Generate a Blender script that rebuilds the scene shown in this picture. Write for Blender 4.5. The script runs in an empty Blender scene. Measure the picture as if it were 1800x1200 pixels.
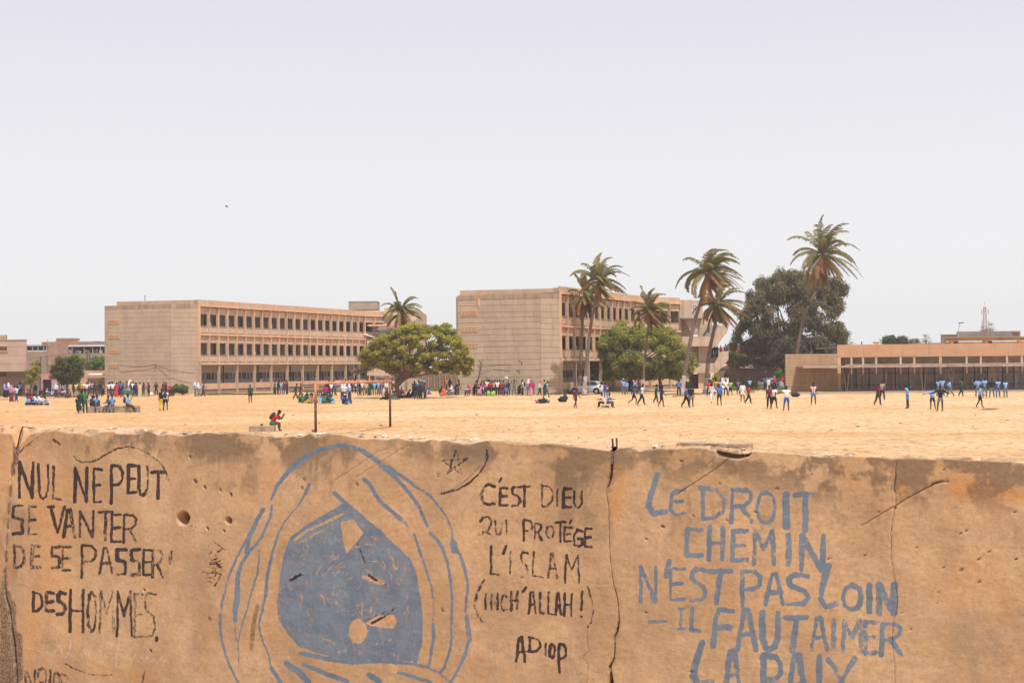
import bpy, bmesh, math, random
import numpy as np
from mathutils import Vector, Matrix, Euler

SC = bpy.context.scene
COL = SC.collection
R = math.radians
rnd = random.Random(7)
nrg = np.random.default_rng(11)

# ------------------------------------------------------------------ camera
CAMZ = 3.2
F = 2600.0                                   # focal length for an 1800 px wide picture
PITCH = math.atan(43 / F)
ROLL = -0.0092
cam_d = bpy.data.cameras.new("camera")
cam = bpy.data.objects.new("camera", cam_d)
COL.objects.link(cam)
cam_d.sensor_width = 36.0
cam_d.lens = F / 1800 * 36
cam_d.clip_start = 0.1
cam_d.clip_end = 6000
CM = Matrix.Rotation(math.pi / 2 + PITCH, 3, 'X') @ Matrix.Rotation(ROLL, 3, 'Z')
cam.matrix_world = Matrix.Translation((0, 0, CAMZ)) @ CM.to_4x4()
SC.camera = cam

# ------------------------------------------------------------------ light
SUN_AZ = Vector((0.42, -0.91, 0)).normalized()      # towards the sun, over the right shoulder
SUN_EL = R(62)
sun_dir = Vector((SUN_AZ.x * math.cos(SUN_EL), SUN_AZ.y * math.cos(SUN_EL), math.sin(SUN_EL)))
sl = bpy.data.lights.new("sun", 'SUN')
sl.energy = 4.3
sl.angle = R(0.6)
sl.color = (1.0, 0.955, 0.88)
sun = bpy.data.objects.new("sun", sl)
COL.objects.link(sun)
sun.rotation_euler = sun_dir.to_track_quat('Z', 'Y').to_euler()

W = bpy.data.worlds.new("World")
SC.world = W
W.use_nodes = True
wn, wl = W.node_tree.nodes, W.node_tree.links
wn.clear()
wo = wn.new('ShaderNodeOutputWorld')
bg = wn.new('ShaderNodeBackground')
bg.inputs['Strength'].default_value = 0.1
sky = wn.new('ShaderNodeTexSky')
sky.sky_type = 'NISHITA'
sky.sun_disc = False
sky.sun_elevation = SUN_EL
sky.sun_rotation = math.atan2(SUN_AZ.x, SUN_AZ.y)
sky.dust_density = 5.0
sky.air_density = 1.0
# dusty air: a pale veil over the clear sky, whitest near the horizon
geo = wn.new('ShaderNodeTexCoord')
sep = wn.new('ShaderNodeSeparateXYZ')
wl.new(geo.outputs['Generated'], sep.inputs[0])
cr = wn.new('ShaderNodeValToRGB')
wl.new(sep.outputs['Z'], cr.inputs[0])
els = cr.color_ramp.elements
els[0].position = 0.0
els[0].color = (0.93, 0.92, 0.93, 1)
els[1].position = 1.0
els[1].color = (0.54, 0.58, 0.70, 1)
e = els.new(0.06); e.color = (0.93, 0.922, 0.935, 1)
e = els.new(0.13); e.color = (0.89, 0.885, 0.915, 1)
e = els.new(0.26); e.color = (0.785, 0.77, 0.85, 1)
mul = wn.new('ShaderNodeVectorMath'); mul.operation = 'SCALE'
mul.inputs['Scale'].default_value = 10.0
wl.new(cr.outputs['Color'], mul.inputs[0])
mixs = wn.new('ShaderNodeMix'); mixs.data_type = 'RGBA'
mixs.inputs['Factor'].default_value = 0.97
wl.new(sky.outputs['Color'], mixs.inputs['A'])
wl.new(mul.outputs['Vector'], mixs.inputs['B'])
wl.new(mixs.outputs['Result'], bg.inputs['Color'])
wl.new(bg.outputs[0], wo.inputs['Surface'])

SC.view_settings.view_transform = 'Standard'
SC.view_settings.look = 'None'
SC.view_settings.exposure = 0
SC.view_settings.gamma = 1
SC.view_settings.use_curve_mapping = False
SC.cycles.max_bounces = 6
SC.cycles.transparent_max_bounces = 4

# ------------------------------------------------------------------ survey helpers
def ray(px, py):
    return (CM @ Vector(((px - 900) / F, -(py - 600) / F, -1.0)))

def G(px, py, z=0.0):
    d = ray(px, py)
    t = (z - CAMZ) / d.z
    return Vector((d.x * t, d.y * t, z))

def at(px, py, Y):
    d = ray(px, py)
    t = Y / d.y
    return Vector((d.x * t, Y, CAMZ + d.z * t))

def hor(px):
    return 643 - 0.0092 * (px - 900)

# ------------------------------------------------------------------ object helpers
def link(o):
    COL.objects.link(o)
    return o

def props(o, label=None, cat=None, group=None, kind=None):
    if label: o['label'] = label
    if cat: o['category'] = cat
    if group: o['group'] = group
    if kind: o['kind'] = kind
    return o

def empty(name, loc, label=None, cat=None, group=None, rz=0.0):
    o = bpy.data.objects.new(name, None)
    o.empty_display_size = 0.3
    link(o)
    o.location = loc
    o.rotation_euler = (0, 0, rz)
    return props(o, label, cat, group)

def mesh_from(name, verts, faces, mat=None, smooth=False):
    me = bpy.data.meshes.new(name)
    me.from_pydata([tuple(v) for v in verts], [], faces)
    me.update()
    if mat: me.materials.append(mat)
    if smooth:
        me.polygons.foreach_set('use_smooth', [True] * len(me.polygons))
    return me

def obj(name, me, parent=None, loc=(0, 0, 0), rz=0.0, **kw):
    """loc is in world axes; parents made by this script carry no scale"""
    o = bpy.data.objects.new(name, me)
    link(o)
    o.location = loc
    o.rotation_euler = (0, 0, rz)
    if parent: o.parent = parent
    return props(o, **kw)

_cubes = {}
def cube(mat):
    if mat.name not in _cubes:
        v = [(x, y, z) for x in (-.5, .5) for y in (-.5, .5) for z in (-.5, .5)]
        f = [(0, 1, 3, 2), (4, 6, 7, 5), (0, 4, 5, 1), (2, 3, 7, 6), (0, 2, 6, 4), (1, 5, 7, 3)]
        _cubes[mat.name] = mesh_from('box', v, f, mat)
    return _cubes[mat.name]

def box(name, parent, mat, c, size, rz=0.0, **kw):
    """box with centre c (world), sized size, turned rz; parent carries only a location"""
    loc = Vector(c) - (parent.location if parent else Vector((0, 0, 0)))
    o = obj(name, cube(mat), parent, loc, rz, **kw)
    o.scale = size
    return o

def sub(name, parent, mat, c, size, rz=0.0):
    """sub-part: placed in world, parented under a scaled or plain part through its inverse matrix"""
    o = obj(name, cube(mat), None, c, rz)
    o.scale = size
    p = parent.parent
    base = p.location if p else Vector((0, 0, 0))
    pm = Matrix.Translation(base) @ Matrix.Translation(parent.location) @ Euler(parent.rotation_euler).to_matrix().to_4x4() @ Matrix.Diagonal((*parent.scale, 1))
    o.parent = parent
    o.matrix_parent_inverse = pm.inverted()
    return o

def prism(name, parent, mat, pts, Y, th, **kw):
    """outline given by survey marks (px, py) on the plane at distance Y, th metres thick"""
    base = parent.location if parent else Vector((0, 0, 0))
    a = [at(x, y, Y) - base for x, y in pts]
    b = [v + Vector((0, th, 0)) for v in a]
    n = len(a)
    faces = [tuple(range(n)), tuple(range(2 * n - 1, n - 1, -1))]
    faces += [(i, i + n, (i + 1) % n + n, (i + 1) % n) for i in range(n)]
    me = mesh_from(name, a + b, faces, mat)
    bm = bmesh.new(); bm.from_mesh(me); bmesh.ops.recalc_face_normals(bm, faces=bm.faces); bm.to_mesh(me); bm.free()
    return obj(name, me, parent, (0, 0, 0), **kw)

def tube(pts, rad, sides=8, cap=True):
    """verts, faces of a tube; rad a number or a list"""
    pts = [Vector(p) for p in pts]
    n = len(pts)
    if not hasattr(rad, '__len__'): rad = [rad] * n
    V, Fc = [], []
    for i, p in enumerate(pts):
        t = (pts[min(i + 1, n - 1)] - pts[max(i - 1, 0)]).normalized()
        a = Vector((0, 0, 1)) if abs(t.z) < .9 else Vector((1, 0, 0))
        u = t.cross(a).normalized(); w = t.cross(u)
        for k in range(sides):
            an = 2 * math.pi * k / sides
            V.append(p + (u * math.cos(an) + w * math.sin(an)) * rad[i])
    for i in range(n - 1):
        for k in range(sides):
            a, b = i * sides + k, i * sides + (k + 1) % sides
            Fc.append((a, b, b + sides, a + sides))
    if cap:
        Fc.append(tuple(range(sides - 1, -1, -1)))
        Fc.append(tuple((n - 1) * sides + k for k in range(sides)))
    return V, Fc

def joinvf(lst):
    V, Fc = [], []
    for v, f in lst:
        o = len(V)
        V += list(v); Fc += [tuple(i + o for i in q) for q in f]
    return V, Fc

def boxvf(c, s):
    x, y, z = c; a, b, d = s[0] / 2, s[1] / 2, s[2] / 2
    v = [(x + i * a, y + j * b, z + k * d) for i in (-1, 1) for j in (-1, 1) for k in (-1, 1)]
    return v, [(0, 1, 3, 2), (4, 6, 7, 5), (0, 4, 5, 1), (2, 3, 7, 6), (0, 2, 6, 4), (1, 5, 7, 3)]

def tubeobj(name, parent, mat, pts, rad, sides=8, smooth=True, **kw):
    base = parent.location if parent else Vector((0, 0, 0))
    v, f = tube([Vector(p) - base for p in pts], rad, sides)
    return obj(name, mesh_from(name, v, f, mat, smooth), parent, (0, 0, 0), **kw)

# ------------------------------------------------------------------ materials
def srgb(r, g, b):
    f = lambda c: (c / 255 / 12.92) if c / 255 <= .04045 else ((c / 255 + .055) / 1.055) ** 2.4
    return (f(r), f(g), f(b), 1)

MATS = {}
def mat(name, col, rough=.85, var=.12, scale=1.5, bump=0.0, bscale=20, metal=0.0, streak=0.0, streak_col=None,
        spec=.3, stretch=(1, 1, 1), second=None, second_amt=.5, second_scale=.3):
    """matte surface with uneven colour; pattern sits in place coordinates"""
    if name in MATS: return MATS[name]
    m = bpy.data.materials.new(name); MATS[name] = m
    m.use_nodes = True
    n, l = m.node_tree.nodes, m.node_tree.links
    b = n['Principled BSDF']
    b.inputs['Roughness'].default_value = rough
    b.inputs['Metallic'].default_value = metal
    b.inputs['Specular IOR Level'].default_value = spec
    col = tuple(col[:3]) + (1,)
    if var == 0 and bump == 0:
        b.inputs['Base Color'].default_value = col
        return m
    g = n.new('ShaderNodeNewGeometry')
    mp = n.new('ShaderNodeMapping'); mp.inputs['Scale'].default_value = stretch
    l.new(g.outputs['Position'], mp.inputs['Vector'])
    t = n.new('ShaderNodeTexNoise'); t.inputs['Scale'].default_value = scale
    t.inputs['Detail'].default_value = 6; t.inputs['Roughness'].default_value = .62
    l.new(mp.outputs[0], t.inputs['Vector'])
    mx = n.new('ShaderNodeMix'); mx.data_type = 'RGBA'
    mx.inputs['A'].default_value = tuple(c * (1 - var * 1.6) for c in col[:3]) + (1,)
    mx.inputs['B'].default_value = tuple(min(1, c * (1 + var * 1.4)) for c in col[:3]) + (1,)
    rp = n.new('ShaderNodeMapRange'); rp.inputs['From Min'].default_value = .3; rp.inputs['From Max'].default_value = .7
    l.new(t.outputs['Fac'], rp.inputs['Value']); l.new(rp.outputs[0], mx.inputs['Factor'])
    out = mx.outputs['Result']
    if second:
        t3 = n.new('ShaderNodeTexNoise'); t3.inputs['Scale'].default_value = second_scale; t3.inputs['Detail'].default_value = 7
        t3.inputs['Roughness'].default_value = .7
        l.new(mp.outputs[0], t3.inputs['Vector'])
        r3 = n.new('ShaderNodeMapRange'); r3.inputs['From Min'].default_value = .5; r3.inputs['From Max'].default_value = .66
        r3.inputs['To Max'].default_value = second_amt
        l.new(t3.outputs['Fac'], r3.inputs['Value'])
        m3 = n.new('ShaderNodeMix'); m3.data_type = 'RGBA'
        l.new(r3.outputs[0], m3.inputs['Factor']); l.new(out, m3.inputs['A'])
        m3.inputs['B'].default_value = tuple(second[:3]) + (1,)
        out = m3.outputs['Result']
    if streak > 0:
        m2 = n.new('ShaderNodeMapping'); m2.inputs['Scale'].default_value = (1.6, 1.6, .12)
        l.new(g.outputs['Position'], m2.inputs['Vector'])
        t2 = n.new('ShaderNodeTexNoise'); t2.inputs['Scale'].default_value = 1.3; t2.inputs['Detail'].default_value = 5
        l.new(m2.outputs[0], t2.inputs['Vector'])
        r2 = n.new('ShaderNodeMapRange'); r2.inputs['From Min'].default_value = .48; r2.inputs['From Max'].default_value = .72
        r2.inputs['To Max'].default_value = streak
        l.new(t2.outputs['Fac'], r2.inputs['Value'])
        m4 = n.new('ShaderNodeMix'); m4.data_type = 'RGBA'
        l.new(r2.outputs[0], m4.inputs['Factor']); l.new(out, m4.inputs['A'])
        sc_ = streak_col or tuple(c * .45 for c in col[:3])
        m4.inputs['B'].default_value = tuple(sc_[:3]) + (1,)
        out = m4.outputs['Result']
    l.new(out, b.inputs['Base Color'])
    if bump:
        tb = n.new('ShaderNodeTexNoise'); tb.inputs['Scale'].default_value = bscale; tb.inputs['Detail'].default_value = 5
        l.new(mp.outputs[0], tb.inputs['Vector'])
        bp = n.new('ShaderNodeBump'); bp.inputs['Strength'].default_value = bump; bp.inputs['Distance'].default_value = .05
        l.new(tb.outputs['Fac'], bp.inputs['Height']); l.new(bp.outputs[0], b.inputs['Normal'])
    return m

def flat(name, col, rough=.8, metal=0.0, spec=.3):
    return mat(name, col, rough, var=0, bump=0, metal=metal, spec=spec)

M_CREAM = mat('cast_concrete', (.57, .43, .31), var=.10, scale=.9, streak=.40, streak_col=(.24, .165, .125), bump=.25, bscale=9, second=(.30, .22, .17), second_amt=.35, second_scale=.25)
M_END = mat('end_wall_concrete', (.435, .338, .248), var=.08, scale=.7, streak=.30, streak_col=(.30, .21, .155), bump=.3, bscale=8, second=(.33, .245, .185), second_amt=.45, second_scale=.22)
M_ENDTOP = mat('stained_top_concrete', (.36, .265, .195), var=.12, scale=1.2, streak=.7, streak_col=(.16, .12, .095), bump=.3, bscale=8)
M_ORANGE = mat('salmon_render', (.57, .385, .255), var=.10, scale=1.0, streak=.35, streak_col=(.33, .17, .10), second=(.60, .25, .11), second_amt=.45, second_scale=.5)
M_ORANGE2 = mat('orange_painted_fin', (.68, .43, .27), var=.10, scale=1.2, streak=.3, streak_col=(.45, .2, .10), second=(.66, .27, .11), second_amt=.6, second_scale=.6)
M_JOINT = mat('joint_shadow_mortar', (.22, .155, .115), var=.1)
M_INNER = mat('grey_inner_wall', (.36, .31, .29), var=.1)
M_INNERC = mat('cream_inner_wall', (.46, .37, .26), var=.1)
M_DARKWIN = flat('dark_window_pane', (.012, .012, .014), .25, spec=.5)
M_DARKRED = mat('dark_red_shutter', (.10, .05, .042), var=.2)
M_FRAME = flat('grey_window_frame', (.40, .37, .36), .6)
M_SLAB = mat('grey_floor_slab', (.28, .22, .18), var=.1)
M_PIPE = flat('dark_drain_pipe', (.05, .04, .045), .6)
M_WHITE = flat('white_paint', (.75, .73, .70), .6)
# ================================================================== boundary wall in front of the field
ZT = 2.70
WA, WB = G(0, 755, ZT), G(1800, 812, ZT)
WU = (WB - WA).normalized()                      # along the wall
WN = Vector((WU.y, -WU.x, 0)); WN = WN if WN.dot(Vector((0, 0, CAMZ)) - WA) > 0 else -WN
WTH = 0.20
CMi = np.array(CM.transposed())
wa, wu, wnn = np.array(WA), np.array(WU), np.array(WN)

def wall_sz(px, py):
    d = ray(px, py); o = Vector((0, 0, CAMZ))
    t = (WA - o).dot(WN) / d.dot(WN)
    p = o + d * t
    return (p - WA).dot(WU), p.z

def wall_px(s, z):
    P = np.stack([wa[0] + wu[0] * s, wa[1] + wu[1] * s, z - CAMZ], -1)
    c = P @ np.array(CM)                          # = CM^T p
    return 900 + F * c[..., 0] / -c[..., 2], 600 - F * c[..., 1] / -c[..., 2]

# ---- the painter's marks, as brush strokes on a survey sheet of the wall face
SX, SY0, SY1, SS = 1860, 735, 1235, 1.0
SHEET = {k: np.zeros((SY1 - SY0, SX), np.float32) for k in ('black', 'blue', 'white', 'crack_and_shadow', 'grime', 'ochre', 'chip', 'hole')}
XOFF = 30
def stroke(layer, pts, w, op=1.0, soft=1.2, org=(0, 0), sc=1.0, w2=None, sub_=False):
    L = SHEET[layer]
    P = [((x / sc) + org[0], (y / sc) + org[1]) for x, y in pts]
    if layer == 'crack_and_shadow' and len(P) > 1:
        Q = []
        for (ax, ay), (bx, by) in zip(P[:-1], P[1:]):
            m = max(1, int(math.hypot(bx - ax, by - ay) / 5))
            for j in range(m): Q.append((ax + (bx - ax) * j / m + rnd.uniform(-1, 1) * .9, ay + (by - ay) * j / m + rnd.uniform(-1, 1) * .9))
        P = Q + [P[-1]]; w = w * .8
    rag = layer in ('blue', 'black') and not sub_ and len(P) > 2
    if rag:
        Q = []
        for (ax, ay), (bx, by) in zip(P[:-1], P[1:]):
            m = max(1, int(math.hypot(bx - ax, by - ay) / 7))
            for j in range(m): Q.append((ax + (bx - ax) * j / m + rnd.uniform(-.6, .6), ay + (by - ay) * j / m + rnd.uniform(-.6, .6)))
        P = Q + [P[-1]]
    n = len(P) - 1; kw_, ko_ = 1.0, 1.0; op0 = op
    for i in range(max(n, 1)):
        if rag:
            kw_ = min(1.28, max(.72, kw_ + rnd.uniform(-.14, .14))); ko_ = min(1.05, max(.62, ko_ + rnd.uniform(-.13, .13))); op = op0 * ko_
        (x0, y0), (x1, y1) = P[i], P[min(i + 1, n)]
        wa_ = (w if w2 is None else w + (w2 - w) * i / max(n, 1)) * kw_
        r = wa_ / 2 + soft + 1
        bx0, bx1 = int(min(x0, x1) - r) + XOFF, int(max(x0, x1) + r) + 2 + XOFF
        by0, by1 = int(min(y0, y1) - r) - SY0, int(max(y0, y1) + r) + 2 - SY0
        bx0, by0 = max(bx0, 0), max(by0, 0); bx1, by1 = min(bx1, SX), min(by1, SY1 - SY0)
        if bx1 <= bx0 or by1 <= by0: continue
        yy, xx = np.mgrid[by0:by1, bx0:bx1]
        xx = xx - XOFF; yy = yy + SY0
        dx, dy = x1 - x0, y1 - y0
        q = dx * dx + dy * dy
        t = np.clip(((xx - x0) * dx + (yy - y0) * dy) / q, 0, 1) if q > 0 else 0
        dist = np.hypot(xx - x0 - t * dx, yy - y0 - t * dy)
        v = np.clip((wa_ / 2 + soft / 2 - dist) / soft, 0, 1) * op
        if sub_: L[by0:by1, bx0:bx1] *= (1 - v)
        else: L[by0:by1, bx0:bx1] = np.maximum(L[by0:by1, bx0:bx1], v)

def fillpoly(layer, pts, val, org, sc, mode='max'):
    P = [((x / sc) + org[0], (y / sc) + org[1]) for x, y in pts]
    L = SHEET[layer]
    x0 = int(min(p[0] for p in P)); x1 = int(max(p[0] for p in P)) + 1
    y0 = int(min(p[1] for p in P)); y1 = min(int(max(p[1] for p in P)) + 1, SY1 - 1)
    yy, xx = np.mgrid[y0:y1, x0:x1]
    ins = np.zeros(xx.shape, bool)
    n = len(P)
    for i in range(n):
        (ax, ay), (bx, by) = P[i], P[(i + 1) % n]
        if ay == by: continue
        c = ((ay > yy) != (by > yy)) & (xx < (bx - ax) * (yy - ay) / (by - ay) + ax)
        ins ^= c
    S = L[y0 - SY0:y1 - SY0, x0 + XOFF:x1 + XOFF]
    if mode == 'max': S[ins] = np.maximum(S[ins], val)
    else: S[ins] = val

def arc(cx, cy, rx, ry, a0, a1, n=12):
    return [(cx + rx * math.cos(R(a0 + (a1 - a0) * i / n)), cy - ry * math.sin(R(a0 + (a1 - a0) * i / n))) for i in range(n + 1)]

GLY = {
 'N': [[(0, 1), (.04, 0), (.92, 1)], [(.96, 1), (1, 0)]],
 'U': [[(0, 0), (.02, .7), (.2, .95), (.5, 1), (.8, .92), (.97, .7), (1, 0)]],
 'L': [[(.1, 0), (0, .95), (1, 1)]],
 'E': [[(1, .02), (.05, 0), (0, 1), (1, .98)], [(.03, .5), (.85, .48)]],
 'P': [[(.05, 1), (.05, 0), (.7, .02), (1, .15), (1, .38), (.7, .5), (.05, .52)]],
 'T': [[(0, .02), (1, .0)], [(.52, 0), (.5, 1)]],
 'S': [[(1, .05), (.35, 0), (.05, .12), (.1, .35), (.8, .55), (1, .75), (.75, .97), (0, 1)]],
 'S2': [[(1, 0), (.05, .02), (.05, .42), (.95, .5), (.95, .97), (0, 1)]],
 'V': [[(0, 0), (.5, 1), (1, 0)], [(-.18, .0), (.2, 0)]],
 'A': [[(0, 1), (.35, .02), (.6, .0), (1, 1)], [(.15, .62), (.88, .6)]],
 'R': [[(.0, 1), (.05, 0), (.7, .02), (.95, .14), (.9, .35), (.6, .5), (.05, .53)], [(.45, .52), (1, 1)]],
 'D': [[(.12, 0), (.1, 1), (.6, .97), (1, .72), (1, .35), (.7, .08), (0, 0)]],
 'H': [[(.06, 0), (0, 1)], [(1, 0), (.94, 1)], [(.04, .5), (.97, .5)]],
 'O': [[(.5, 0), (.15, .1), (0, .45), (.1, .85), (.45, 1), (.85, .9), (1, .5), (.88, .12), (.5, 0)]],
 'M': [[(0, 1), (.08, 0), (.5, .55), (.92, 0), (1, 1)]],
 'I': [[(.5, 0), (.5, 1)]],
 'C': [[(1, .12), (.6, 0), (.2, .12), (0, .5), (.12, .88), (.5, 1), (1, .95)]],
 'C2': [[(1, .08), (.1, .03), (0, .6), (.05, .97), (.95, .97)]],
 'Q': [[(.1, .3), (.3, .02), (.75, 0), (1, .3), (.8, .7), (.3, .98), (0, 1)], [(.3, .8), (1, 1)]],
 'G': [[(.95, .12), (.4, 0), (.02, .4), (.1, .9), (.6, 1), (1, .85), (1, .55), (.55, .55)]],
 'F': [[(1, .05), (.3, 0), (.12, .25), (0, 1)], [(.15, .5), (.85, .5)]],
 '-': [[(0, .5), (1, .5)]], "'": [[(.8, 0), (.2, 1)]], '.': [[(.5, .9), (.5, 1)]],
 '(': [[(1, 0), (.2, .3), (0, .6), (.3, .85), (1, 1)]], ')': [[(0, 0), (.8, .35), (1, .6), (.6, .9), (0, 1)]],
 '!': [[(.6, 0), (.4, .72)], [(.4, .96), (.4, 1)]],
 'L2': [[(.5, 0), (.1, .55), (0, .8), (.3, 1), (1, .93)]],
 'EC': [[(.95, .0), (.3, .05), (.05, .3), (.0, .8), (.3, 1), (.95, .95)], [(.05, .48), (.8, .46)]],
 'X': [[(0, 0), (1, 1)], [(1, 0), (0, 1)]],
}
def letter(layer, ch, x0, y0, x1, y1, w, org, sc, op=1.0, lean=0.0):
    for st in GLY[ch]:
        pts = []
        for k in range(len(st) - 1):                 # subdivide, with the small waver of a hand
            for j in range(4):
                t = j / 4
                pts.append((st[k][0] * (1 - t) + st[k + 1][0] * t, st[k][1] * (1 - t) + st[k + 1][1] * t))
        pts.append(st[-1])
        P = [(x0 + (x1 - x0) * a + lean * (b - .5) + rnd.uniform(-1, 1), y0 + (y1 - y0) * b + rnd.uniform(-1, 1)) for a, b in pts]
        o = op * rnd.uniform(.78, 1)
        stroke(layer, P, w * rnd.uniform(.85, 1.1), o, 1.6, org, sc)

A_, SA = (0, 740), 2.609
for ch, x0, y0, x1, y1, op in [
    ('N', 88, 188, 150, 350, 1), ('U', 176, 200, 220, 356, .85), ('L', 242, 208, 282, 360, .9), ('N', 345, 215, 400, 368, .9), ('E', 430, 218, 466, 372, .9),
    ('P', 508, 202, 562, 378, 1), ('E', 588, 202, 624, 328, 1), ('U', 636, 206, 676, 340, 1), ('T', 696, 232, 752, 352, 1),
    ('S2', 60, 386, 106, 516, .8), ('E', 133, 390, 168, 518, .7), ('V', 232, 392, 296, 510, .95), ('A', 292, 405, 343, 530, .9), ('N', 366, 410, 428, 530, .75),
    ('T', 452, 415, 514, 540, .75), ('E', 512, 426, 556, 552, .8), ('R', 568, 428, 628, 558, .75),
    ('D', 62, 568, 112, 672, .72), ('E', 146, 572, 184, 670, .42), ('S2', 237, 576, 274, 672, .75), ('E', 286, 576, 324, 684, .75), ('P', 372, 567, 438, 718, .8),
    ('A', 457, 580, 514, 696, .75), ('S2', 537, 588, 578, 702, .95), ('S2', 602, 588, 640, 705, .95), ('E', 657, 588, 695, 704, 1), ('R', 700, 590, 748, 716, .75), ("'", 780, 600, 790, 650, .35),
    ('D', 148, 783, 192, 870, .85), ('E', 211, 786, 245, 870, .8), ('S', 264, 786, 300, 884, .9), ('H', 320, 772, 382, 964, .95), ('O', 402, 782, 440, 964, .75),
    ('M', 456, 776, 522, 968, .6), ('M', 536, 780, 604, 985, .95), ('E', 618, 790, 655, 990, .5), ('S', 664, 785, 714, 988, .8), ('.', 706, 900, 730, 1003, 1)]:
    letter('black', ch, x0, y0, x1, y1, 5.9, A_, SA, max(op, .55))
for ch, x0, y0, x1, y1 in [('N', 118, 1140, 160, 1230), ('O', 172, 1132, 215, 1200), ('I', 226, 1140, 236, 1230), ('O', 246, 1150, 272, 1230), ('P', 280, 1160, 306, 1240)]:
    letter('black', ch, x0, y0, x1, y1, 5, A_, SA, .6); letter('blue', ch, x0 + 2, y0 + 2, x1, y1, 4, A_, SA, .5)
def S(layer, pts, w, op=1, org=A_, sc=SA, w2=None, soft=1.4): stroke(layer, pts, w, op, soft, org, sc, w2)
S('black', [(335, 155), (350, 175), (380, 188), (420, 186), (455, 172), (490, 150), (540, 124), (590, 117), (640, 128), (690, 155)], 3, .6)
S('black', [(690, 158), (735, 190), (760, 230), (772, 275)], 3, .55)
S('black', [(60, 200), (78, 155), (110, 118), (160, 82), (205, 55)], 2, .5)
S('black', [(90, 145), (130, 112), (180, 85)], 3.2, .45)
S('black', [(248, 86), (272, 104)], 6, .6)
S('black', [(300, 1110), (335, 1132), (420, 1162), (470, 1165), (520, 1160)], 3, .55)
S('black', [(662, 1150), (652, 1195)], 5, .5)
letter('black', 'R', 872, 478, 898, 520, 1.8, A_, SA, .5)
for k in range(34):                                   # dry-brush scribble
    x, y = rnd.uniform(935, 1005), rnd.uniform(590, 750)
    c = 1 - abs(y - 690) / 130
    a = rnd.uniform(-.9, .5); L_ = rnd.uniform(12, 46) * (.5 + c)
    S('black', [(x, y), (x + L_ * math.cos(a) * .8, y + L_ * math.sin(a) * .7)], rnd.uniform(.8, 2.6), rnd.uniform(.4, .9))
for P in ([(985, 555), (1035, 590)], [(990, 690), (1015, 700), (985, 755)], [(930, 690), (1010, 700)], [(960, 650), (1010, 640)], [(1000, 600), (1030, 575)]): S('black', P, 3, .6)
# faint chalk line of writing under the verse
S('white', [(70, 1120), (95, 1085), (100, 1140)], 3, .35)
CH = [(130, 1040), (190, 1055), (245, 1065), (262, 1040), (276, 1020), (284, 1060), (300, 1085), (318, 1050), (326, 1000), (318, 1060), (330, 1082)]
S('white', CH, 2.4, .5)
for w_ in ([(372, 1070), (385, 1040), (392, 1070), (404, 1030), (398, 1010), (408, 1080), (424, 1062), (440, 1085), (455, 1060), (470, 1085)],
           [(530, 1120), (538, 1040), (548, 1020), (532, 1070), (556, 1068), (574, 1090), (590, 1060), (604, 1100), (620, 1065), (632, 1105), (648, 1070), (660, 1108), (676, 1075), (690, 1110), (705, 1085), (722, 1110), (742, 1085), (756, 1115), (775, 1120)]):
    S('white', w_, 2.2, .5)
S('white', [(300, 1170), (420, 1180)], 5, .2)

B_, SB = (360, 740), 2.608
def BL(pts, w, op=.95, w2=None): S('blue', pts, w, op, B_, SB, w2, 1.6)
BL([(305, 360), (318, 325), (335, 292), (368, 250), (400, 215), (435, 185), (470, 160)], 5, .9, 9)
BL([(400, 218), (470, 162), (520, 132), (560, 122), (600, 114), (640, 112), (680, 119), (720, 135), (755, 158), (790, 182), (820, 206), (850, 236)], 8.5)
BL([(850, 236), (880, 266), (912, 300), (940, 332), (968, 370), (985, 398), (1000, 432)], 7)
BL([(1000, 432), (1012, 458), (1022, 480)], 5)
BL([(840, 204), (870, 228), (905, 252), (940, 280), (975, 304), (1010, 326), (1040, 348)], 6.5, .95)
BL([(1045, 352), (1062, 378), (1085, 402), (1105, 432), (1120, 462), (1132, 500), (1138, 540)], 4, .75)
BL([(1135, 545), (1150, 585), (1170, 612), (1184, 650), (1195, 690), (1203, 735), (1205, 780), (1198, 825), (1195, 870), (1205, 920), (1212, 970), (1207, 1015), (1195, 1060), (1175, 1110), (1150, 1160), (1130, 1192), (1110, 1230)], 6)
BL([(1140, 560), (1145, 590)], 13, .8); BL([(1200, 900), (1212, 1000)], 9, .7)
BL([(275, 400), (255, 425), (235, 460), (210, 500), (190, 545), (165, 590), (140, 640), (118, 690), (100, 750), (85, 805), (75, 860), (70, 910), (72, 960), (80, 1015), (95, 1070), (118, 1130), (150, 1192), (170, 1230)], 5)
BL([(268, 405), (240, 450), (218, 500), (200, 560), (190, 600)], 8, .9, 5)
BL([(308, 385), (300, 440), (280, 490), (262, 530), (240, 562), (205, 595), (180, 635), (162, 670), (150, 720), (150, 800), (140, 870), (138, 912)], 5, .9, 9)
BL([(138, 912), (135, 960), (150, 1020), (155, 1080), (152, 1130)], 3, .5)
BL([(250, 590), (248, 650), (243, 690), (225, 750), (210, 800), (195, 860), (172, 920), (158, 980), (152, 1012)], 3.2, .8)
BL([(480, 288), (462, 330), (430, 385), (400, 420), (372, 455), (352, 490), (338, 520), (322, 570), (310, 612), (297, 660), (290, 700), (284, 745), (278, 800), (268, 845), (258, 890), (250, 930), (252, 965), (270, 1015), (288, 1060), (300, 1110), (318, 1150), (350, 1202)], 4.5, .9)
BL([(478, 292), (462, 330)], 6.5); BL([(286, 700), (280, 800)], 6, .8); BL([(305, 1130), (350, 1200)], 7)
BL([(730, 265), (752, 285), (772, 312), (785, 340), (802, 362), (825, 385), (850, 405), (872, 425), (895, 447)], 6.5, .95)
BL([(895, 447), (918, 468), (940, 492)], 4, .6)
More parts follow.
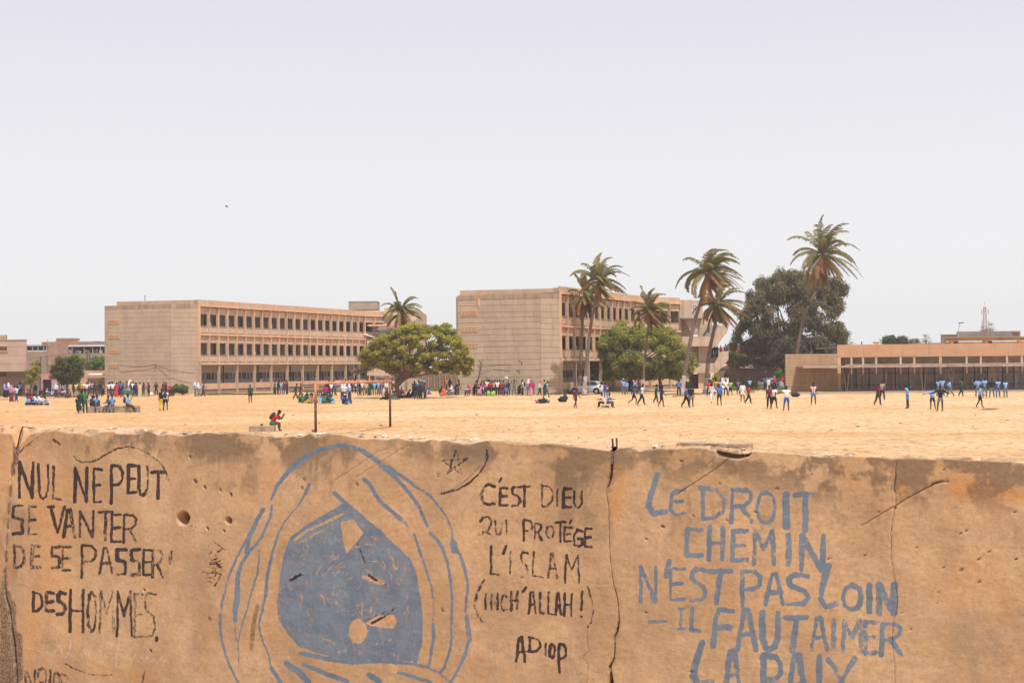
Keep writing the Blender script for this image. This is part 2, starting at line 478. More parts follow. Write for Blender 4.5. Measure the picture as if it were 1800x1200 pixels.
BL([(962, 515), (972, 550), (985, 590), (995, 622)], 4.5, .85); BL([(1003, 635), (1012, 670), (1025, 710), (1040, 760), (1048, 820), (1050, 880), (1048, 930)], 4, .85)
BL([(1048, 930), (1050, 975), (1045, 1020), (1035, 1070), (1028, 1112)], 6, .9)
BL([(1035, 510), (1062, 540), (1088, 580), (1105, 625), (1118, 670), (1127, 730), (1132, 800), (1133, 880), (1130, 960), (1128, 1020), (1115, 1080), (1098, 1125), (1082, 1148)], 6, .95)
fillpoly('blue', [(640, 385), (560, 428), (480, 478), (400, 535), (378, 590), (360, 660), (350, 740), (335, 830), (342, 900), (380, 965), (440, 1030), (520, 1065), (600, 1085), (700, 1098), (800, 1092), (900, 1100), (962, 1100), (985, 1030), (994, 930), (985, 810), (972, 700), (930, 632), (860, 572), (790, 502), (720, 442), (670, 395)], .68, B_, SB)
for k in range(260):                                  # the brush went over the face many times
    a = rnd.uniform(0, 6.28); q = rnd.random() ** .6
    x, y = 665 + 270 * q * math.cos(a), 800 + 250 * q * math.sin(a); t_ = a + 1.57 + rnd.uniform(-.7, .7); L_ = rnd.uniform(20, 90)
    BL([(x, y), (x + L_ * .5 * math.cos(t_), y + L_ * .5 * math.sin(t_) + 3), (x + L_ * math.cos(t_), y + L_ * math.sin(t_))], rnd.uniform(3, 7), rnd.uniform(.7, .95))
ED = [(640, 385), (560, 428), (480, 478), (400, 535), (378, 590), (360, 660), (350, 740), (335, 830), (342, 900), (380, 965), (440, 1030)]
BL(ED, 6)
BL([(595, 330), (620, 352), (650, 380), (700, 420), (750, 465), (800, 512), (860, 575)], 7)
BL([(790, 500), (860, 572), (930, 632), (962, 690), (980, 800), (992, 920), (985, 1030), (965, 1100)], 8)
def UN(pts, w, op=.75): stroke('blue', pts, w, op, 1.5, B_, SB, None, True)
fillpoly('blue', [(622, 462), (678, 448), (726, 512), (690, 560), (650, 606), (634, 540)], .03, B_, SB, 'set')
fillpoly('blue', [(714, 710), (760, 704), (800, 722), (832, 744), (800, 748), (745, 728)], .05, B_, SB, 'set')
fillpoly('blue', [(x, y) for x, y in arc(702, 962, 42, 56, 0, 360, 20)], .08, B_, SB, 'set')
fillpoly('blue', [(735, 925), (790, 892), (868, 888), (880, 918), (868, 948), (800, 942), (760, 936)], .08, B_, SB, 'set')
UN([(415, 542), (470, 500), (540, 470), (630, 425)], 5, .8); UN([(430, 560), (500, 520), (560, 490)], 3, .5)
for k in range(170):                                  # thin places where the brush ran dry
    a = rnd.uniform(0, 6.28); q = rnd.random() ** .5
    x, y = 665 + 290 * q * math.cos(a), 790 + 280 * q * math.sin(a)
    t = (-math.sin(a) + rnd.uniform(-.4, .4), math.cos(a) + rnd.uniform(-.4, .4))
    L_ = rnd.uniform(10, 55)
    UN([(x, y), (x + L_ * t[0], y + L_ * t[1])], rnd.uniform(.8, 2.2), rnd.uniform(.25, .7))
for P in ([(395, 725), (412, 708), (440, 703), (490, 705), (540, 692), (575, 660), (600, 622)], [(750, 708), (790, 728), (835, 750)], [(745, 905), (800, 885), (850, 865), (912, 842)], [(820, 900), (870, 860)], [(760, 930), (830, 890)], [(700, 560), (740, 660)]):
    S('black', P, 3, .45, B_, SB)
for P in ([(395, 728), (440, 702)], [(752, 706), (785, 728)], [(765, 925), (812, 900)]): S('black', P, 5, .8, B_, SB)
S('crack_and_shadow', [(510, 120), (502, 300), (498, 500), (497, 740), (490, 900), (480, 1060), (478, 1230)], 1.4, .35, B_, SB)
BL([(440, 1062), (520, 1080), (600, 1096), (700, 1106), (800, 1100), (880, 1106), (960, 1112), (1020, 1128), (1070, 1148), (1120, 1190)], 7)
BL([(375, 1108), (400, 1130), (425, 1142), (450, 1168), (475, 1195)], 9); BL([(450, 1116), (500, 1132), (560, 1158), (610, 1175), (655, 1190)], 7.5)
BL([(890, 1150), (940, 1165), (990, 1182), (1035, 1196)], 7); BL([(755, 1162), (800, 1190)], 11, .8)
S('chip', [(240, 850), (225, 920), (215, 1000)], 9, .5, B_, SB); S('grime', [(240, 850), (222, 930), (212, 1040)], 8, .6, B_, SB)

C_, SCC = (740, 740), 2.6087
for ch, x0, y0, x1, y1, op in [
    ('C', 276, 290, 336, 382, .95), ("'", 355, 260, 372, 276, .9), ('E', 362, 305, 398, 386, .9), ('S', 416, 300, 455, 388, .9), ('T', 450, 298, 497, 388, .95),
    ('D', 550, 292, 605, 390, .95), ('I', 620, 310, 632, 388, .95), ('E', 653, 308, 690, 394, .95), ('U', 702, 320, 738, 396, .95),
    ('Q', 266, 438, 322, 520, .7), ('U', 340, 455, 370, 520, .65), ('I', 386, 455, 398, 520, .6), ('P', 468, 452, 510, 548, .85), ('R', 522, 468, 552, 542, .75),
    ('O', 576, 478, 608, 535, .75), ('T', 616, 462, 662, 552, .95), ('E', 656, 486, 690, 552, .85), ("'", 678, 452, 692, 468, .9), ('G', 700, 494, 740, 574, .9), ('E', 752, 490, 782, 576, 1),
    ('L', 318, 575, 358, 704, .9), ("'", 372, 572, 394, 606, .8), ('I', 402, 594, 414, 700, .6), ('S', 456, 600, 490, 714, .6), ('L', 512, 600, 560, 714, .65), ('A', 582, 605, 624, 720, .6), ('M', 660, 612, 724, 740, .9),
    ('(', 248, 732, 286, 922, .6), ('I', 290, 788, 302, 862, .85), ('N', 322, 790, 350, 862, .75), ('C', 366, 796, 392, 865, .7), ('H', 412, 780, 442, 865, .75), ("'", 462, 762, 482, 784, .9),
    ('A', 492, 780, 526, 880, .85), ('L', 544, 785, 562, 882, .8), ('L', 582, 785, 606, 886, .9), ('A', 615, 786, 640, 886, .9), ('H', 656, 790, 690, 892, .9), ('!', 728, 782, 745, 896, .85),
    (')', 764, 755, 788, 945, .6),
    ('A', 436, 990, 476, 1100, .9), ('D', 492, 990, 545, 1058, .75), ('I', 564, 1020, 576, 1072, .8), ('O', 588, 1020, 612, 1084, .85), ('P', 630, 1022, 664, 1150, .95)]:
    letter('black', ch, x0, y0, x1, y1, 5.0, C_, SCC, max(op, .6))
S('black', [(450, 1055), (490, 1055)], 3, .7, C_, SCC)
S('black', [(162, 135), (122, 240), (212, 172), (97, 180), (186, 242), (162, 135)], 2.8, .6, C_, SCC)
S('black', [(160, 135), (124, 238), (210, 170)], 4, .65, C_, SCC)
S('black', [(302, 132), (305, 165), (290, 205), (262, 245), (222, 282), (170, 312), (95, 332)], 3.6, .8, C_, SCC)
S('black', [(302, 140), (280, 195), (240, 240), (200, 275), (150, 308), (120, 322)], 2.2, .6, C_, SCC)

D_, SD = (1060, 760), 2.726
E_, SE = (1360, 780), 2.857
WB_ = 9.0
for ch, x0, y0, x1, y1, w, op, o_, s_, ln in [
    ('L2', 220, 202, 300, 390, 8.5, .95, D_, SD, 0), ('EC', 324, 272, 396, 392, 7, .8, D_, SD, 0), ('D', 466, 264, 582, 412, 8, .9, D_, SD, 0), ('R', 616, 272, 716, 428, 8.5, .95, D_, SD, 0),
    ('O', 738, 286, 826, 434, 6.5, .95, D_, SD, 0), ('I', 870, 296, 886, 448, 10, .95, D_, SD, 0), ('T', 106, 252, 212, 430, 9, .95, E_, SE, 0),
    ('C2', 398, 457, 474, 592, 7.5, .85, D_, SD, 0), ('H', 508, 456, 576, 606, 8, .9, D_, SD, 0), ('E', 620, 470, 690, 612, 7.5, .8, D_, SD, 0), ('M', 722, 470, 820, 628, 8.5, .75, D_, SD, 0),
    ('I', 882, 492, 896, 628, 9, .85, D_, SD, 0), ('N', 140, 462, 250, 630, 9, .9, E_, SE, 0),
    ('N', 180, 642, 254, 812, 8, .9, D_, SD, 0), ("'", 300, 616, 324, 686, 7, .7, D_, SD, 0), ('E', 322, 652, 388, 800, 7, .85, D_, SD, 0), ('S', 422, 652, 492, 806, 8, .8, D_, SD, 0),
    ('T', 502, 662, 604, 814, 8, .85, D_, SD, -22), ('P', 664, 662, 752, 832, 7.5, .85, D_, SD, 0), ('A', 780, 676, 862, 822, 7.5, .9, D_, SD, 0), ('S', 886, 680, 984, 822, 8, .95, D_, SD, 0),
    ('L2', 236, 612, 316, 816, 10, .95, E_, SE, 0), ('O', 348, 708, 440, 832, 8, .9, E_, SE, 0), ('I', 474, 712, 486, 842, 8.5, .85, E_, SE, 0), ('N', 528, 708, 606, 850, 10, .8, E_, SE, 0),
    ('-', 220, 890, 304, 918, 8, .75, D_, SD, 0), ('I', 364, 842, 384, 940, 6.5, .75, D_, SD, 0), ('L', 422, 840, 466, 950, 6.5, .85, D_, SD, 0), ('F', 528, 845, 622, 1020, 8, .95, D_, SD, 0),
    ('A', 644, 850, 732, 1038, 7.5, .85, D_, SD, 0), ('U', 764, 862, 840, 1036, 9, .85, D_, SD, 0), ('T', 868, 884, 966, 1045, 9, .95, D_, SD, -20),
    ('A', 188, 872, 268, 1034, 8, .85, E_, SE, 0), ('I', 292, 886, 308, 1036, 9, .75, E_, SE, 0), ('M', 348, 886, 438, 1044, 7.5, .6, E_, SE, 0), ('E', 458, 894, 510, 1050, 7.5, .75, E_, SE, 0), ('R', 540, 902, 640, 1058, 9, .9, E_, SE, 0),
    ('L2', 432, 1004, 520, 1206, 9.5, .9, D_, SD, 0), ('A', 586, 1046, 656, 1232, 8, .8, D_, SD, 0), ('P', 764, 1066, 850, 1300, 9.5, .9, D_, SD, 0), ('A', 884, 1066, 976, 1300, 10, .9, D_, SD, 0),
    ('I', 222, 1064, 234, 1260, 8.5, .8, E_, SE, 0), ('X', 275, 1080, 405, 1290, 9.5, .9, E_, SE, 0)]:
    letter('blue', ch, x0, y0, x1, y1, w * 1.14, o_, s_, op, ln)
S('blue', [(362, 842), (388, 842)], 5, .8, D_, SD); S('blue', [(360, 940), (390, 938)], 5, .8, D_, SD)

# cracks, rod shadows painted as dark streaks, knocks and weathering
S('crack_and_shadow', [(600, 125), (560, 158), (500, 200), (440, 240), (385, 275), (352, 300)], 1.8, .9, D_, SD); S('crack_and_shadow', [(540, 118), (510, 145), (490, 168)], 1.4, .7, D_, SD)  # slanting rod shadows painted in as thin dark lines
S('crack_and_shadow', [(360, 250), (400, 215), (460, 185)], 1, .3, D_, SD)
S('crack_and_shadow', [(880, 190), (850, 186), (815, 192), (770, 220), (720, 245), (660, 280), (600, 318), (540, 350), (490, 380), (440, 410)], 2.6, .9, E_, SE, 1.2)  # long diagonal streak: cast shadow of a rod, put into the colour
S('crack_and_shadow', [(850, 187), (790, 208)], 4, .8, E_, SE)  # thicker head of the same painted rod shadow
S('crack_and_shadow', [(615, 90), (612, 140), (606, 200), (612, 250), (612, 310), (600, 370), (588, 450), (590, 560), (600, 640), (610, 700), (622, 780), (612, 850), (600, 900), (594, 1000), (606, 1110), (610, 1210)], 1.8, .75, E_, SE)
S('crack_and_shadow', [(612, 140), (606, 240)], 3.2, .7, E_, SE)
S('crack_and_shadow', [(1085, 600), (1095, 700), (1115, 790), (1140, 830)], 1, .35, E_, SE); S('crack_and_shadow', [(350, 240), (500, 240), (640, 250), (780, 255)], 1, .3, E_, SE)
S('crack_and_shadow', [(595, 272), (660, 228), (740, 178), (790, 142), (840, 126)], 1.5, .7, B_, SB); S('crack_and_shadow', [(690, 260), (760, 215), (850, 160), (930, 110), (950, 115)], 1.6, .65, B_, SB); S('crack_and_shadow', [(785, 360), (850, 335), (915, 275)], 1.2, .45, B_, SB)  # parallel diagonal rod shadows, drawn as dark streaks
S('crack_and_shadow', [(765, 945), (760, 1000), (768, 1060), (742, 1080), (765, 1120), (758, 1210)], 1.7, .7, C_, SCC); S('crack_and_shadow', [(700, 700), (770, 742), (850, 748)], 1.2, .5, C_, SCC)
S('crack_and_shadow', [(710, 205), (725, 250), (760, 290)], 1, .3, C_, SCC)
S('crack_and_shadow', [(705, 1115), (712, 1165), (735, 1160)], 1.8, .5, C_, SCC)
for (x, y, w, o_, s_) in [(840, 438, 17, A_, SA), (836, 444, 18, A_, SA), (1046, 452, 8, A_, SA)]: stroke('hole', [(x, y), (x + 4, y + 6)], w, 1, 3, o_, s_)
for x, y, w in [(892, 272, 6), (935, 300, 4), (1008, 312, 3), (1057, 332, 4), (950, 488, 4), (868, 162, 3), (688, 1050, 4), (1025, 500, 3), (660, 770, 3)]: S('chip', [(x, y), (x + 5, y + 8)], w, .9); S('hole', [(x, y), (x + 3, y + 5)], w * .5, .35)
for x, y, w in [(832, 268, 4), (282, 448, 8), (203, 508, 4), (725, 380, 4), (588, 418, 3), (428, 398, 3), (370, 136, 5), (555, 243, 3), (200, 860, 4), (418, 1144, 4)]: S('chip', [(x, y), (x + 12, y + 4)], w * .7, .8, D_, SD); S('hole', [(x, y), (x + 6, y + 2)], w * .4, .16, D_, SD)
for x, y, w in [(938, 448, 7), (965, 436, 6), (1080, 540, 7), (1215, 578, 7), (1028, 578, 7), (940, 632, 11), (1030, 692, 8), (850, 620, 5), (608, 322, 7), (525, 340, 6), (1207, 342, 5), (190, 154, 4), (852, 130, 5), (12, 222, 5), (275, 576, 6), (455, 560, 6), (998, 290, 3), (715, 520, 4), (640, 848, 4), (820, 800, 4), (825, 745, 4), (650, 750, 3), (685, 930, 5)]:
    S('chip', [(x - 4, y + 3), (x + 8, y - 3)], w * .6, .75, E_, SE); S('hole', [(x, y), (x + 3, y - 1)], w * .25, .06, E_, SE)
for P in ([(112, 350), (118, 338), (106, 385)], [(470, 540), (455, 565)], [(530, 345), (528, 400)], [(925, 400), (915, 480), (930, 545)], [(1212, 400), (1218, 520)], [(540, 490), (542, 590)], [(320, 495), (410, 498)]): S('grime', P, 5, .42, E_, SE, None, 9)
for x, y in [(20, 900), (455, 262), (445, 300), (697, 285), (1088, 860), (1068, 242), (118, 332)]: S('chip', [(x, y), (x + 3, y + 10)], 5, .8, B_, SB)
for k in range(260):                                  # small pits all over
    x, y = rnd.uniform(0, 1800), rnd.uniform(775, 1225)
    S('chip', [(x, y), (x + rnd.uniform(-2, 2), y + rnd.uniform(-2, 2))], rnd.uniform(.8, 2.2), rnd.uniform(.3, .9), (0, 0), 1)
for k in range(26):
    x, y = rnd.uniform(0, 1800), rnd.uniform(800, 1200); a = rnd.uniform(-.4, .4)
    S('crack_and_shadow', [(x, y), (x + 20 * math.cos(a), y + 20 * math.sin(a)), (x + 46 * math.cos(a + .3), y + 46 * math.sin(a + .3))], .8, .22, (0, 0), 1)
# ochre washes
for P, w in (([(1000, 215), (920, 235), (1000, 240)], 26), ([(1100, 230), (1180, 250), (1257, 262)], 22), ([(660, 200), (650, 240)], 20)): stroke('ochre', P, w, .75, 16, E_, SE)
for P, w in (([(60, 180), (90, 230), (60, 300), (60, 380)], 26),): stroke('ochre', P, w, .6, 22, D_, SD)
for P, w in (([(20, 1140), (60, 1000), (40, 880)], 22), ([(120, 1160), (700, 1160)], 30), ([(0, 560), (20, 700)], 26)): stroke('ochre', P, w, .3, 26, A_, SA)

def vnoise(x, y, seed, oct_=4, lac=2.05, gain=.5):
    g = np.random.default_rng(seed).random((256, 256)).astype(np.float32)
    out = np.zeros(np.shape(x), np.float32); amp = 1; tot = 0
    for o in range(oct_):
        xi, yi = np.floor(x), np.floor(y); fx, fy = x - xi, y - yi
        fx = fx * fx * (3 - 2 * fx); fy = fy * fy * (3 - 2 * fy)
        a, b = xi.astype(int) & 255, yi.astype(int) & 255; a1, b1 = (a + 1) & 255, (b + 1) & 255
        v = (g[a, b] * (1 - fx) + g[a1, b] * fx) * (1 - fy) + (g[a, b1] * (1 - fx) + g[a1, b1] * fx) * fy
        out += amp * v; tot += amp; amp *= gain; x = x * lac + 17.3; y = y * lac + 5.1
    return out / tot

# weather blackening under the coping, with runs downwards
yy, xx = np.mgrid[SY0:SY1, 0:SX].astype(np.float32); xx -= XOFF
topy = 757 + (812 - 757) * xx / 1800
dd = yy - topy
n1 = vnoise(xx / 60, yy / 42, 3, 7, 2.1, .62); n2 = vnoise(xx / 22, yy / 60, 4, 6, 2.1, .6); n3 = vnoise(xx / 130, yy / 70, 5, 4)
amt = np.interp(xx, [0, 300, 420, 700, 760, 1000, 1120, 1330, 1450, 1800], [.30, .45, .72, .4, .75, .85, .6, .75, .95, 1.0])
reach = np.interp(xx, [0, 400, 760, 1000, 1330, 1800], [40, 58, 46, 66, 84, 96])
g1 = np.clip(1.25 - dd / reach, 0, 1) * np.clip((n1 * .80 + n2 * .20 - .41) * 7.0, 0, 1) * amt
g2 = np.clip((n3 * .6 + n2 * .4 - .55) * 3.6, 0, .5)
g3 = np.clip(1.3 - dd / 260, .15, 1) * np.clip((n2 - .52) * 3, 0, .28) * np.clip((n3 - .4) * 4, 0, 1)
SHEET['grime'] = np.clip(np.maximum(SHEET['grime'], g1 + g2 * .55 + g3 * .8), 0, 1)
# broken plaster at the lower left and along the big crack
CR1 = [(870, 60), (870, 135), (873, 180), (868, 250), (862, 290), (849, 312), (855, 350), (862, 400), (862, 470), (864, 550), (866, 620), (873, 690), (880, 740), (890, 775), (900, 815), (904, 870), (906, 915), (898, 960), (886, 990), (888, 1040), (884, 1085), (866, 1125), (870, 1170), (874, 1230)]
CR1W = [20, 24, 26, 22, 14, 5, 4, 4, 3.5, 3.5, 4, 4, 5, 6, 6, 6, 10, 14, 10, 8, 10, 14, 20, 26]
CR0 = [(75, 40), (74, 100), (72, 150), (60, 200), (48, 300), (40, 380), (36, 450), (32, 520), (28, 600), (22, 680), (20, 740), (24, 800), (40, 850), (48, 920), (60, 1000), (66, 1060), (72, 1130), (78, 1230)]
CR0W = [8, 12, 10, 8, 6, 5, 4, 4, 5, 6, 10, 20, 26, 20, 34, 30, 26, 24]
for a, w in zip(CR1, CR1W): S('chip', [a, (a[0] + 2, a[1] + 30)], w * .6 + 3, .5, C_, SCC, None, 5)
for a, w in zip(CR0, CR0W): S('chip', [a, (a[0], a[1] + 40)], w * .9 + 3, .8, A_, SA, None, 6)
fillpoly('chip', [(0, 760), (18, 780), (40, 840), (55, 960), (80, 1080), (80, 1230), (0, 1230)], 1.0, A_, SA)
S('ochre', [(30, 860), (50, 1000), (60, 1180)], 16, .7, A_, SA, None, 10)
fillpoly('chip', [(700, 100), (690, 118), (640, 128), (590, 122), (545, 112), (535, 88), (600, 78), (680, 84)], 1.0, D_, SD)
# knocked-out pocket in the coping
fillpoly('hole', [(712, 92), (700, 112), (640, 126), (590, 120), (548, 108), (536, 86), (600, 70), (700, 76)], .70, D_, SD)
def sample(L, px, py):
    x = np.clip(px + XOFF, 0, SX - 2); y = np.clip(py - SY0, 0, SY1 - SY0 - 2)
    inside = (px > -XOFF) & (px < SX - XOFF - 2) & (py > SY0) & (py < SY1 - 2)
    xi, yi = x.astype(int), y.astype(int); fx, fy = x - xi, y - yi
    v = (L[yi, xi] * (1 - fx) + L[yi, xi + 1] * fx) * (1 - fy) + (L[yi + 1, xi] * (1 - fx) + L[yi + 1, xi + 1] * fx) * fy
    return np.where(inside, v, 0)

# measured line of the front edge of the coping, and the scallops of the mortar
EDGE = [(-60, 752), (-20, 756), (0, 760), (20, 762), (28, 790), (36, 782), (48, 768), (58, 762), (80, 757), (100, 756), (125, 761), (145, 762), (160, 766), (172, 760), (200, 757), (205, 763), (235, 763), (262, 757), (280, 766), (300, 762), (320, 766), (345, 762), (365, 760), (385, 763), (410, 760), (440, 762), (470, 765), (485, 770), (500, 767), (530, 768), (545, 762), (555, 770), (575, 763), (600, 763), (620, 768), (640, 771), (660, 770), (680, 773), (700, 770), (720, 774), (745, 776), (760, 772), (790, 775), (815, 781), (840, 777), (860, 774), (885, 776), (910, 780), (935, 781), (960, 779), (990, 782), (1010, 786), (1030, 788), (1050, 790), (1066, 791), (1078, 796), (1090, 787), (1110, 786), (1125, 794), (1150, 790), (1165, 788), (1190, 790), (1215, 787), (1240, 789), (1262, 795), (1290, 800), (1312, 798), (1322, 793), (1360, 795), (1400, 797), (1425, 801), (1440, 804), (1470, 800), (1510, 803), (1540, 804), (1572, 807), (1600, 806), (1640, 808), (1670, 806), (1700, 809), (1740, 810), (1800, 813), (1860, 816)]
es, ez = zip(*[wall_sz(x, y) for x, y in EDGE])
def edge_z(s):
    b = np.interp(s, es, ez)
    out = (s < es[0]) | (s > es[-1])
    b = np.where(out, 2.69 + .02 * (vnoise(s * 3.1, s * 0 + 2, 9) - .5), b)
    return b + .010 * (vnoise(s * 14, s * 0 + 7, 21, 3) - .5)
BASE_Z = [(-60, 748), (0, 749), (30, 752), (40, 760), (60, 758), (95, 752), (110, 752), (200, 755), (300, 760), (400, 760.5), (500, 764), (600, 763), (700, 769), (800, 773), (1000, 783), (1060, 788), (1110, 786), (1180, 783), (1185, 782), (1294, 784), (1296, 789), (1340, 794), (1500, 801), (1600, 804), (1800, 811), (1860, 813)]
bs, bz = zip(*[wall_sz(x, y) for x, y in BASE_Z])

cr1 = [wall_sz(C_[0] + x / SCC, C_[1] + y / SCC) for x, y in CR1]
cr0 = [wall_sz(A_[0] + x / SA, A_[1] + y / SA) for x, y in CR0]
def crack_s(pts, z, wid, side, ppm):
    zs = np.array([p[1] for p in pts])[::-1]; ss = np.array([p[0] for p in pts])[::-1]; w = np.array(wid, float)[::-1] / ppm / 2
    return np.interp(z, zs, ss + side * w)

M_WALL = bpy.data.materials.new('weathered_plaster'); M_WALL.use_nodes = True
def wall_material():
    n, l = M_WALL.node_tree.nodes, M_WALL.node_tree.links
    b = n['Principled BSDF']; b.inputs['Roughness'].default_value = .93; b.inputs['Specular IOR Level'].default_value = .12
    g = n.new('ShaderNodeNewGeometry')
    def noise(scale, detail=6, rough=.6, stretch=None):
        t = n.new('ShaderNodeTexNoise'); t.inputs['Scale'].default_value = scale; t.inputs['Detail'].default_value = detail; t.inputs['Roughness'].default_value = rough
        if stretch:
            mp = n.new('ShaderNodeMapping'); mp.inputs['Scale'].default_value = stretch; l.new(g.outputs['Position'], mp.inputs['Vector']); l.new(mp.outputs[0], t.inputs['Vector'])
        else: l.new(g.outputs['Position'], t.inputs['Vector'])
        return t.outputs['Fac']
    def rng(x, a, c, lo=0, hi=1):
        r = n.new('ShaderNodeMapRange'); r.interpolation_type = 'SMOOTHSTEP'
        for k, v in (('From Min', a), ('From Max', c), ('To Min', lo), ('To Max', hi)): r.inputs[k].default_value = v
        l.new(x, r.inputs['Value']); return r.outputs[0]
    def mix(f, a, c, blend='MIX'):
        m = n.new('ShaderNodeMix'); m.data_type = 'RGBA'; m.blend_type = blend
        if isinstance(f, float): m.inputs['Factor'].default_value = f
        else: l.new(f, m.inputs['Factor'])
        for k, v in (('A', a), ('B', c)):
            if isinstance(v, tuple): m.inputs[k].default_value = v + (1,)
            else: l.new(v, m.inputs[k])
        return m.outputs['Result']
    def mth(op, a, c):
        m = n.new('ShaderNodeMath'); m.operation = op
        for i, v in enumerate((a, c)):
            if isinstance(v, (int, float)): m.inputs[i].default_value = v
            else: l.new(v, m.inputs[i])
        return m.outputs[0]
    at1 = n.new('ShaderNodeAttribute'); at1.attribute_name = 'paint'
    s1 = n.new('ShaderNodeSeparateColor'); l.new(at1.outputs['Color'], s1.inputs[0])
    at2 = n.new('ShaderNodeAttribute'); at2.attribute_name = 'wear'
    s2 = n.new('ShaderNodeSeparateColor'); l.new(at2.outputs['Color'], s2.inputs[0])
    base = mix(rng(noise(1.3, 7, .65), .38, .62), (.51, .325, .178), (.67, .452, .266))
    base = mix(rng(noise(4.2, 8, .68), .42, .7, 0, .55), base, (.42, .285, .19))
    base = mix(rng(noise(.9, 6, .65), .50, .64, 0, .7), base, (.64, .35, .165))
    base = mix(rng(noise(2.3, 8, .7, (1, 1, .6)), .52, .68, 0, .5), base, (.36, .265, .185))
    base = mix(rng(noise(38, 5, .75), .42, .66, 0, .38), base, (.33, .215, .14))
    base = mix(rng(noise(9, 6, .7, (1, 1, .3)), .5, .72, 0, .35), base, (.60, .40, .26))
    base = mix(mth('MULTIPLY', s2.outputs[1], .8), base, (.60, .27, .07))
    gr = rng(mth('ADD', s2.outputs[0], mth('MULTIPLY', noise(26, 6, .7), .35)), .22, 1.0, 0, .74)
    base = mix(gr, base, (.175, .130, .092))
    base = mix(rng(noise(130, 3, .8), .56, .70, 0, .45), base, (.26, .175, .12))
    base = mix(rng(noise(70, 4, .8), .58, .70, 0, .35), base, (.74, .56, .38))
    chipc = mix(rng(noise(60, 3), .4, .6), (.16, .10, .07), (.34, .23, .16))
    base = mix(rng(s2.outputs[2], .25, .8), base, chipc)
    dry = noise(42, 6, .8, (1, 1, .7)); dry2 = noise(9, 4, .6)
    def paintf(src, k=.95):
        v = mth('SUBTRACT', src, mth('MULTIPLY', dry, 1.8)); v = mth('ADD', v, .66); v = mth('SUBTRACT', v, mth('MULTIPLY', dry2, .18))
        return rng(v, .02, .40, 0, k)
    base = mix(paintf(s1.outputs[2], .5), base, (.70, .62, .58))
    blue = mix(rng(noise(7, 5), .35, .65), (.115, .185, .275), (.165, .24, .33))
    base = mix(paintf(s1.outputs[1], .90), base, blue)
    base = mix(paintf(s1.outputs[0], .93), base, (.026, .025, .036))
    base = mix(rng(at1.outputs['Alpha'], .1, .8, 0, .9), base, (.06, .035, .025))  # dark tone for cracks, painted rod shadows and the shade in deep holes
    l.new(base, b.inputs['Base Color'])
    hgt = mth('ADD', mth('MULTIPLY', noise(16, 8, .66), .8), mth('MULTIPLY', noise(95, 4, .7), .22))
    trow = noise(7, 4, .55, (1, 1, 2.6)); hgt = mth('ADD', hgt, mth('MULTIPLY', trow, .7))
    bp = n.new('ShaderNodeBump'); bp.inputs['Strength'].default_value = .30; bp.inputs['Distance'].default_value = .018
    l.new(hgt, bp.inputs['Height']); l.new(bp.outputs[0], b.inputs['Normal'])
wall_material()

wall = empty('boundary_wall', WA - Vector((0, 0, ZT)), 'weathered ochre plaster wall with hand-painted French verses and cracks along the front', 'wall')

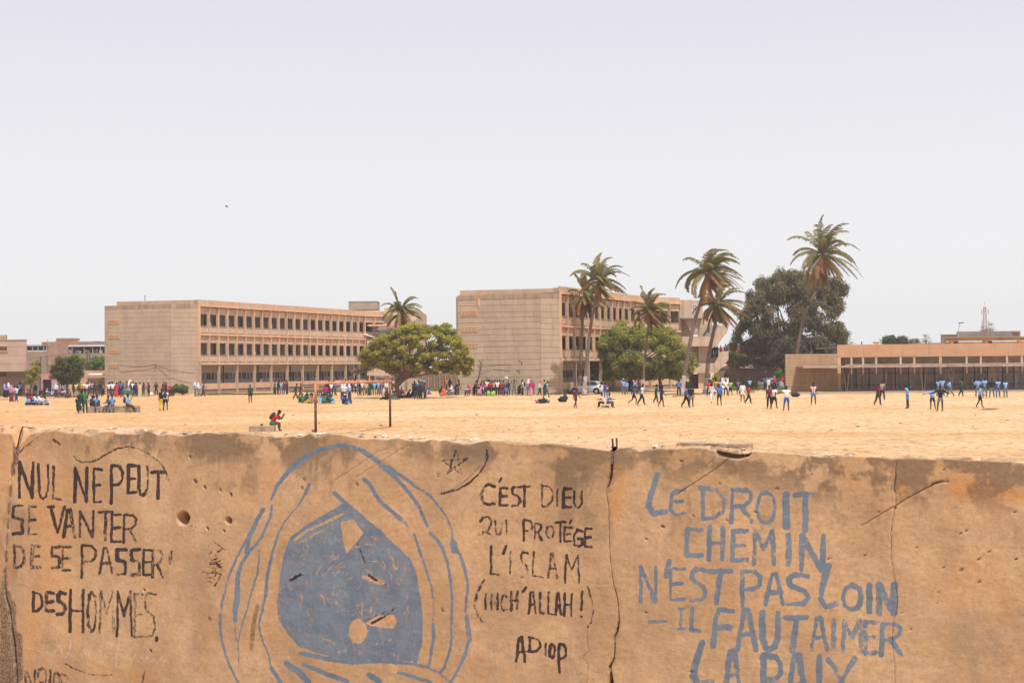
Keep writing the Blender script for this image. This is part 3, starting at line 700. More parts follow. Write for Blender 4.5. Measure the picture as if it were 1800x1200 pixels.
def wall_panel(sL, sR, ncol, nrow, zlow, seedoff, label=None):
    """sL, sR: functions of z for the side borders. One sheet: front face, coping, back face, ends."""
    vf = np.linspace(0, 1, nrow) ** 1.0
    t = np.linspace(0, 1, ncol)
    z_top0 = 2.66
    rows_s, rows_z, rows_n, rows_k = [], [], [], []
    # front rows from low to high
    lowz = [0.0, zlow * .5]
    sref = sL(z_top0) + (sR(z_top0) - sL(z_top0)) * t
    for zz in lowz:
        s = sL(zlow) + (sR(zlow) - sL(zlow)) * t
        rows_s.append(s); rows_z.append(np.full(ncol, zz)); rows_n.append(np.zeros(ncol)); rows_k.append(0)
    for v in vf:
        zt0 = edge_z(sref); z = zlow + (zt0 - zlow) * v
        s = sL(z) + (sR(z) - sL(z)) * t
        rows_s.append(s); rows_z.append(z); rows_n.append(np.zeros(ncol)); rows_k.append(1)
    S0 = rows_s[-1]; ze = rows_z[-1]
    bzv = np.interp(S0, bs, bz); bzv = np.where((S0 < bs[0]) | (S0 > bs[-1]), 2.715, bzv)
    nt = 12
    for k in range(1, nt + 1):
        w = k / nt * WTH
        m = min(1, k / 4.0); m = m * m * (3 - 2 * m)
        lump = .028 * (vnoise(S0 * 9 + 3, S0 * 0 + w * 14, 31, 4) - .5) + .016 * (vnoise(S0 * 34, S0 * 0 + w * 40, 32, 3) - .5)
        z = ze + (bzv - ze) * m + lump * min(1, k / 2) - (.012 if k == nt else 0)
        rows_s.append(S0); rows_z.append(z); rows_n.append(np.full(ncol, -w)); rows_k.append(2)
    for zz in (2.2, 0.0):
        rows_s.append(S0); rows_z.append(np.full(ncol, zz)); rows_n.append(np.full(ncol, -WTH)); rows_k.append(3)
    Sg, Zg, Ng = np.array(rows_s), np.array(rows_z), np.array(rows_n)
    K = np.array(rows_k)[:, None] * np.ones((1, ncol), int)
    px, py = wall_px(Sg, Zg)
    front = (K == 1)
    relief = .020 * (vnoise(Sg * 1.7, Zg * 1.7, 41, 3) - .5) + .010 * (vnoise(Sg * 7, Zg * 9, 42, 4) - .5) + .0035 * (vnoise(Sg * 40, Zg * 40, 43, 3) - .5)
    hole = sample(SHEET['hole'], px, py); chip = sample(SHEET['chip'], px, py); crk_shadow = sample(SHEET['crack_and_shadow'], px, py)
    dep = relief * .45 - (.085 * hole + .10 * np.clip((hole - .72) * 4, 0, 1)) * (0.8 + .4 * vnoise(Sg * 30, Zg * 30, 44, 2)) - .003 * chip - .006 * crk_shadow
    fade = np.ones_like(Sg)
    Ng = np.where(front, dep, Ng)
    Ng = np.where(K == 2, Ng + 0.004 * (vnoise(Sg * 20, Zg * 20, 45, 2) - .5), Ng)
    X = wu[0] * Sg + wnn[0] * Ng; Y = wu[1] * Sg + wnn[1] * Ng; Z = Zg
    nr, nc = Sg.shape
    V = np.stack([X, Y, Z], -1).reshape(-1, 3)
    idx = np.arange(nr * nc).reshape(nr, nc)
    Q = np.stack([idx[:-1, :-1], idx[:-1, 1:], idx[1:, 1:], idx[1:, :-1]], -1).reshape(-1, 4)
    # end faces: strips from the border of the front face back through the thickness
    Vx, Qx = [], []
    off = nr * nc
    lastf = int(np.max(np.where(K[:, 0] == 1)))
    for col in (0, nc - 1):
        ids = idx[:lastf + 1, col]
        cur = ids
        for dpt in (.04, .11, .2):
            new = V[ids].copy(); new[:, 0] -= wnn[0] * dpt; new[:, 1] -= wnn[1] * dpt
            jit = (vnoise(new[:, 2] * 22, np.full(len(ids), dpt * 31 + seedoff), 51, 3) - .5) * (.03 if dpt < .2 else 0)
            sg = 1 if col == 0 else -1
            new[:, 0] += wu[0] * jit; new[:, 1] += wu[1] * jit
            nid = off + np.arange(len(ids)); off += len(ids)
            Vx.append(new)
            q = np.stack([cur[:-1], cur[1:], nid[1:], nid[:-1]], -1)
            if col == 0: q = q
            else: q = q[:, ::-1]
            Qx.append(q); cur = nid
    V = np.concatenate([V] + Vx); Q = np.concatenate([Q] + Qx)
    me = bpy.data.meshes.new('wall_panel')
    me.vertices.add(len(V)); me.vertices.foreach_set('co', V.astype(np.float32).ravel())
    me.loops.add(len(Q) * 4); me.loops.foreach_set('vertex_index', Q.astype(np.int32).ravel())
    me.polygons.add(len(Q)); me.polygons.foreach_set('loop_start', np.arange(0, len(Q) * 4, 4, dtype=np.int32))
    me.polygons.foreach_set('loop_total', np.full(len(Q), 4, np.int32))
    me.update(calc_edges=True)
    nf = nr * nc
    P1 = np.zeros((len(V), 4), np.float32); P2 = np.zeros((len(V), 4), np.float32)
    m = (K == 1).ravel()
    for i, k in enumerate(('black', 'blue', 'white')): P1[:nf, i] = (sample(SHEET[k], px, py).ravel() * m) ** .72
    P1[:nf, 3] = np.maximum(crk_shadow, np.clip((hole - .72) * 4, 0, .9)).ravel() * m  # alpha also darkens the inside of deep holes, shade put into the colour
    gr = sample(SHEET['grime'], px, py)
    topg = np.clip((vnoise(Sg * 5, Ng * 8, 61, 4) - .5) * 4, 0, .5)
    P2[:nf, 0] = np.where(K == 1, gr, np.where(K == 2, topg, .2)).ravel()
    P2[:nf, 1] = (sample(SHEET['ochre'], px, py)).ravel() * m
    P2[:nf, 2] = np.where(K == 1, chip, np.where(K == 2, np.clip((vnoise(Sg * 16, Ng * 30, 62, 3) - .56) * 5, 0, .7), 0)).ravel()
    P2[nf:, 2] = .9; P2[:, 3] = 1
    for nm, arr in (('paint', P1), ('wear', P2)):
        a = me.attributes.new(nm, 'FLOAT_COLOR', 'POINT'); a.data.foreach_set('color', arr.ravel())
    me.materials.append(M_WALL)
    me.polygons.foreach_set('use_smooth', [True] * len(me.polygons))
    o = obj('wall_panel', me, wall, (0, 0, 0))
    if label: o['label'] = label
    return o

ppm1, ppm0 = 2.6087 * F / 9.6, 2.609 * F / 12.4
sL1 = lambda z: crack_s(cr0, z, CR0W, +1, ppm0); sR0 = lambda z: crack_s(cr0, z, CR0W, -1, ppm0)
sR1 = lambda z: crack_s(cr1, z, CR1W, -1, ppm1); sL2 = lambda z: crack_s(cr1, z, CR1W, +1, ppm1)
s_end, _ = wall_sz(1830, 1000)
cst = lambda v: (lambda z: np.full(np.shape(z), v) if np.shape(z) else v)
wall_panel(cst(-3.2), sR0, 160, 150, .50, 1, 'rough wall panel with broken plaster at the left edge')
wall_panel(sL1, sR1, 1000, 300, .50, 2, 'wall panel painted with a blue hooded face between two black verses')
wall_panel(sL2, cst(s_end), 560, 250, 1.25, 3, 'wall panel painted with a large blue verse')
wall_panel(cst(s_end + .004), cst(s_end + 2.6), 90, 60, 1.25, 4)
# broken concrete of the old post showing in the open joint, and the two bars standing out of it
for (pts, w) in ((cr1, .12), (cr0, .16)):
    for z0 in (2.35, 1.6, .8):
        s0 = float(np.interp(z0, [p[1] for p in pts][::-1], [p[0] for p in pts][::-1]))
        p = WA + WU * s0 - WN * .125; p.z = 0
        box('joint_core', wall, mat('broken_joint_concrete', (.17, .105, .07), var=.4, scale=18, bump=.6, bscale=30), (p.x, p.y, {2.35: 2.31, 1.6: 1.6, .8: .6}[z0]), (w, .12, {2.35: .66, 1.6: .78, .8: 1.2}[z0]), math.atan2(WU.y, WU.x))
M_RUST = mat('rusty_bar', (.075, .035, .022), var=.3, scale=30, rough=.9)
for px, y0, y1 in ((1069, 781, 771), (1076.5, 800, 770)):
    s0, za = wall_sz(px, y0 + 8); _, zb = wall_sz(px, y1)
    p = WA + WU * s0 - WN * .05; p.z = 0
    tubeobj('reinforcement_bar', wall, M_RUST, [(p.x, p.y, za), (p.x + .001, p.y, (za + zb) / 2), (p.x - .002, p.y, zb)], .006, 6)
# pale shell stones set in the coping
M_SHELL = mat('white_shell_stone', (.78, .74, .68), var=.15, scale=20)
M_GREYST = mat('grey_coping_stone', (.40, .29, .21), var=.3, scale=14, bump=.4, bscale=30)
stones = []
for k in range(3):
    bm = bmesh.new(); bmesh.ops.create_icosphere(bm, subdivisions=2, radius=1)
    for v in bm.verts: v.co *= 1 + .35 * (random.Random(k * 100 + v.index).random() - .5)
    me = bpy.data.meshes.new('stone'); bm.to_mesh(me); bm.free(); me.materials.append(M_SHELL); stones.append(me)
    m2 = me.copy(); m2.materials.clear(); m2.materials.append(M_GREYST); stones.append(m2)
def coping_stone(px, r, white, wpos=.1, up=0):
    s0, _ = wall_sz(px, 780)
    z = float(np.interp(s0, bs, bz))
    p = WU * s0 - WN * wpos
    o = obj('coping_stone', stones[rnd.randrange(3) * 2 + (0 if white else 1)], wall, (p.x, p.y, z + up), rnd.uniform(0, 6))
    o.scale = (r * rnd.uniform(.8, 1.7), r, r * rnd.uniform(.45, .7))
for px, r in [(97, .016), (168, .014), (197, .013), (211, .012), (243, .017), (545, .018), (553, .02), (660, .014), (668, .018), (712, .012), (725, .01), (816, .02), (822, .014), (985, .012), (1060, .016), (1052, .01), (1221, .017), (1245, .014), (1258, .018), (1250, .011), (1420, .008), (1436, .008), (1490, .008), (1655, .006)]:
    coping_stone(px, r * .8, True, rnd.uniform(.03, .16), .002)
for k in range(70):
    coping_stone(rnd.uniform(-60, 1310) if k < 55 else rnd.uniform(1310, 1850), rnd.uniform(.006, .018), rnd.random() < .12, rnd.uniform(.03, .18), -.003)
# loose slab of mortar left on the coping beside the pocket
v, f = boxvf((0, 0, 0), (1, 1, 1))
sA, _ = wall_sz(1182, 780); sB, _ = wall_sz(1295, 780)
cc = WU * ((sA + sB) / 2) - WN * .12
o = box('coping_slab', wall, mat('coping_mortar', (.40, .28, .20), var=.3, scale=12, bump=.5, bscale=25), wall.location + cc + Vector((0, 0, float(np.interp((sA + sB) / 2, bs, bz)) - .006)), ((sB - sA), .15, .03), math.atan2(WU.y, WU.x))
# ================================================================== ground
M_SAND = bpy.data.materials.new('dry_orange_sand'); M_SAND.use_nodes = True
def sand_material():
    n, l = M_SAND.node_tree.nodes, M_SAND.node_tree.links
    b = n['Principled BSDF']; b.inputs['Roughness'].default_value = .95; b.inputs['Specular IOR Level'].default_value = .1
    g = n.new('ShaderNodeNewGeometry')
    def noise(scale, detail=6, rough=.6, st=(1, 1, 1)):
        mp = n.new('ShaderNodeMapping'); mp.inputs['Scale'].default_value = st; l.new(g.outputs['Position'], mp.inputs['Vector'])
        t = n.new('ShaderNodeTexNoise'); t.inputs['Scale'].default_value = scale; t.inputs['Detail'].default_value = detail; t.inputs['Roughness'].default_value = rough
        l.new(mp.outputs[0], t.inputs['Vector']); return t.outputs['Fac']
    def rng(x, a, c, lo=0, hi=1):
        r = n.new('ShaderNodeMapRange'); r.interpolation_type = 'SMOOTHSTEP'
        for k, v in (('From Min', a), ('From Max', c), ('To Min', lo), ('To Max', hi)): r.inputs[k].default_value = v
        l.new(x, r.inputs['Value']); return r.outputs[0]
    def mix(f, a, c):
        m = n.new('ShaderNodeMix'); m.data_type = 'RGBA'; l.new(f, m.inputs['Factor'])
        for k, v in (('A', a), ('B', c)):
            if isinstance(v, tuple): m.inputs[k].default_value = v + (1,)
            else: l.new(v, m.inputs[k])
        return m.outputs['Result']
    c = mix(rng(noise(.05, 5, .6, (.6, 1.1, 1)), .35, .66), (.83, .58, .335), (.78, .50, .26))
    # trampled redder earth in long patches, more of it on the left of the field
    sx = n.new('ShaderNodeSeparateXYZ'); l.new(g.outputs['Position'], sx.inputs[0])
    left = rng(sx.outputs['X'], -38, 10, .14, 0)
    nz = n.new('ShaderNodeMath'); nz.operation = 'ADD'; l.new(noise(.085, 8, .7, (.55, 1.0, 1)), nz.inputs[0]); l.new(left, nz.inputs[1])
    c = mix(rng(nz.outputs[0], .47, .64, 0, .9), c, (.72, .40, .175))
    c = mix(rng(noise(.45, 9, .78, (1, .6, 1)), .50, .66, 0, .55), c, (.58, .295, .13))
    c = mix(rng(noise(.30, 9, .75, (1, .6, 1)), .50, .68, 0, .7), c, (.84, .60, .38))
    c = mix(rng(noise(1.9, 6, .8, (1, .45, 1)), .51, .60, 0, .8), c, (.48, .26, .11))
    c = mix(rng(noise(5, 5, .8, (1, .3, 1)), .55, .63, 0, .7), c, (.34, .17, .08))
    l.new(c, b.inputs['Base Color'])
    h1 = noise(2.2, 7, .72); h2 = noise(11, 4, .6)
    a = n.new('ShaderNodeMath'); a.operation = 'MULTIPLY_ADD'; l.new(h2, a.inputs[0]); a.inputs[1].default_value = .35; l.new(h1, a.inputs[2])
    bp = n.new('ShaderNodeBump'); bp.inputs['Strength'].default_value = 1.0; bp.inputs['Distance'].default_value = .22
    l.new(a.outputs[0], bp.inputs['Height']); l.new(bp.outputs[0], b.inputs['Normal'])
sand_material()
# the field: finer where it is near, flat beyond
def grid_sheet(name, x0, x1, y0, y1, nx, ny, fz, m):
    xs, ys = np.linspace(x0, x1, nx), np.linspace(y0, y1, ny)
    X, Y = np.meshgrid(xs, ys); Z = fz(X, Y)
    V = np.stack([X, Y, Z], -1).reshape(-1, 3)
    idx = np.arange(nx * ny).reshape(ny, nx)
    Q = np.stack([idx[:-1, :-1], idx[:-1, 1:], idx[1:, 1:], idx[1:, :-1]], -1).reshape(-1, 4)
    me = bpy.data.meshes.new(name)
    me.vertices.add(len(V)); me.vertices.foreach_set('co', V.astype(np.float32).ravel())
    me.loops.add(len(Q) * 4); me.loops.foreach_set('vertex_index', Q.astype(np.int32).ravel())
    me.polygons.add(len(Q)); me.polygons.foreach_set('loop_start', np.arange(0, len(Q) * 4, 4, dtype=np.int32)); me.polygons.foreach_set('loop_total', np.full(len(Q), 4, np.int32))
    me.update(calc_edges=True); me.materials.append(m)
    me.polygons.foreach_set('use_smooth', [True] * len(me.polygons))
    return me
def field_z(X, Y):
    ed = np.clip(np.minimum.reduce([(X + 130) / 15, (130 - X) / 15, (Y - 14) / 8, (235 - Y) / 15]), 0, 1)
    z = .10 * (vnoise(X / 2.6 + 90, Y / 2.6 + 90, 71, 5) - .5) + .035 * (vnoise(X * 2.3 + 400, Y * 1.2 + 400, 72, 3) - .5)
    return z * ed + .004
obj('sand_field', grid_sheet('sand_field', -130, 130, 14, 235, 620, 560, field_z, M_SAND), kind='structure')
obj('ground', mesh_from('ground', [(-4000, -500, -.06), (4000, -500, -.06), (4000, 5000, -.06), (-4000, 5000, -.06)], [(0, 1, 2, 3)], M_SAND), kind='structure')
# the street side, where the photographer is, lies higher
st_a, st_b = WA - WU * 14 + WN * .32, WB + WU * 10 + WN * .32
st = [(st_a.x, st_a.y), (st_b.x, st_b.y), (st_b.x + WN.x * 16, st_b.y + WN.y * 16), (st_a.x + WN.x * 16, st_a.y + WN.y * 16)]
obj('street', mesh_from('street', [(x, y, .42) for x, y in st] + [(x, y, -.05) for x, y in st], [(0, 1, 2, 3), (0, 4, 5, 1), (1, 5, 6, 2), (2, 6, 7, 3), (3, 7, 4, 0)], M_SAND), kind='structure')

# ================================================================== school blocks
def along(path, bay):
    """bay corners along a polyline: list of (point, angle, length)"""
    P = [Vector((x, y, 0)) for x, y in path]
    cum = [0]
    for i in range(len(P) - 1): cum.append(cum[-1] + (P[i + 1] - P[i]).length)
    n = max(1, round(cum[-1] / bay)); step = cum[-1] / n
    def pt(s):
        for i in range(len(P) - 1):
            if s <= cum[i + 1] + 1e-6:
                return P[i].lerp(P[i + 1], (s - cum[i]) / (cum[i + 1] - cum[i]))
        return P[-1]
    out = []
    for k in range(n):
        a, b = pt(k * step), pt((k + 1) * step)
        out.append((a, math.atan2(b.y - a.y, b.x - a.x), (b - a).length))
    return out

LV = dict(p0=.45, p1=1.33, f1=3.70, b1=4.04, s1b=4.12, s1t=4.90, w1b=4.98, w1t=6.45, s2b=6.50, s2t=7.32, m0=7.42, m1=7.70, s3b=7.78, s3t=8.58, w2b=8.66, w2t=10.12, s4b=10.17, s4t=10.98, t0=11.08, t1=11.36, par=11.95)

def school_block(name, path, label, cat, depth=8.5, bay=2.12, shutter_seed=1, redwin=.3):
    rr = random.Random(shutter_seed)
    bays = along(path, bay)
    root = empty(name, (path[0][0], path[0][1], 0), label, cat)
    def loc(A, a, lx, ln, z):
        return (A.x + math.cos(a) * lx + math.sin(a) * ln, A.y + math.sin(a) * lx - math.cos(a) * ln, z)
    for k, (A, a, L) in enumerate(bays):
        def P(nm, m, lx, ln, z0, z1, sx, sn, **kw):
            return box(nm, root, m, loc(A, a, lx, ln, (z0 + z1) / 2), (sx, sn, z1 - z0), a, **kw)
        # long bands, one cast length per bay
        P('roof_parapet', M_ORANGE if k % 5 else M_CREAM, L / 2, -.10, LV['t1'] + .02, LV['par'], L + .01, .16)
        P('cornice_beam', M_ORANGE2, L / 2, .12, LV['t0'], LV['t1'], L + .01, .40)
        P('floor_beam', M_ORANGE2, L / 2, .08, LV['m0'], LV['m1'], L + .005, .30)
        P('floor_beam', M_CREAM, L / 2, .12, LV['f1'], LV['b1'], L + .01, .44)
        for (u0, u1, lo0, lo1, w0, w1, fl) in ((LV['s2b'], LV['s2t'], LV['s1b'], LV['s1t'], LV['w1b'], LV['w1t'], 3.86), (LV['s4b'], LV['s4t'], LV['s3b'], LV['s3t'], LV['w2b'], LV['w2t'], 7.56)):
            P('spandrel_panel', M_CREAM, L / 2, -.05 + rr.uniform(-.006, .006), u0, u1, L - .22, .08)
            P('spandrel_panel', M_CREAM, L / 2, .02 + rr.uniform(-.006, .006), lo0, lo1, L - .22, .14)
            P('window_sill', M_SLAB, L / 2 - .1, .04, lo1 + .004, w0 + .02, L - .30, .22)
            P('wall_pier', M_END, L - .14, -.07, w0 + .02, w1 + .05, .14, .10)
            # wall of the classrooms behind the open gallery
            P('gallery_wall', M_INNER, L / 2, -2.45, fl, fl + 3.55, L + .02, .12)
            wm = M_DARKRED if rr.random() < redwin else M_DARKWIN
            wz0, wz1 = fl + (1.0 if rr.random() < .8 else .12), fl + 2.55
            f = P('classroom_window', M_FRAME, L * .5, -2.37, wz0, wz1, 1.5, .05)
            for s_ in (-.36, .36):
                sub('pane', f, wm, loc(A, a, L * .5 + s_, -2.335, (wz0 + wz1) / 2), (.64, .02, wz1 - wz0 - .1), a)
            P('gallery_slab', M_SLAB, L / 2, -1.25, fl - .22, fl - .01, L + .02, 2.3)
        P('ceiling_slab', M_SLAB, L / 2, -1.25, LV['t0'], LV['t0'] + .2, L + .02, 2.3)
        # tall fins
        P('concrete_fin', M_ORANGE2 if k % 3 != 1 else M_ORANGE, .0, .09, LV['b1'] + .01, LV['t0'] - .005, .16, .25)
        # ground floor
        P('ground_wall', M_INNERC, L / 2, -1.9, 2.72, 3.64, L + .02, .12)
        P('ground_wall', M_INNER, L / 2, -1.9, .35, 1.75, L + .02, .14)
        f = P('classroom_window', M_FRAME, L / 2, -1.92, 1.76, 2.71, L + .01, .06)
        for s_, w_ in ((-.42, 1.02), (.62, .62)):
            sub('pane', f, M_DARKRED if rr.random() < .55 else M_DARKWIN, loc(A, a, L / 2 + s_, -1.875, 2.23), (w_, .02, .82), a)
        P('plinth', M_SLAB, L / 2, -1.2, .0, .42, L + .02, 2.5)
        if k % 2 == 0:
            L2 = L * 2 - .36 if k + 1 < len(bays) else L - .36
            P('parapet_panel', M_ORANGE, .18 + L2 / 2, .08, LV['p0'] + .12, LV['p1'], L2, .12)
            P('ground_column', M_END, 0, .10, 0, LV['f1'] - .004, .24, .34)
        if k % 4 == 3: 
            P('drain_pipe', M_PIPE, .5, -.9, .4, 3.64, .14, .14)
    A, a, L = bays[-1]
    E = A + Vector((math.cos(a), math.sin(a), 0)) * L
    # body: roof and back wall per straight run
    for i in range(len(path) - 1):
        p, q = Vector((*path[i], 0)), Vector((*path[i + 1], 0))
        ang = math.atan2(q.y - p.y, q.x - p.x); Ln = (q - p).length
        m_ = (p + q) / 2
        nx, ny = math.sin(ang), -math.cos(ang)
        box('roof_slab', root, M_SLAB, (m_.x - nx * depth / 2, m_.y - ny * depth / 2, 10.9), (Ln + .1, depth - .6, .10), ang)
        box('rear_wall', root, M_CREAM, (m_.x - nx * depth, m_.y - ny * depth, 5.85), (Ln + .3, .25, 11.7), ang)
        box('core_wall', root, M_JOINT, (m_.x - nx * 2.75, m_.y - ny * 2.75, 5.5), (Ln, .06, 11), ang)
    box('end_wall', root, M_CREAM, E + Vector((-math.sin(a), math.cos(a), 0)) * 1.36 + Vector((math.cos(a), math.sin(a), 0)) * .15 + Vector((0, 0, 5.7)), (.24, 2.6, 11.3), a)
    return root, bays, E

# ---- end walls made of cast courses
def course_wall(root, p, q, ztop, rows, seams, seed, m=M_END, th=.30, skip=None, z0=0.0, gap=.028, inner=True):
    """panels between p and q (x, y); each course its own row of pieces, joints left open"""
    rr = random.Random(seed)
    p, q = Vector((*p, 0)), Vector((*q, 0))
    ang = math.atan2(q.y - p.y, q.x - p.x); Ln = (q - p).length
    u = Vector((math.cos(ang), math.sin(ang), 0)); n_ = Vector((math.sin(ang), -math.cos(ang), 0))
    if inner: box('wall_core', root, M_JOINT, p + u * Ln / 2 - n_ * (th / 2 + .03) + Vector((0, 0, (ztop + z0) / 2 - .01)), (Ln - .02, th, ztop - z0 - .04), ang)
    z = z0
    hs = [rr.uniform(.8, 1.2) for _ in range(rows)]; tot = sum(hs)
    for r_ in range(rows):
        h = hs[r_] / tot * (ztop - z0)
        cuts = [0]
        while cuts[-1] < Ln:
            cuts.append(cuts[-1] + rr.uniform(*seams))
        cuts[-1] = Ln
        if len(cuts) > 2 and cuts[-1] - cuts[-2] < seams[0] * .4: cuts.pop(-2)
        for a_, b_ in zip(cuts[:-1], cuts[1:]):
            segs = [(a_, b_)]
            if skip:
                for (s0, s1, k0, k1) in skip:
                    if z + h * .5 > k0 and z + h * .5 < k1:
                        ns = []
                        for (x0, x1) in segs:
                            if x1 <= s0 or x0 >= s1: ns.append((x0, x1)); continue
                            if x0 < s0: ns.append((x0, s0))
                            if x1 > s1: ns.append((s1, x1))
                        segs = ns
            for (x0, x1) in segs:
                if x1 - x0 < .1: continue
                box('wall_panel', root, M_ENDTOP if (m is M_END and r_ == rows - 1) else m, p + u * (x0 + x1) / 2 + n_ * rr.uniform(-.008, .008) + Vector((0, 0, z + h / 2)), (x1 - x0 - gap * .7, .06, h - gap), ang)
        z += h
    return u, n_, ang, Ln

def vent(root, p, u, n_, ang, s0, s1, z0, z1, cols=10, rows=2, m=M_ORANGE2):
    """breeze-block grille let into a wall"""
    c = p + u * (s0 + s1) / 2
    box('vent_recess', root, M_PIPE, c + n_ * .012 + Vector((0, 0, (z0 + z1) / 2)), (s1 - s0, .05, z1 - z0), ang)
    V = []
    for i in range(cols + 1): V.append(boxvf((s0 + (s1 - s0) * i / cols - (s0 + s1) / 2, 0, 0), (.07, .09, z1 - z0)))
    for j in range(rows + 1): V.append(boxvf((0, .012, (z1 - z0) * (j / rows - .5)), (s1 - s0 + .1, .10, .07)))
    v, f = joinvf(V)
    o = obj('vent_grille', mesh_from('vent_grille', v, f, m), root, c + n_ * .055 + Vector((0, 0, (z0 + z1) / 2)) - root.location, ang)
    return o

# ---------------- left block
d1 = 187.0
X = lambda px, d: (px - 900) / F * d
P1a = (X(349.5, d1), d1)
P1b = (X(643, d1 * 1.228), d1 * 1.228)
P1c = (X(676, d1 * 1.243), d1 * 1.243)
B1, bays1, E1 = school_block('school_block', [P1a, P1b, P1c], 'long three-storey concrete school block on the left, its open galleries behind vertical fins', 'school building', shutter_seed=5)
c1 = (X(300, 186.5), 186.5); e1 = (X(184, 190), 190)
u, n_, ang, Ln = course_wall(B1, c1, P1a, 11.40, 21, (5, 12), 3, gap=.022)
uL, nL, aL, LnL = course_wall(B1, e1, c1, 11.40, 21, (7, 20), 4, gap=.022)
# higher parapet set back from the end wall
pa, pb = Vector((X(206, 191.5), 191.5, 0)), Vector((X(341, 188.6), 188.6, 0))
box('roof_parapet', B1, M_ORANGE, (pa + pb) / 2 + Vector((0, 0, 11.62)), ((pb - pa).length, .2, .72), math.atan2(pb.y - pa.y, pb.x - pa.x))
pc = Vector((*P1a, 0)); 
v_ = Vector((math.cos(bays1[0][1]), math.sin(bays1[0][1]), 0))
box('roof_parapet', B1, M_ORANGE, (pb + pc + v_ * .2) / 2 + Vector((0, 0, 11.62)), ((pc + v_ * .2 - pb).length + .1, .16, .70), math.atan2((pc + v_ * .2 - pb).y, (pc + v_ * .2 - pb).x))
box('side_wall', B1, M_END, Vector((*e1, 0)) + Vector((.2, 9.2, 5.7)), (.3, 18, 11.4))
box('roof_slab', B1, M_SLAB, Vector((X(268, 198), 198, 11.2)), (8.6, 14, .15), 0)
pe1 = Vector((*e1, 0))
for (y0, y1) in ((563, 569), (589, 594.5), (614.7, 620.2), (640.2, 645.8)):
    k = 190 / F
    s0, s1 = (192.5 - 184) * k, (214 - 184) * k
    z1_, z0_ = CAMZ + (hor(200) - y0) * k, CAMZ + (hor(200) - y1) * k
    vent(B1, pe1, uL, nL, aL, s0, s1, z0_, z1_, 9, 1)
# stair tower head and far wing of the left block
dW = 232.0
kW = dW / F
bx = lambda nm, root, m, x0, x1, y0, y1, Y, th, **kw: box(nm, root, m, (X((x0 + x1) / 2, Y), Y + th / 2, CAMZ + (hor((x0 + x1) / 2) - (y0 + y1) / 2) * Y / F), ((x1 - x0) * Y / F, th, abs(y1 - y0) * Y / F), **kw)
bx('wing_wall', B1, M_END, 690, 738, 543.5, 690, dW + 1.5, .4)
bx('wing_wall', B1, M_CREAM, 676, 691, 541, 690, dW + .5, .4)
bx('wing_wall', B1, M_CREAM, 676, 697, 541.5, 560, dW + .2, .28)
bx('roof_house', B1, M_END, 613, 663, 530, 544, dW + 3, 5)
bx('roof_house_coping', B1, M_SLAB, 612.6, 663.4, 529.4, 530.6, dW + 2.95, 5.1)
box('side_wall', B1, M_END, (X(738, dW + 1.5) + .1, dW + 9, 5.8), (.3, 15, 12.2))
bx('cornice_beam', B1, M_ORANGE2, 676, 737, 551, 553.6, dW - .1, .4)
# stair: landings and parapets (outline as measured)
def stair_pieces(root, polys, d, m):
    for nm, pts, dd, th, mm in polys: prism(nm, root, mm or m, pts, d + dd, th)
stair_pieces(B1, [
    ('landing_beam', [(646, 570), (697, 569.5), (697, 572.5), (646, 573.2)], -3.0, 2.6, M_ORANGE2),
    ('stair_parapet', [(684, 569), (697, 556), (697, 569)], -2.9, .2, M_CREAM),
    ('stair_parapet', [(706, 569), (723, 552), (737, 552), (737, 557), (722, 569)], -2.6, .2, M_CREAM),
    ('stair_parapet', [(636, 587), (640, 586), (666, 593.8), (664, 595.4)], -3.2, 2.2, M_WHITE),
    ('stair_parapet', [(645, 598), (700, 598), (728, 575), (738, 575), (738, 584), (712, 614), (645, 614)], -3.0, .2, M_CREAM),
    ('stair_parapet', [(645, 643), (700, 643), (730, 622), (742, 622), (742, 632), (712, 660), (645, 660)], -3.1, .2, M_CREAM),
    ('stair_back_wall', [(652, 573), (737, 573), (737, 690), (652, 690)], .0, .2, M_INNER),
    ('stair_column', [(648.5, 660), (650.5, 660), (650.5, 692), (648.5, 692)], -3.1, .25, M_CREAM),
    ('stair_column', [(676, 660), (683, 660), (683, 690), (676, 690)], -2.6, 2, M_CREAM),
    ('ramp_wall', [(680, 672), (716, 664), (716, 692), (680, 692)], -9, .3, M_CREAM)], dW, M_CREAM)
vent(B1, Vector((X(708, dW + 1.5), dW + 1.5, 0)), Vector((1, 0, 0)), Vector((0, -1, 0)), 0, 0, 2.0, 9.4, 11.0, 5, 4, M_CREAM)
prism('roof_antenna', B1, M_FRAME, [(253.6, 518.5), (255.4, 518.5), (255.4, 531), (253.6, 531)], 200, .12)

# ---------------- right block
d2 = 163.0
P2 = [(X(984.5, d2), d2), (X(1096, 182.6), 182.6), (X(1135, 189.3), 189.3), (X(1170, 192.6), 192.6), (X(1196, 194.4), 194.4)]
B2, bays2, E2 = school_block('school_block', P2, 'curved three-storey concrete school block behind the palms, ending in an open zigzag stair', 'school building', shutter_seed=9, redwin=.1)
c2 = (X(950, 162.2), 162.2); e2 = (X(804.5, 165.5), 165.5)
course_wall(B2, c2, P2[0], 11.15, 17, (1.0, 2.2), 13, gap=.03)
u2, n2_, a2, Ln2 = course_wall(B2, e2, c2, 11.15, 17, (1.8, 3.8), 14, gap=.034)
pe2 = Vector((*e2, 0))
for (y0, y1) in ((547, 554), (575, 582.4), (603.6, 611)):
    k = 165 / F
    vent(B2, pe2, u2, n2_, a2, (812.5 - 804.5) * k, (841.5 - 804.5) * k, CAMZ + (hor(820) - y1) * k, CAMZ + (hor(820) - y0) * k, 11, 2)
k = 165 / F
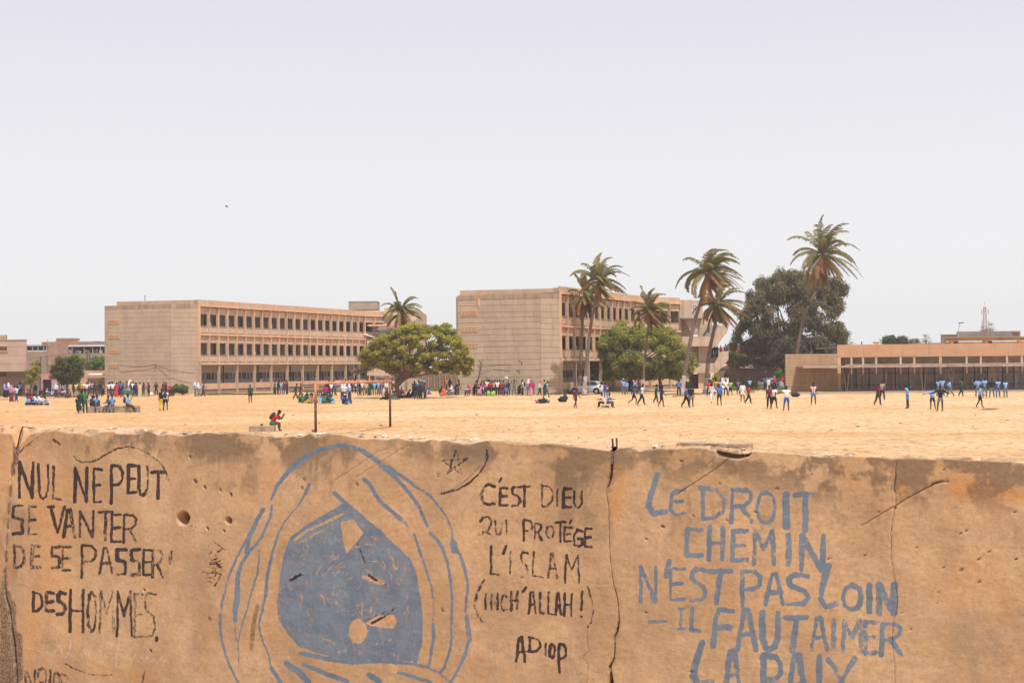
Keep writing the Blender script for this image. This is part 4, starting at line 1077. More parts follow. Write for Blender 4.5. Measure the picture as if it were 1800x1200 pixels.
prism('repair_patch', B2, mat('orange_repair_patch', (.58, .33, .17), var=.2, scale=3), [(839.5, 524.5), (854, 524.5), (853.6, 533), (850.5, 538), (846.5, 542.5), (843.5, 541.8), (840, 539)], e2[1] - .95, .05)
pa, pb = Vector((X(809.4, 166.8), 166.8, 0)), Vector((X(974, 164), 164, 0))
box('roof_parapet', B2, M_ORANGE, (pa + pb) / 2 + Vector((0, 0, 11.02)), ((pb - pa).length, .2, 1.46), math.atan2(pb.y - pa.y, pb.x - pa.x))
pc = Vector((*P2[0], 0)); a0 = bays2[0][1]; v_ = Vector((math.cos(a0), math.sin(a0), 0)) * .3
box('roof_parapet', B2, M_ORANGE, (pb + pc + v_) / 2 + Vector((0, 0, 11.1)), ((pc + v_ - pb).length + .1, .16, 1.42), math.atan2((pc + v_ - pb).y, (pc + v_ - pb).x))
box('side_wall', B2, M_END, Vector((*e2, 0)) + Vector((-.02, 8.2, 5.5)), (.3, 16, 11.0))
box('roof_slab', B2, M_SLAB, Vector((X(885, 173), 173, 11.0)), (10, 15, .15), 0)
# stair end of the right block
dS = 196.0
bx('wing_wall', B2, M_CREAM, 1196, 1218, 527, 690, dS, .4)
bx('wing_wall', B2, M_CREAM, 1206, 1236, 528, 559, dS + .8, .4)
vent(B2, Vector((X(1218.5, dS + .8), dS + .75, 0)), Vector((1, 0, 0)), Vector((0, -1, 0)), 0, 0, .5, 8.9, 11.1, 2, 8, M_WHITE)
bx('wing_wall', B2, M_CREAM, 1188, 1212, 543, 690, dS + 2.0, .3)
stair_pieces(B2, [
    ('landing_beam', [(1197, 558.2), (1237, 558.2), (1237, 560.2), (1197, 560.2)], -2.6, 2.6, M_SLAB),
    ('stair_parapet', [(1203.5, 560.4), (1227, 560.4), (1227, 588), (1216, 588)], -2.0, .25, M_END),
    ('stair_back_wall', [(1227, 560.4), (1252, 560.4), (1252, 592), (1227, 592)], -.4, .3, M_CREAM),
    ('stair_flight', [(1232, 592), (1248, 572), (1265, 571), (1265, 592)], -.9, .2, M_INNER),
    ('stair_parapet', [(1199, 591.3), (1251, 591.3), (1267, 571.5), (1280, 570.8), (1280, 580), (1260, 608.4), (1199, 608.4)], -3.0, .22, M_CREAM),
    ('landing_slab', [(1216, 606.8), (1259, 606.8), (1259, 608.4), (1216, 608.4)], -2.76, 2.6, M_SLAB),
    ('stair_core', [(1228, 608.5), (1246, 608.5), (1246, 690), (1228, 690)], -1.6, 1.4, M_CREAM),
    ('stair_back_wall', [(1214, 608.5), (1228, 608.5), (1228, 636), (1214, 636)], -.8, .3, M_INNER),
    ('stair_flight', [(1234, 638.5), (1249, 624), (1262, 621), (1262, 638.5)], -.9, .2, M_INNER),
    ('stair_parapet', [(1219, 638.3), (1256.5, 638.3), (1267, 617.6), (1280.5, 616.8), (1280.5, 632), (1259.5, 655.4), (1219, 655.4)], -3.05, .22, M_CREAM),
    ('landing_slab', [(1220, 653.8), (1259, 653.8), (1259, 655.4), (1220, 655.4)], -2.8, 2.6, M_SLAB),
    ('stair_column', [(1228, 655.6), (1241, 655.6), (1241, 692), (1228, 692)], -2.4, .5, M_CREAM),
    ('stair_column', [(1241.2, 655.6), (1249, 655.6), (1249, 692), (1241.2, 692)], -1.6, .5, M_INNER),
    ('doorway', [(1208, 657), (1228, 657), (1228, 690), (1208, 690)], -1.0, .1, M_DARKWIN),
    ('wing_wall', [(1192, 655), (1209, 655), (1216, 690), (1192, 690)], -2.2, .3, M_CREAM)], dS, M_CREAM)
for pts in ([(1236, 590), (1246, 573)], [(1236, 637), (1248, 622)]):
    a_, b_ = at(*pts[0], dS - 1.1), at(*pts[1], dS - 1.1)
    tubeobj('handrail', B2, M_PIPE, [a_, b_], .05, 6)

# ---------------- long low hall on the right
d3 = 159.0
HB = empty('assembly_hall', (X(1640, d3), d3, 0), 'long low salmon hall on the right with a thin canopy and dark doors', 'hall')
M_FASCIA = mat('salmon_fascia', (.51, .285, .170), var=.07, scale=.8, second=(.52, .23, .11), second_amt=.4, second_scale=.25, bump=.15, bscale=6)
M_OCHREW = mat('ochre_course_wall', (.42, .285, .175), var=.10, scale=1.2, streak=.35, streak_col=(.25, .17, .11), bump=.25, bscale=9, second=(.48, .26, .11), second_amt=.6, second_scale=.35)
M_HALLIN = mat('brown_hall_wall', (.52, .42, .37), var=.2, scale=1.2)
M_HALLD = mat('dark_brown_door', (.36, .27, .235), var=.2)
seam = [1471.5] + [1471.5 + 23.15 * i for i in range(1, 17)]
for a_, b_ in zip(seam[:-1], seam[1:]):
    x0, x1 = X(a_, d3), X(b_, d3)
    jog = rnd.uniform(-.008, .008)
    box('fascia_panel', HB, M_FASCIA, ((x0 + x1) / 2, d3 + .1 + jog, 4.475), (x1 - x0 - .012, .20, 1.36))
box('fascia_panel', HB, M_ORANGE2, (X(1474.5, d3), d3 + .12, 2.0), (.36, .24, 3.55))
piers = [1496.5, 1517, 1540, 1583, 1607, 1653, 1699, 1724, 1770, 1796, 1842]
for p_ in piers:
    wdt = .30 if p_ == 1653 else .20
    box('hall_column', HB, M_CREAM, (X(p_, d3), d3 + .18, 3.36), (wdt, .3, .86))
    box('hall_column', HB, M_SLAB, (X(p_, d3), d3 + .18, 1.6), (wdt * .8, .26, 2.6))
box('sill_beam', HB, M_CREAM, (X(1670, d3), d3 + .1, 2.99), (X(1850, d3) - X(1479, d3), .3, .10))
x0h, x1h = X(1479, d3), X(1850, d3)
box('hall_rear_wall', HB, M_HALLIN, ((x0h + x1h) / 2, d3 + 4.2, 2.0), (x1h - x0h + 2, .2, 3.7))
box('hall_roof', HB, M_SLAB, ((x0h + x1h) / 2, d3 + 6.2, 4.9), (x1h - x0h + .5, 12, .2))
box('hall_ceiling', HB, M_HALLIN, ((x0h + x1h) / 2, d3 + 2.2, 3.82), (x1h - x0h + .5, 4, .05))
box('hall_floor', HB, M_SLAB, ((x0h + x1h) / 2 + .5, d3 + .8, .14), (x1h - x0h + 1, 6.8, .28))
box('floor_step', HB, M_END, ((x0h + x1h) / 2 - 2, d3 - 3.6, .09), (x1h - x0h + 7, 1.9, .18))
xx = x0h + .6; i_ = 0
while xx < x1h:
    w_ = .62
    f = box('door_leaf', HB, M_HALLD if i_ % 3 else mat('worn_brown_door', (.42, .31, .27), var=.25), (xx, d3 + 4.06, 1.45), (w_ - .04 + .35 * (i_ % 2), .06, 2.3))
    box('door_post', HB, mat('pale_door_post', (.08, .055, .05), var=.2), (xx + .62, d3 + 4.05, 1.7), (.09, .10, 2.9))
    xx += 1.25 + .2 * (i_ % 3); i_ += 1
box('hall_rail', HB, M_PIPE, ((x0h + x1h) / 2, d3 + 3.95, 2.05), (x1h - x0h, .04, .05))
box('hall_rail', HB, M_PIPE, ((x0h + x1h) / 2, d3 + 3.95, .75), (x1h - x0h, .04, .05))
# canopy
cx0, cx1 = X(1410, d3 - 4), X(1860, d3 - 4)
dC = d3 - 4.2
M_CAN = mat('weathered_canopy_edge', (.42, .30, .225), var=.28, scale=1.6, stretch=(1, 1, 3), second=(.22, .15, .11), second_amt=.6, second_scale=.6)
for i in range(12):
    a_ = cx0 + (cx1 - cx0) * i / 12; b_ = cx0 + (cx1 - cx0) * (i + 1) / 12
    box('canopy_slab', HB, M_CAN, ((a_ + b_) / 2, dC + 1.9, 2.80), (b_ - a_ - .01, 3.8, .20))
for p_ in (1421, 1486, 1552, 1621, 1669, 1741, 1807):
    xb = X(p_, dC + 1.5)
    for s_ in (-1, 1):
        tubeobj('canopy_post', HB, M_SLAB, [(xb + s_ * .05, dC + 1.2, .16), (xb + s_ * .34, dC + 1.2, 2.69)], .055, 6)
# left wing with courses
pL, qL = (X(1380, d3 - .6), d3 - .6), (X(1471, d3 - .2), d3 - .2)
course_wall(HB, pL, qL, 4.20, 14, (4, 8), 23, m=M_OCHREW, gap=.03)
box('wing_side_wall', HB, M_OCHREW, (pL[0] + 1.35, pL[1] + 5, 2.05), (.3, 9.6, 4.06), -.23)
box('wing_roof', HB, M_SLAB, (X(1440, d3 + 5), d3 + 5, 4.02), (3.6, 9, .12))
box('concrete_kerb_block', None, M_END, G(1441, 692.5) + Vector((0, 0, .14)), (.62, .35, .28), 0, label='short pale concrete block lying at the foot of the ochre wing of the hall', cat='concrete block').name = 'concrete_block'

# ---------------- things behind the hall
TB = empty('flat_roofed_building', (X(1740, 225), 225, 0), 'flat-roofed building with an orange beam rising behind the long low hall', 'building')
M_GREYB = mat('grey_brown_render', (.27, .215, .185), var=.14, scale=.8, streak=.3)
M_ORB = mat('rusty_orange_beam', (.42, .20, .06), var=.2, scale=.8)
bx('roof_parapet', TB, M_GREYB, 1683, 1794, 582, 592, 232, .4)
bx('orange_beam', TB, M_ORB, 1664, 1860, 593, 598.5, 225, .6)
bx('beam_coping', TB, M_SLAB, 1662, 1860, 591.6, 593, 224.8, 1.2)
for a_, b_ in ((1671, 1676), (1731, 1736), (1790, 1796)): bx('roof_column', TB, M_ORB, a_, b_, 598.5, 612, 225, .6)
bx('rear_wall', TB, M_GREYB, 1676, 1860, 600, 660, 229, .4)
bx('dark_opening', TB, M_DARKWIN, 1677, 1685, 599, 604, 228.6, .2)
bx('dark_opening', TB, M_DARKWIN, 1737, 1744, 599, 604, 228.6, .2)
bx('side_wall', TB, M_GREYB, 1655, 1683, 588, 660, 234, .4)
bx('side_coping', TB, M_SLAB, 1654.5, 1683, 587.6, 588.6, 233.9, .6)
bx('dark_opening', TB, M_FRAME, 1662, 1668, 594, 602, 233.8, .15)
prism('red_cloth', TB, flat('red_cloth', (.5, .06, .04)), [(1780, 581.5), (1793, 583.6), (1792, 586), (1783, 584.6)], 231.8, .1)
low = empty('low_rooftop', (X(1600, 240), 240, 0), 'low grey rooftop edge just showing above the salmon hall', 'building')
bx('roof_parapet', low, M_GREYB, 1605, 1662, 602.5, 612, 240, .4); bx('house_wall', low, M_GREYB, 1605, 1662, 612, 660, 240.2, .4)
# lattice mast
M_MAST = mat('red_white_mast', (.30, .17, .15), var=.3, scale=.4)
def mast(px, ytop, ybase, Y, w0, w1):
    b_ = at(px, ybase, Y); t_ = at(px, ytop, Y); b_.z = 0
    H_ = t_.z
    root = empty('lattice_mast', b_, 'tall reddish lattice antenna mast beyond the hall roof', 'antenna mast')
    for sx, sy in ((-1, -1), (1, -1), (1, 1), (-1, 1)):
        tubeobj('mast_leg', root, M_MAST, [b_ + Vector((sx * w0, sy * w0, 0)), b_ + Vector((sx * w1, sy * w1, H_ * .97))], .06, 4)
    n = 26; V = []
    for i in range(n):
        z0, z1 = H_ * .97 * i / n, H_ * .97 * (i + 1) / n
        wa_, wb_ = w0 + (w1 - w0) * i / n, w0 + (w1 - w0) * (i + 1) / n
        c0 = [Vector((a * wa_, b * wa_, z0)) for a, b in ((-1, -1), (1, -1), (1, 1), (-1, 1))]
        c1_ = [Vector((a * wb_, b * wb_, z1)) for a, b in ((-1, -1), (1, -1), (1, 1), (-1, 1))]
        for j in range(4):
            V.append(tube([c0[j], c1_[(j + 1) % 4]], .035, 3)); V.append(tube([c0[j], c0[(j + 1) % 4]], .035, 3))
    v, f = joinvf(V)
    obj('mast_lattice', mesh_from('mast_lattice', v, f, M_MAST), root, (0, 0, 0), kind='stuff')
    for z in (.62, .68, .74, .9):
        for s_ in (-1, 1):
            box('panel_antenna', root, M_FRAME, b_ + Vector((s_ * (w0 * .7 + .35), -.3, H_ * z)), (.22, .18, 1.3))
    tubeobj('mast_tip', root, M_MAST, [b_ + Vector((0, 0, H_ * .95)), b_ + Vector((0, 0, H_ * 1.05))], .05, 4)
mast(1731.5, 536, 582, 420, .85, .28)
# street lamp
L0 = at(1683.5, 582, 226); L0.z = 0
lampT = at(1686.5, 567.5, 226)
SLmp = empty('street_lamp', L0, 'slender curved street lamp rising beside the antenna mast', 'street lamp')
tubeobj('lamp_pole', SLmp, M_FRAME, [L0, L0 + Vector((0, 0, lampT.z - 2)), L0 + Vector((.12, 0, lampT.z - 1)), L0 + Vector((.35, 0, lampT.z - .3)), lampT + Vector((0, 0, 0))], .05, 6)
box('lamp_head', SLmp, M_PIPE, lampT + Vector((.25, 0, .02)), (.75, .3, .12))
tb = empty('roof_chimney', at(1541.5, 607, 238) * 1, 'small orange-capped chimney showing above the left part of the hall roof', 'chimney')
bx('chimney_cap', tb, flat('orange_tile', (.55, .22, .10)), 1537, 1546.5, 600.5, 603, 238, 1.0)
bx('chimney_shaft', tb, M_WHITE, 1539, 1544.5, 603, 612, 238.2, .8); bx('chimney_base', tb, M_GREYB, 1534, 1549, 612, 660, 238.1, 2)
wt = at(1547.5, 595.8, 260)
wtr = empty('water_tank', (wt.x, wt.y, 0), 'small pale round water tank on a stem behind the hall', 'water tank')
bm = bmesh.new(); bmesh.ops.create_uvsphere(bm, u_segments=14, v_segments=8, radius=.26); me = bpy.data.meshes.new('tank'); bm.to_mesh(me); bm.free(); me.materials.append(flat('pale_tank', (.55, .56, .6)))
obj('tank', me, wtr, (0, 0, wt.z)); tubeobj('tank_stem', wtr, M_FRAME, [(wt.x, wt.y, 0), (wt.x, wt.y, wt.z - .2)], .06, 6)
pst = at(1514.6, 600, 235)
tubeobj('roof_post', None, M_PIPE, [(pst.x, pst.y, 0), pst], .09, 6, label='short dark post standing up behind the left end of the hall roof', cat='post')

# ---------------- wall, sheds and roofs between the blocks and beyond the stair
M_BROWNW = mat('brown_yard_wall', (.23, .15, .105), var=.15, scale=.8, streak=.3)
w_ = empty('yard_wall', (X(1330, 212), 212, 0), 'plain brown yard wall between the stair and the low hall', 'wall')
bx('wall_face', w_, M_BROWNW, 1255, 1390, 647.5, 690, 208, .4); bx('wall_coping', w_, M_SLAB, 1255, 1390, 646.6, 647.5, 207.9, .6)
w_ = empty('gabled_shed', (X(1310, 225), 225, 0), 'pale shed with a low gable behind the brown yard wall', 'shed')
prism('gable_wall', w_, mat('pale_grey_render', (.36, .30, .27), var=.1), [(1262, 690), (1262, 649), (1310, 631), (1375, 645), (1375, 690)], 216, .3)
prism('roof_edge', w_, M_ORANGE, [(1260, 647.6), (1310, 629.6), (1377, 643.6), (1377, 645), (1310, 631), (1260, 649.2)], 215.7, 5)
w_ = empty('tiled_house', (X(1290, 260), 260, 0), 'house with an orange tiled roof glimpsed between the stair and the big dark tree', 'house')
M_TILE = mat('orange_roof_tile', (.50, .20, .10), var=.2, scale=2)
prism('tiled_roof', w_, M_TILE, [(1268, 616), (1280, 608), (1310, 606), (1345, 616)], 255, 6)
bx('house_wall', w_, M_CREAM, 1272, 1342, 616, 690, 256, 5)
w_ = empty('yard_wall', (X(770, 205), 205, 0), 'grey-brown yard wall closing the gap between the two school blocks', 'wall')
bx('wall_face', w_, M_BROWNW, 716, 815, 655, 686, 205, .4)
for i in range(9): bx('wall_post', w_, M_END, 722 + i * 10, 723 + i * 10, 655, 686, 204.7, .3)
w_ = empty('stair_ramp', (X(728, 196), 196, 0), 'pale concrete ramp wall beside the foot of the leaning shade tree', 'ramp')
prism('ramp_side', w_, M_END, [(716, 666), (740, 666), (740, 688), (716, 688)], 190, 2)
prism('ramp_slope', w_, M_SLAB, [(690, 690), (716, 667), (716, 690)], 190.4, 1.6)

# ---------------- left edge of the place
M_PINK = mat('pale_pink_render', (.44, .325, .255), var=.08, scale=.7, second=(.36, .24, .19), second_amt=.4)
M_GREYW = mat('grey_plaster', (.27, .205, .17), var=.1, scale=.6, streak=.3)
LH = empty('corner_house', (X(20, 180), 180, 0), 'pale pink flat-roofed house at the left edge, its upper floor projecting over a grey wall', 'house')
for i, (a_, b_) in enumerate(((-60, -22), (-22, 15), (15, 45.8))):
    for j, (t_, q_) in enumerate(((597.6, 609), (609.4, 624.3), (624.7, 639.2), (639.6, 652.6))):
        if i == 1 and j == 1: bx('wall_panel', LH, M_PINK, 12, 15, 609.4, 617.5, 180, .2); bx('wall_panel', LH, M_PINK, a_, b_, 617.5, q_, 180, .2); bx('window_pane', LH, M_DARKWIN, -22, 11, 609.4, 617, 180.3, .2); continue
        bx('wall_panel', LH, M_PINK, a_ + .1, b_ - .1, t_, q_, 180, .2)
bx('window_sill', LH, M_ORANGE2, -22, 13.5, 616.6, 617.8, 179.85, .3)
bx('upper_body', LH, M_JOINT, -60, 45.2, 598, 652.4, 180.25, .3)
box('side_wall', LH, M_PINK, (X(45.9, 180) - 1.42, 184.0, (CAMZ + (hor(45) - 597.6) * 180 / F) / 2 + 1.55), (.16, 7.6, CAMZ + (hor(45) - 597.6) * 180 / F - 3.1), .32)
bx('roof_coping', LH, M_END, -60, 46.4, 596.6, 597.6, 179.9, .5)
for i in range(6): bx('roof_block', LH, M_ORANGE, -12 + i * 3.9, -9 + i * 3.9, 588.5, 596.5, 181, .4)
bx('ground_floor_wall', LH, M_GREYW, -60, 52, 652.8, 700, 182, .3)
bx('window_pane', LH, M_DARKRED, -20, 10, 653.5, 661.5, 181.9, .06)
bx('string_course', LH, M_SLAB, -60, 51, 661.6, 662.4, 181.8, .3)
lw = empty('yard_wall', (X(60, 186), 186, 0), 'plain grey wall running from the corner house to the pink gate', 'wall')
bx('wall_face', lw, M_GREYW, 51, 72, 663, 700, 184, .3)
gt = empty('entrance_gate', (X(85, 186), 186, 0), 'pink gateway with a dark open door behind the crowd on the left', 'gate')
M_PNK2 = mat('faded_pink_paint', (.52, .27, .23), var=.12)
bx('lintel', gt, M_PNK2, 69, 103, 656.5, 666.8, 184, .5); bx('gate_sign', gt, mat('dark_red_sign', (.22, .07, .06), var=.3), 86, 96, 659, 665, 183.9, .1)
bx('left_post', gt, M_PNK2, 69, 74.5, 667, 700, 184, .5); bx('right_post', gt, mat('lilac_paint', (.42, .30, .38), var=.1), 90, 103, 667, 700, 184, .5)
bx('dark_doorway', gt, M_DARKWIN, 74.5, 90, 667, 700, 184.4, .1); bx('side_wall', gt, M_ORANGE, 103, 125, 664, 700, 184.3, .4)
hs = empty('brown_house', (X(80, 250), 250, 0), 'brown block house with a dark balcony band, behind the small left trees', 'house')
M_BLOCK = mat('brown_block_wall', (.30, .20, .15), var=.16, scale=1.2, streak=.3)
bx('lower_wall', hs, M_GREYW, 44, 120, 617, 690, 250, .5); bx('balcony_shade', hs, M_DARKWIN, 46, 82, 608, 616, 251, .3)
for p_ in (46, 56.5, 66, 76, 81): bx('balcony_post', hs, M_FRAME, p_, p_ + .9, 607, 617, 250.4, .2)
bx('balcony_beam', hs, M_SLAB, 46, 83, 606, 607.4, 250.3, 1); bx('block_wall', hs, M_BLOCK, 83, 118.5, 602.5, 690, 249, .5)
bx('roof_room', hs, M_BLOCK, 73, 100, 600.8, 610, 256, .5)
hs2 = empty('orange_house', (X(115, 275), 275, 0), 'orange rooftop room with a grey slab roof beyond the brown block house', 'house')
bx('room_wall', hs2, M_ORANGE2, 97, 128, 598, 660, 272, 3); bx('roof_slab', hs2, M_GREYW, 98.5, 129, 594.2, 598, 271.5, 4); bx('rear_wall', hs2, M_GREYW, 128, 184, 600, 660, 280, .5)
hs3 = empty('terrace_house', (X(150, 258), 258, 0), 'house with a white sheet roof over an open terrace, left of the school', 'house')
bx('sheet_roof', hs3, M_WHITE, 118, 186, 606.4, 608.4, 254, 5); bx('terrace_shade', hs3, M_DARKWIN, 119, 184, 609, 621, 258, .2)
for p_ in (119, 126, 147, 162, 176): bx('terrace_post', hs3, M_FRAME, p_, p_ + .9, 608, 621, 254.2, .2)
bx('lower_wall', hs3, M_GREYW, 118.5, 186, 620.5, 690, 254, .5)
for i, (a_, c_) in enumerate(((121, (.7, .7, .72)), (133, (.45, .5, .7)), (136, (.7, .7, .75)), (148, (.3, .3, .34)), (152, (.45, .3, .25)), (163, (.4, .2, .2)), (167, (.35, .3, .28)), (174, (.75, .75, .75)))):
    o = bx('hung_laundry', hs3, flat('laundry_%s' % i, c_), a_, a_ + 4 + i % 3, 614.5 + i % 3, 620.5, 254.6, .2)
bx('blue_sheet', hs3, flat('blue_sheet', (.12, .2, .5)), 163, 174, 599.5, 602, 266, 1.5)
tw = empty('terracotta_wall', (X(160, 200), 200, 0), 'low terracotta wall left of the school end wall', 'wall')
bx('wall_face', tw, M_ORANGE, 136, 190, 651, 700, 198, .4); bx('wall_face', tw, mat('pink_plaster', (.5, .33, .27), var=.1), 138, 156, 661, 700, 196, .4)
sh = empty('small_shed', (X(172, 192), 192, 0), 'small brown shed with a pale roll of roofing, against the school end wall', 'shed')
bx('shed_wall', sh, M_BLOCK, 153, 184, 663, 700, 192, .4)
a_, b_ = at(155.5, 658.5, 191.6), at(184, 658, 191.6)
tubeobj('roofing_roll', sh, M_WHITE, [a_, b_], .16, 8)
# ================================================================== foliage
def leaf_mat(name, c1, c2, c3, trans=.25, scale=.9):
    m = bpy.data.materials.new(name); m.use_nodes = True
    n, l = m.node_tree.nodes, m.node_tree.links
    b = n['Principled BSDF']; b.inputs['Roughness'].default_value = .75; b.inputs['Specular IOR Level'].default_value = .10
    a = n.new('ShaderNodeAttribute'); a.attribute_name = 'tint'
    cr_ = n.new('ShaderNodeValToRGB'); l.new(a.outputs['Fac'], cr_.inputs[0])
    e = cr_.color_ramp.elements; e[0].color = c1 + (1,); e[1].color = c3 + (1,); q = e.new(.5); q.color = c2 + (1,)
    l.new(cr_.outputs[0], b.inputs['Base Color'])
    tr = n.new('ShaderNodeBsdfTranslucent'); l.new(cr_.outputs[0], tr.inputs[0])
    mx = n.new('ShaderNodeMixShader'); mx.inputs[0].default_value = trans
    l.new(b.outputs[0], mx.inputs[1]); l.new(tr.outputs[0], mx.inputs[2]); l.new(mx.outputs[0], n['Material Output'].inputs['Surface'])
    return m
L_NEEM = leaf_mat('neem_leaves', (.17, .17, .035), (.36, .34, .06), (.56, .49, .11), .45)
L_DENSE = leaf_mat('dense_round_leaves', (.14, .165, .04), (.29, .30, .06), (.48, .45, .11), .43)
L_GUM = leaf_mat('dull_drooping_leaves', (.09, .082, .045), (.165, .145, .072), (.27, .22, .11), .36)
L_OLIVE = leaf_mat('olive_leaves', (.045, .062, .026), (.085, .105, .04), (.17, .16, .05), .25)
L_DRYT = leaf_mat('bare_grey_twigs', (.15, .11, .085), (.24, .18, .14), (.33, .25, .20), .1)
L_BRIGHT = leaf_mat('bright_shrub_leaves', (.06, .11, .03), (.12, .19, .05), (.26, .32, .10), .3)
L_GRASS = leaf_mat('dusty_grass', (.10, .13, .04), (.18, .20, .06), (.32, .28, .11), .2)
M_BARK = mat('grey_brown_bark', (.17, .115, .085), var=.25, scale=3, bump=.5, bscale=12)
M_BARKD = mat('dark_bark', (.075, .052, .042), var=.25, scale=3)

def quads_mesh(name, C, U, V_, tint, m):
    """leaf faces: centre C, half axes U, V_ (n,3)"""
    n = len(C)
    P = np.stack([C - U - V_ * .55, C + U * .15 - V_, C + U + V_ * .2, C - U * .2 + V_], 1).reshape(-1, 3)
    me = bpy.data.meshes.new(name)
    me.vertices.add(4 * n); me.vertices.foreach_set('co', P.astype(np.float32).ravel())
    me.loops.add(4 * n); me.loops.foreach_set('vertex_index', np.arange(4 * n, dtype=np.int32))
    me.polygons.add(n); me.polygons.foreach_set('loop_start', np.arange(0, 4 * n, 4, dtype=np.int32)); me.polygons.foreach_set('loop_total', np.full(n, 4, np.int32))
    me.update(calc_edges=True)
    a = me.attributes.new('tint', 'FLOAT', 'POINT'); a.data.foreach_set('value', np.repeat(np.clip(tint, 0, 1), 4).astype(np.float32))
    me.materials.append(m)
    return me

def leaves_on(clumps, n_tot, leaf, g, droop=0.0, hollow=.55, aspect=.5, flat_=1.0):
    """leaf faces spread through the outer part of every clump (cx,cy,cz, rx,ry,rz, tint)"""
    cl = np.array(clumps, float)
    area = (cl[:, 3] * cl[:, 5]); w = area / area.sum()
    cnt = np.maximum(8, (w * n_tot).astype(int))
    I = np.repeat(np.arange(len(cl)), cnt); n = len(I)
    d = g.normal(size=(n, 3)); d /= np.linalg.norm(d, axis=1)[:, None]
    r = hollow + (1.08 - hollow) * g.random(n) ** .6
    r *= 1 + .16 * g.normal(size=n)
    C = cl[I, :3] + d * cl[I, 3:6] * r[:, None]
    nrm = d * np.array([1, 1, 1.15]) + g.normal(size=(n, 3)) * .55 + np.array([0, 0, .35]); nrm /= np.linalg.norm(nrm, axis=1)[:, None]
    t = g.normal(size=(n, 3)); t[:, 2] -= droop * 3
    U = np.cross(nrm, t); U /= np.linalg.norm(U, axis=1)[:, None]; V_ = np.cross(nrm, U)
    s = leaf * (.6 + .8 * g.random(n))[:, None]
    if droop: U, V_ = V_, U
    tint = cl[I, 6] + g.normal(size=n) * .13
    return C, U * s, V_ * s * aspect, tint

def limb(p, q, r0, r1, g, bend=.12, n=5):
    p, q = Vector(p), Vector(q); L = (q - p).length
    o1 = Vector((g.normal(), g.normal(), abs(g.normal()))) * L * bend
    pts = [p.lerp(q, i / n) + o1 * math.sin(math.pi * i / n) for i in range(n + 1)]
    return tube(pts, [r0 + (r1 - r0) * i / n for i in range(n + 1)], 6), pts

def tree(name, base, trunk, clumps, nleaf, leaf, lm, bark, label, cat='tree', seed=1, droop=0.0, hollow=.5, aspect=.5, twigs=True, forks=8, r0=.3, rl=.14, group=None):
    g = np.random.default_rng(seed)
    root = empty(name, base, label, cat, group)
    B = Vector(base)
    T = [Vector(p) for p in trunk]
    v, f = tube(T, [r0 * 1.45] + [r0 * (1 - .35 * i / len(T)) for i in range(1, len(T))], 10)
    parts = [(v, f)]
    obj('trunk', mesh_from('trunk', v, f, bark, True), root, (0, 0, 0))
    top = T[-1]
    cl = np.array(clumps, float)
    order = g.permutation(len(cl))[:forks] if forks < len(cl) else range(len(cl))
    limbs = []; nodes = []
    for j in order:
        c = cl[j, :3]
        tb, pts = limb(top - Vector((0, 0, .3)), c, rl, .03, g)
        limbs.append(tb); nodes += pts[2:]
    if twigs:
        for j in range(len(cl)):
            c = Vector(cl[j, :3])
            k = min(nodes, key=lambda p: (p - c).length)
            limbs.append(limb(k, c, rl * .35, .015, g, .1, 3)[0])
    v, f = joinvf(limbs)
    obj('branches', mesh_from('branches', v, f, bark, True), root, (0, 0, 0))
    C, U, V_, ti = leaves_on(clumps, nleaf, leaf, g, droop, hollow, aspect)
    obj('crown', quads_mesh('crown', C, U, V_, ti, lm), root, (0, 0, 0))
    return root

def px_clumps(outline, Y, base, n, rad, g, depth, shell=0.0, ysq=.8, tint=(.2, .8), minr=.6):
    """clumps whose centres fill an outline (survey marks) and a matching depth"""
    P = outline; xs = [p[0] for p in P]; ys = [p[1] for p in P]
    cx, cy = (min(xs) + max(xs)) / 2, (min(ys) + max(ys)) / 2
    def inside(x, y):
        c = False
        for i in range(len(P)):
            (ax, ay), (bx_, by) = P[i], P[(i + 1) % len(P)]
            if (ay > y) != (by > y) and x < (bx_ - ax) * (y - ay) / (by - ay) + ax: c = not c
        return c
    out = []
    while len(out) < n:
        x, y = g.uniform(min(xs), max(xs)), g.uniform(min(ys), max(ys))
        if not inside(x, y): continue
        q = min(1, math.hypot((x - cx) / (max(xs) - min(xs)) * 2, (y - cy) / (max(ys) - min(ys)) * 2))
        if q < shell * g.random(): continue
        dd = depth * math.sqrt(max(0.05, 1 - q * q)) * g.uniform(-1, 1)
        if g.random() < .5: dd = -abs(dd)
        p = at(x, y, Y + dd)
        r_ = rad * g.uniform(minr, 1.2)
        ty = (max(ys) - y) / (max(ys) - min(ys))
        out.append((p.x - base[0], p.y - base[1], p.z - base[2], r_, r_, r_ * ysq, tint[0] + (tint[1] - tint[0]) * (.5 * g.random() + .25 * ty + .15)))
    return out

# --- shade tree with a leaning trunk, in front of the gap between the blocks
Yt = 151.0
b_ = G(699, 699.5); g = np.random.default_rng(5)
out1 = [(629, 640), (640, 618), (655, 604), (668, 592), (690, 585), (705, 574), (732, 569), (762, 568), (785, 572), (800, 585), (812, 600), (822, 615), (832, 632), (833, 645), (824, 658), (808, 658), (790, 650), (770, 658), (745, 650), (728, 657), (716, 655), (705, 660), (690, 656), (676, 645), (662, 650), (648, 645)]
cl1 = px_clumps(out1, Yt, b_, 430, .42, g, 3.8, shell=.35, ysq=.62, tint=(.0, 1.0))
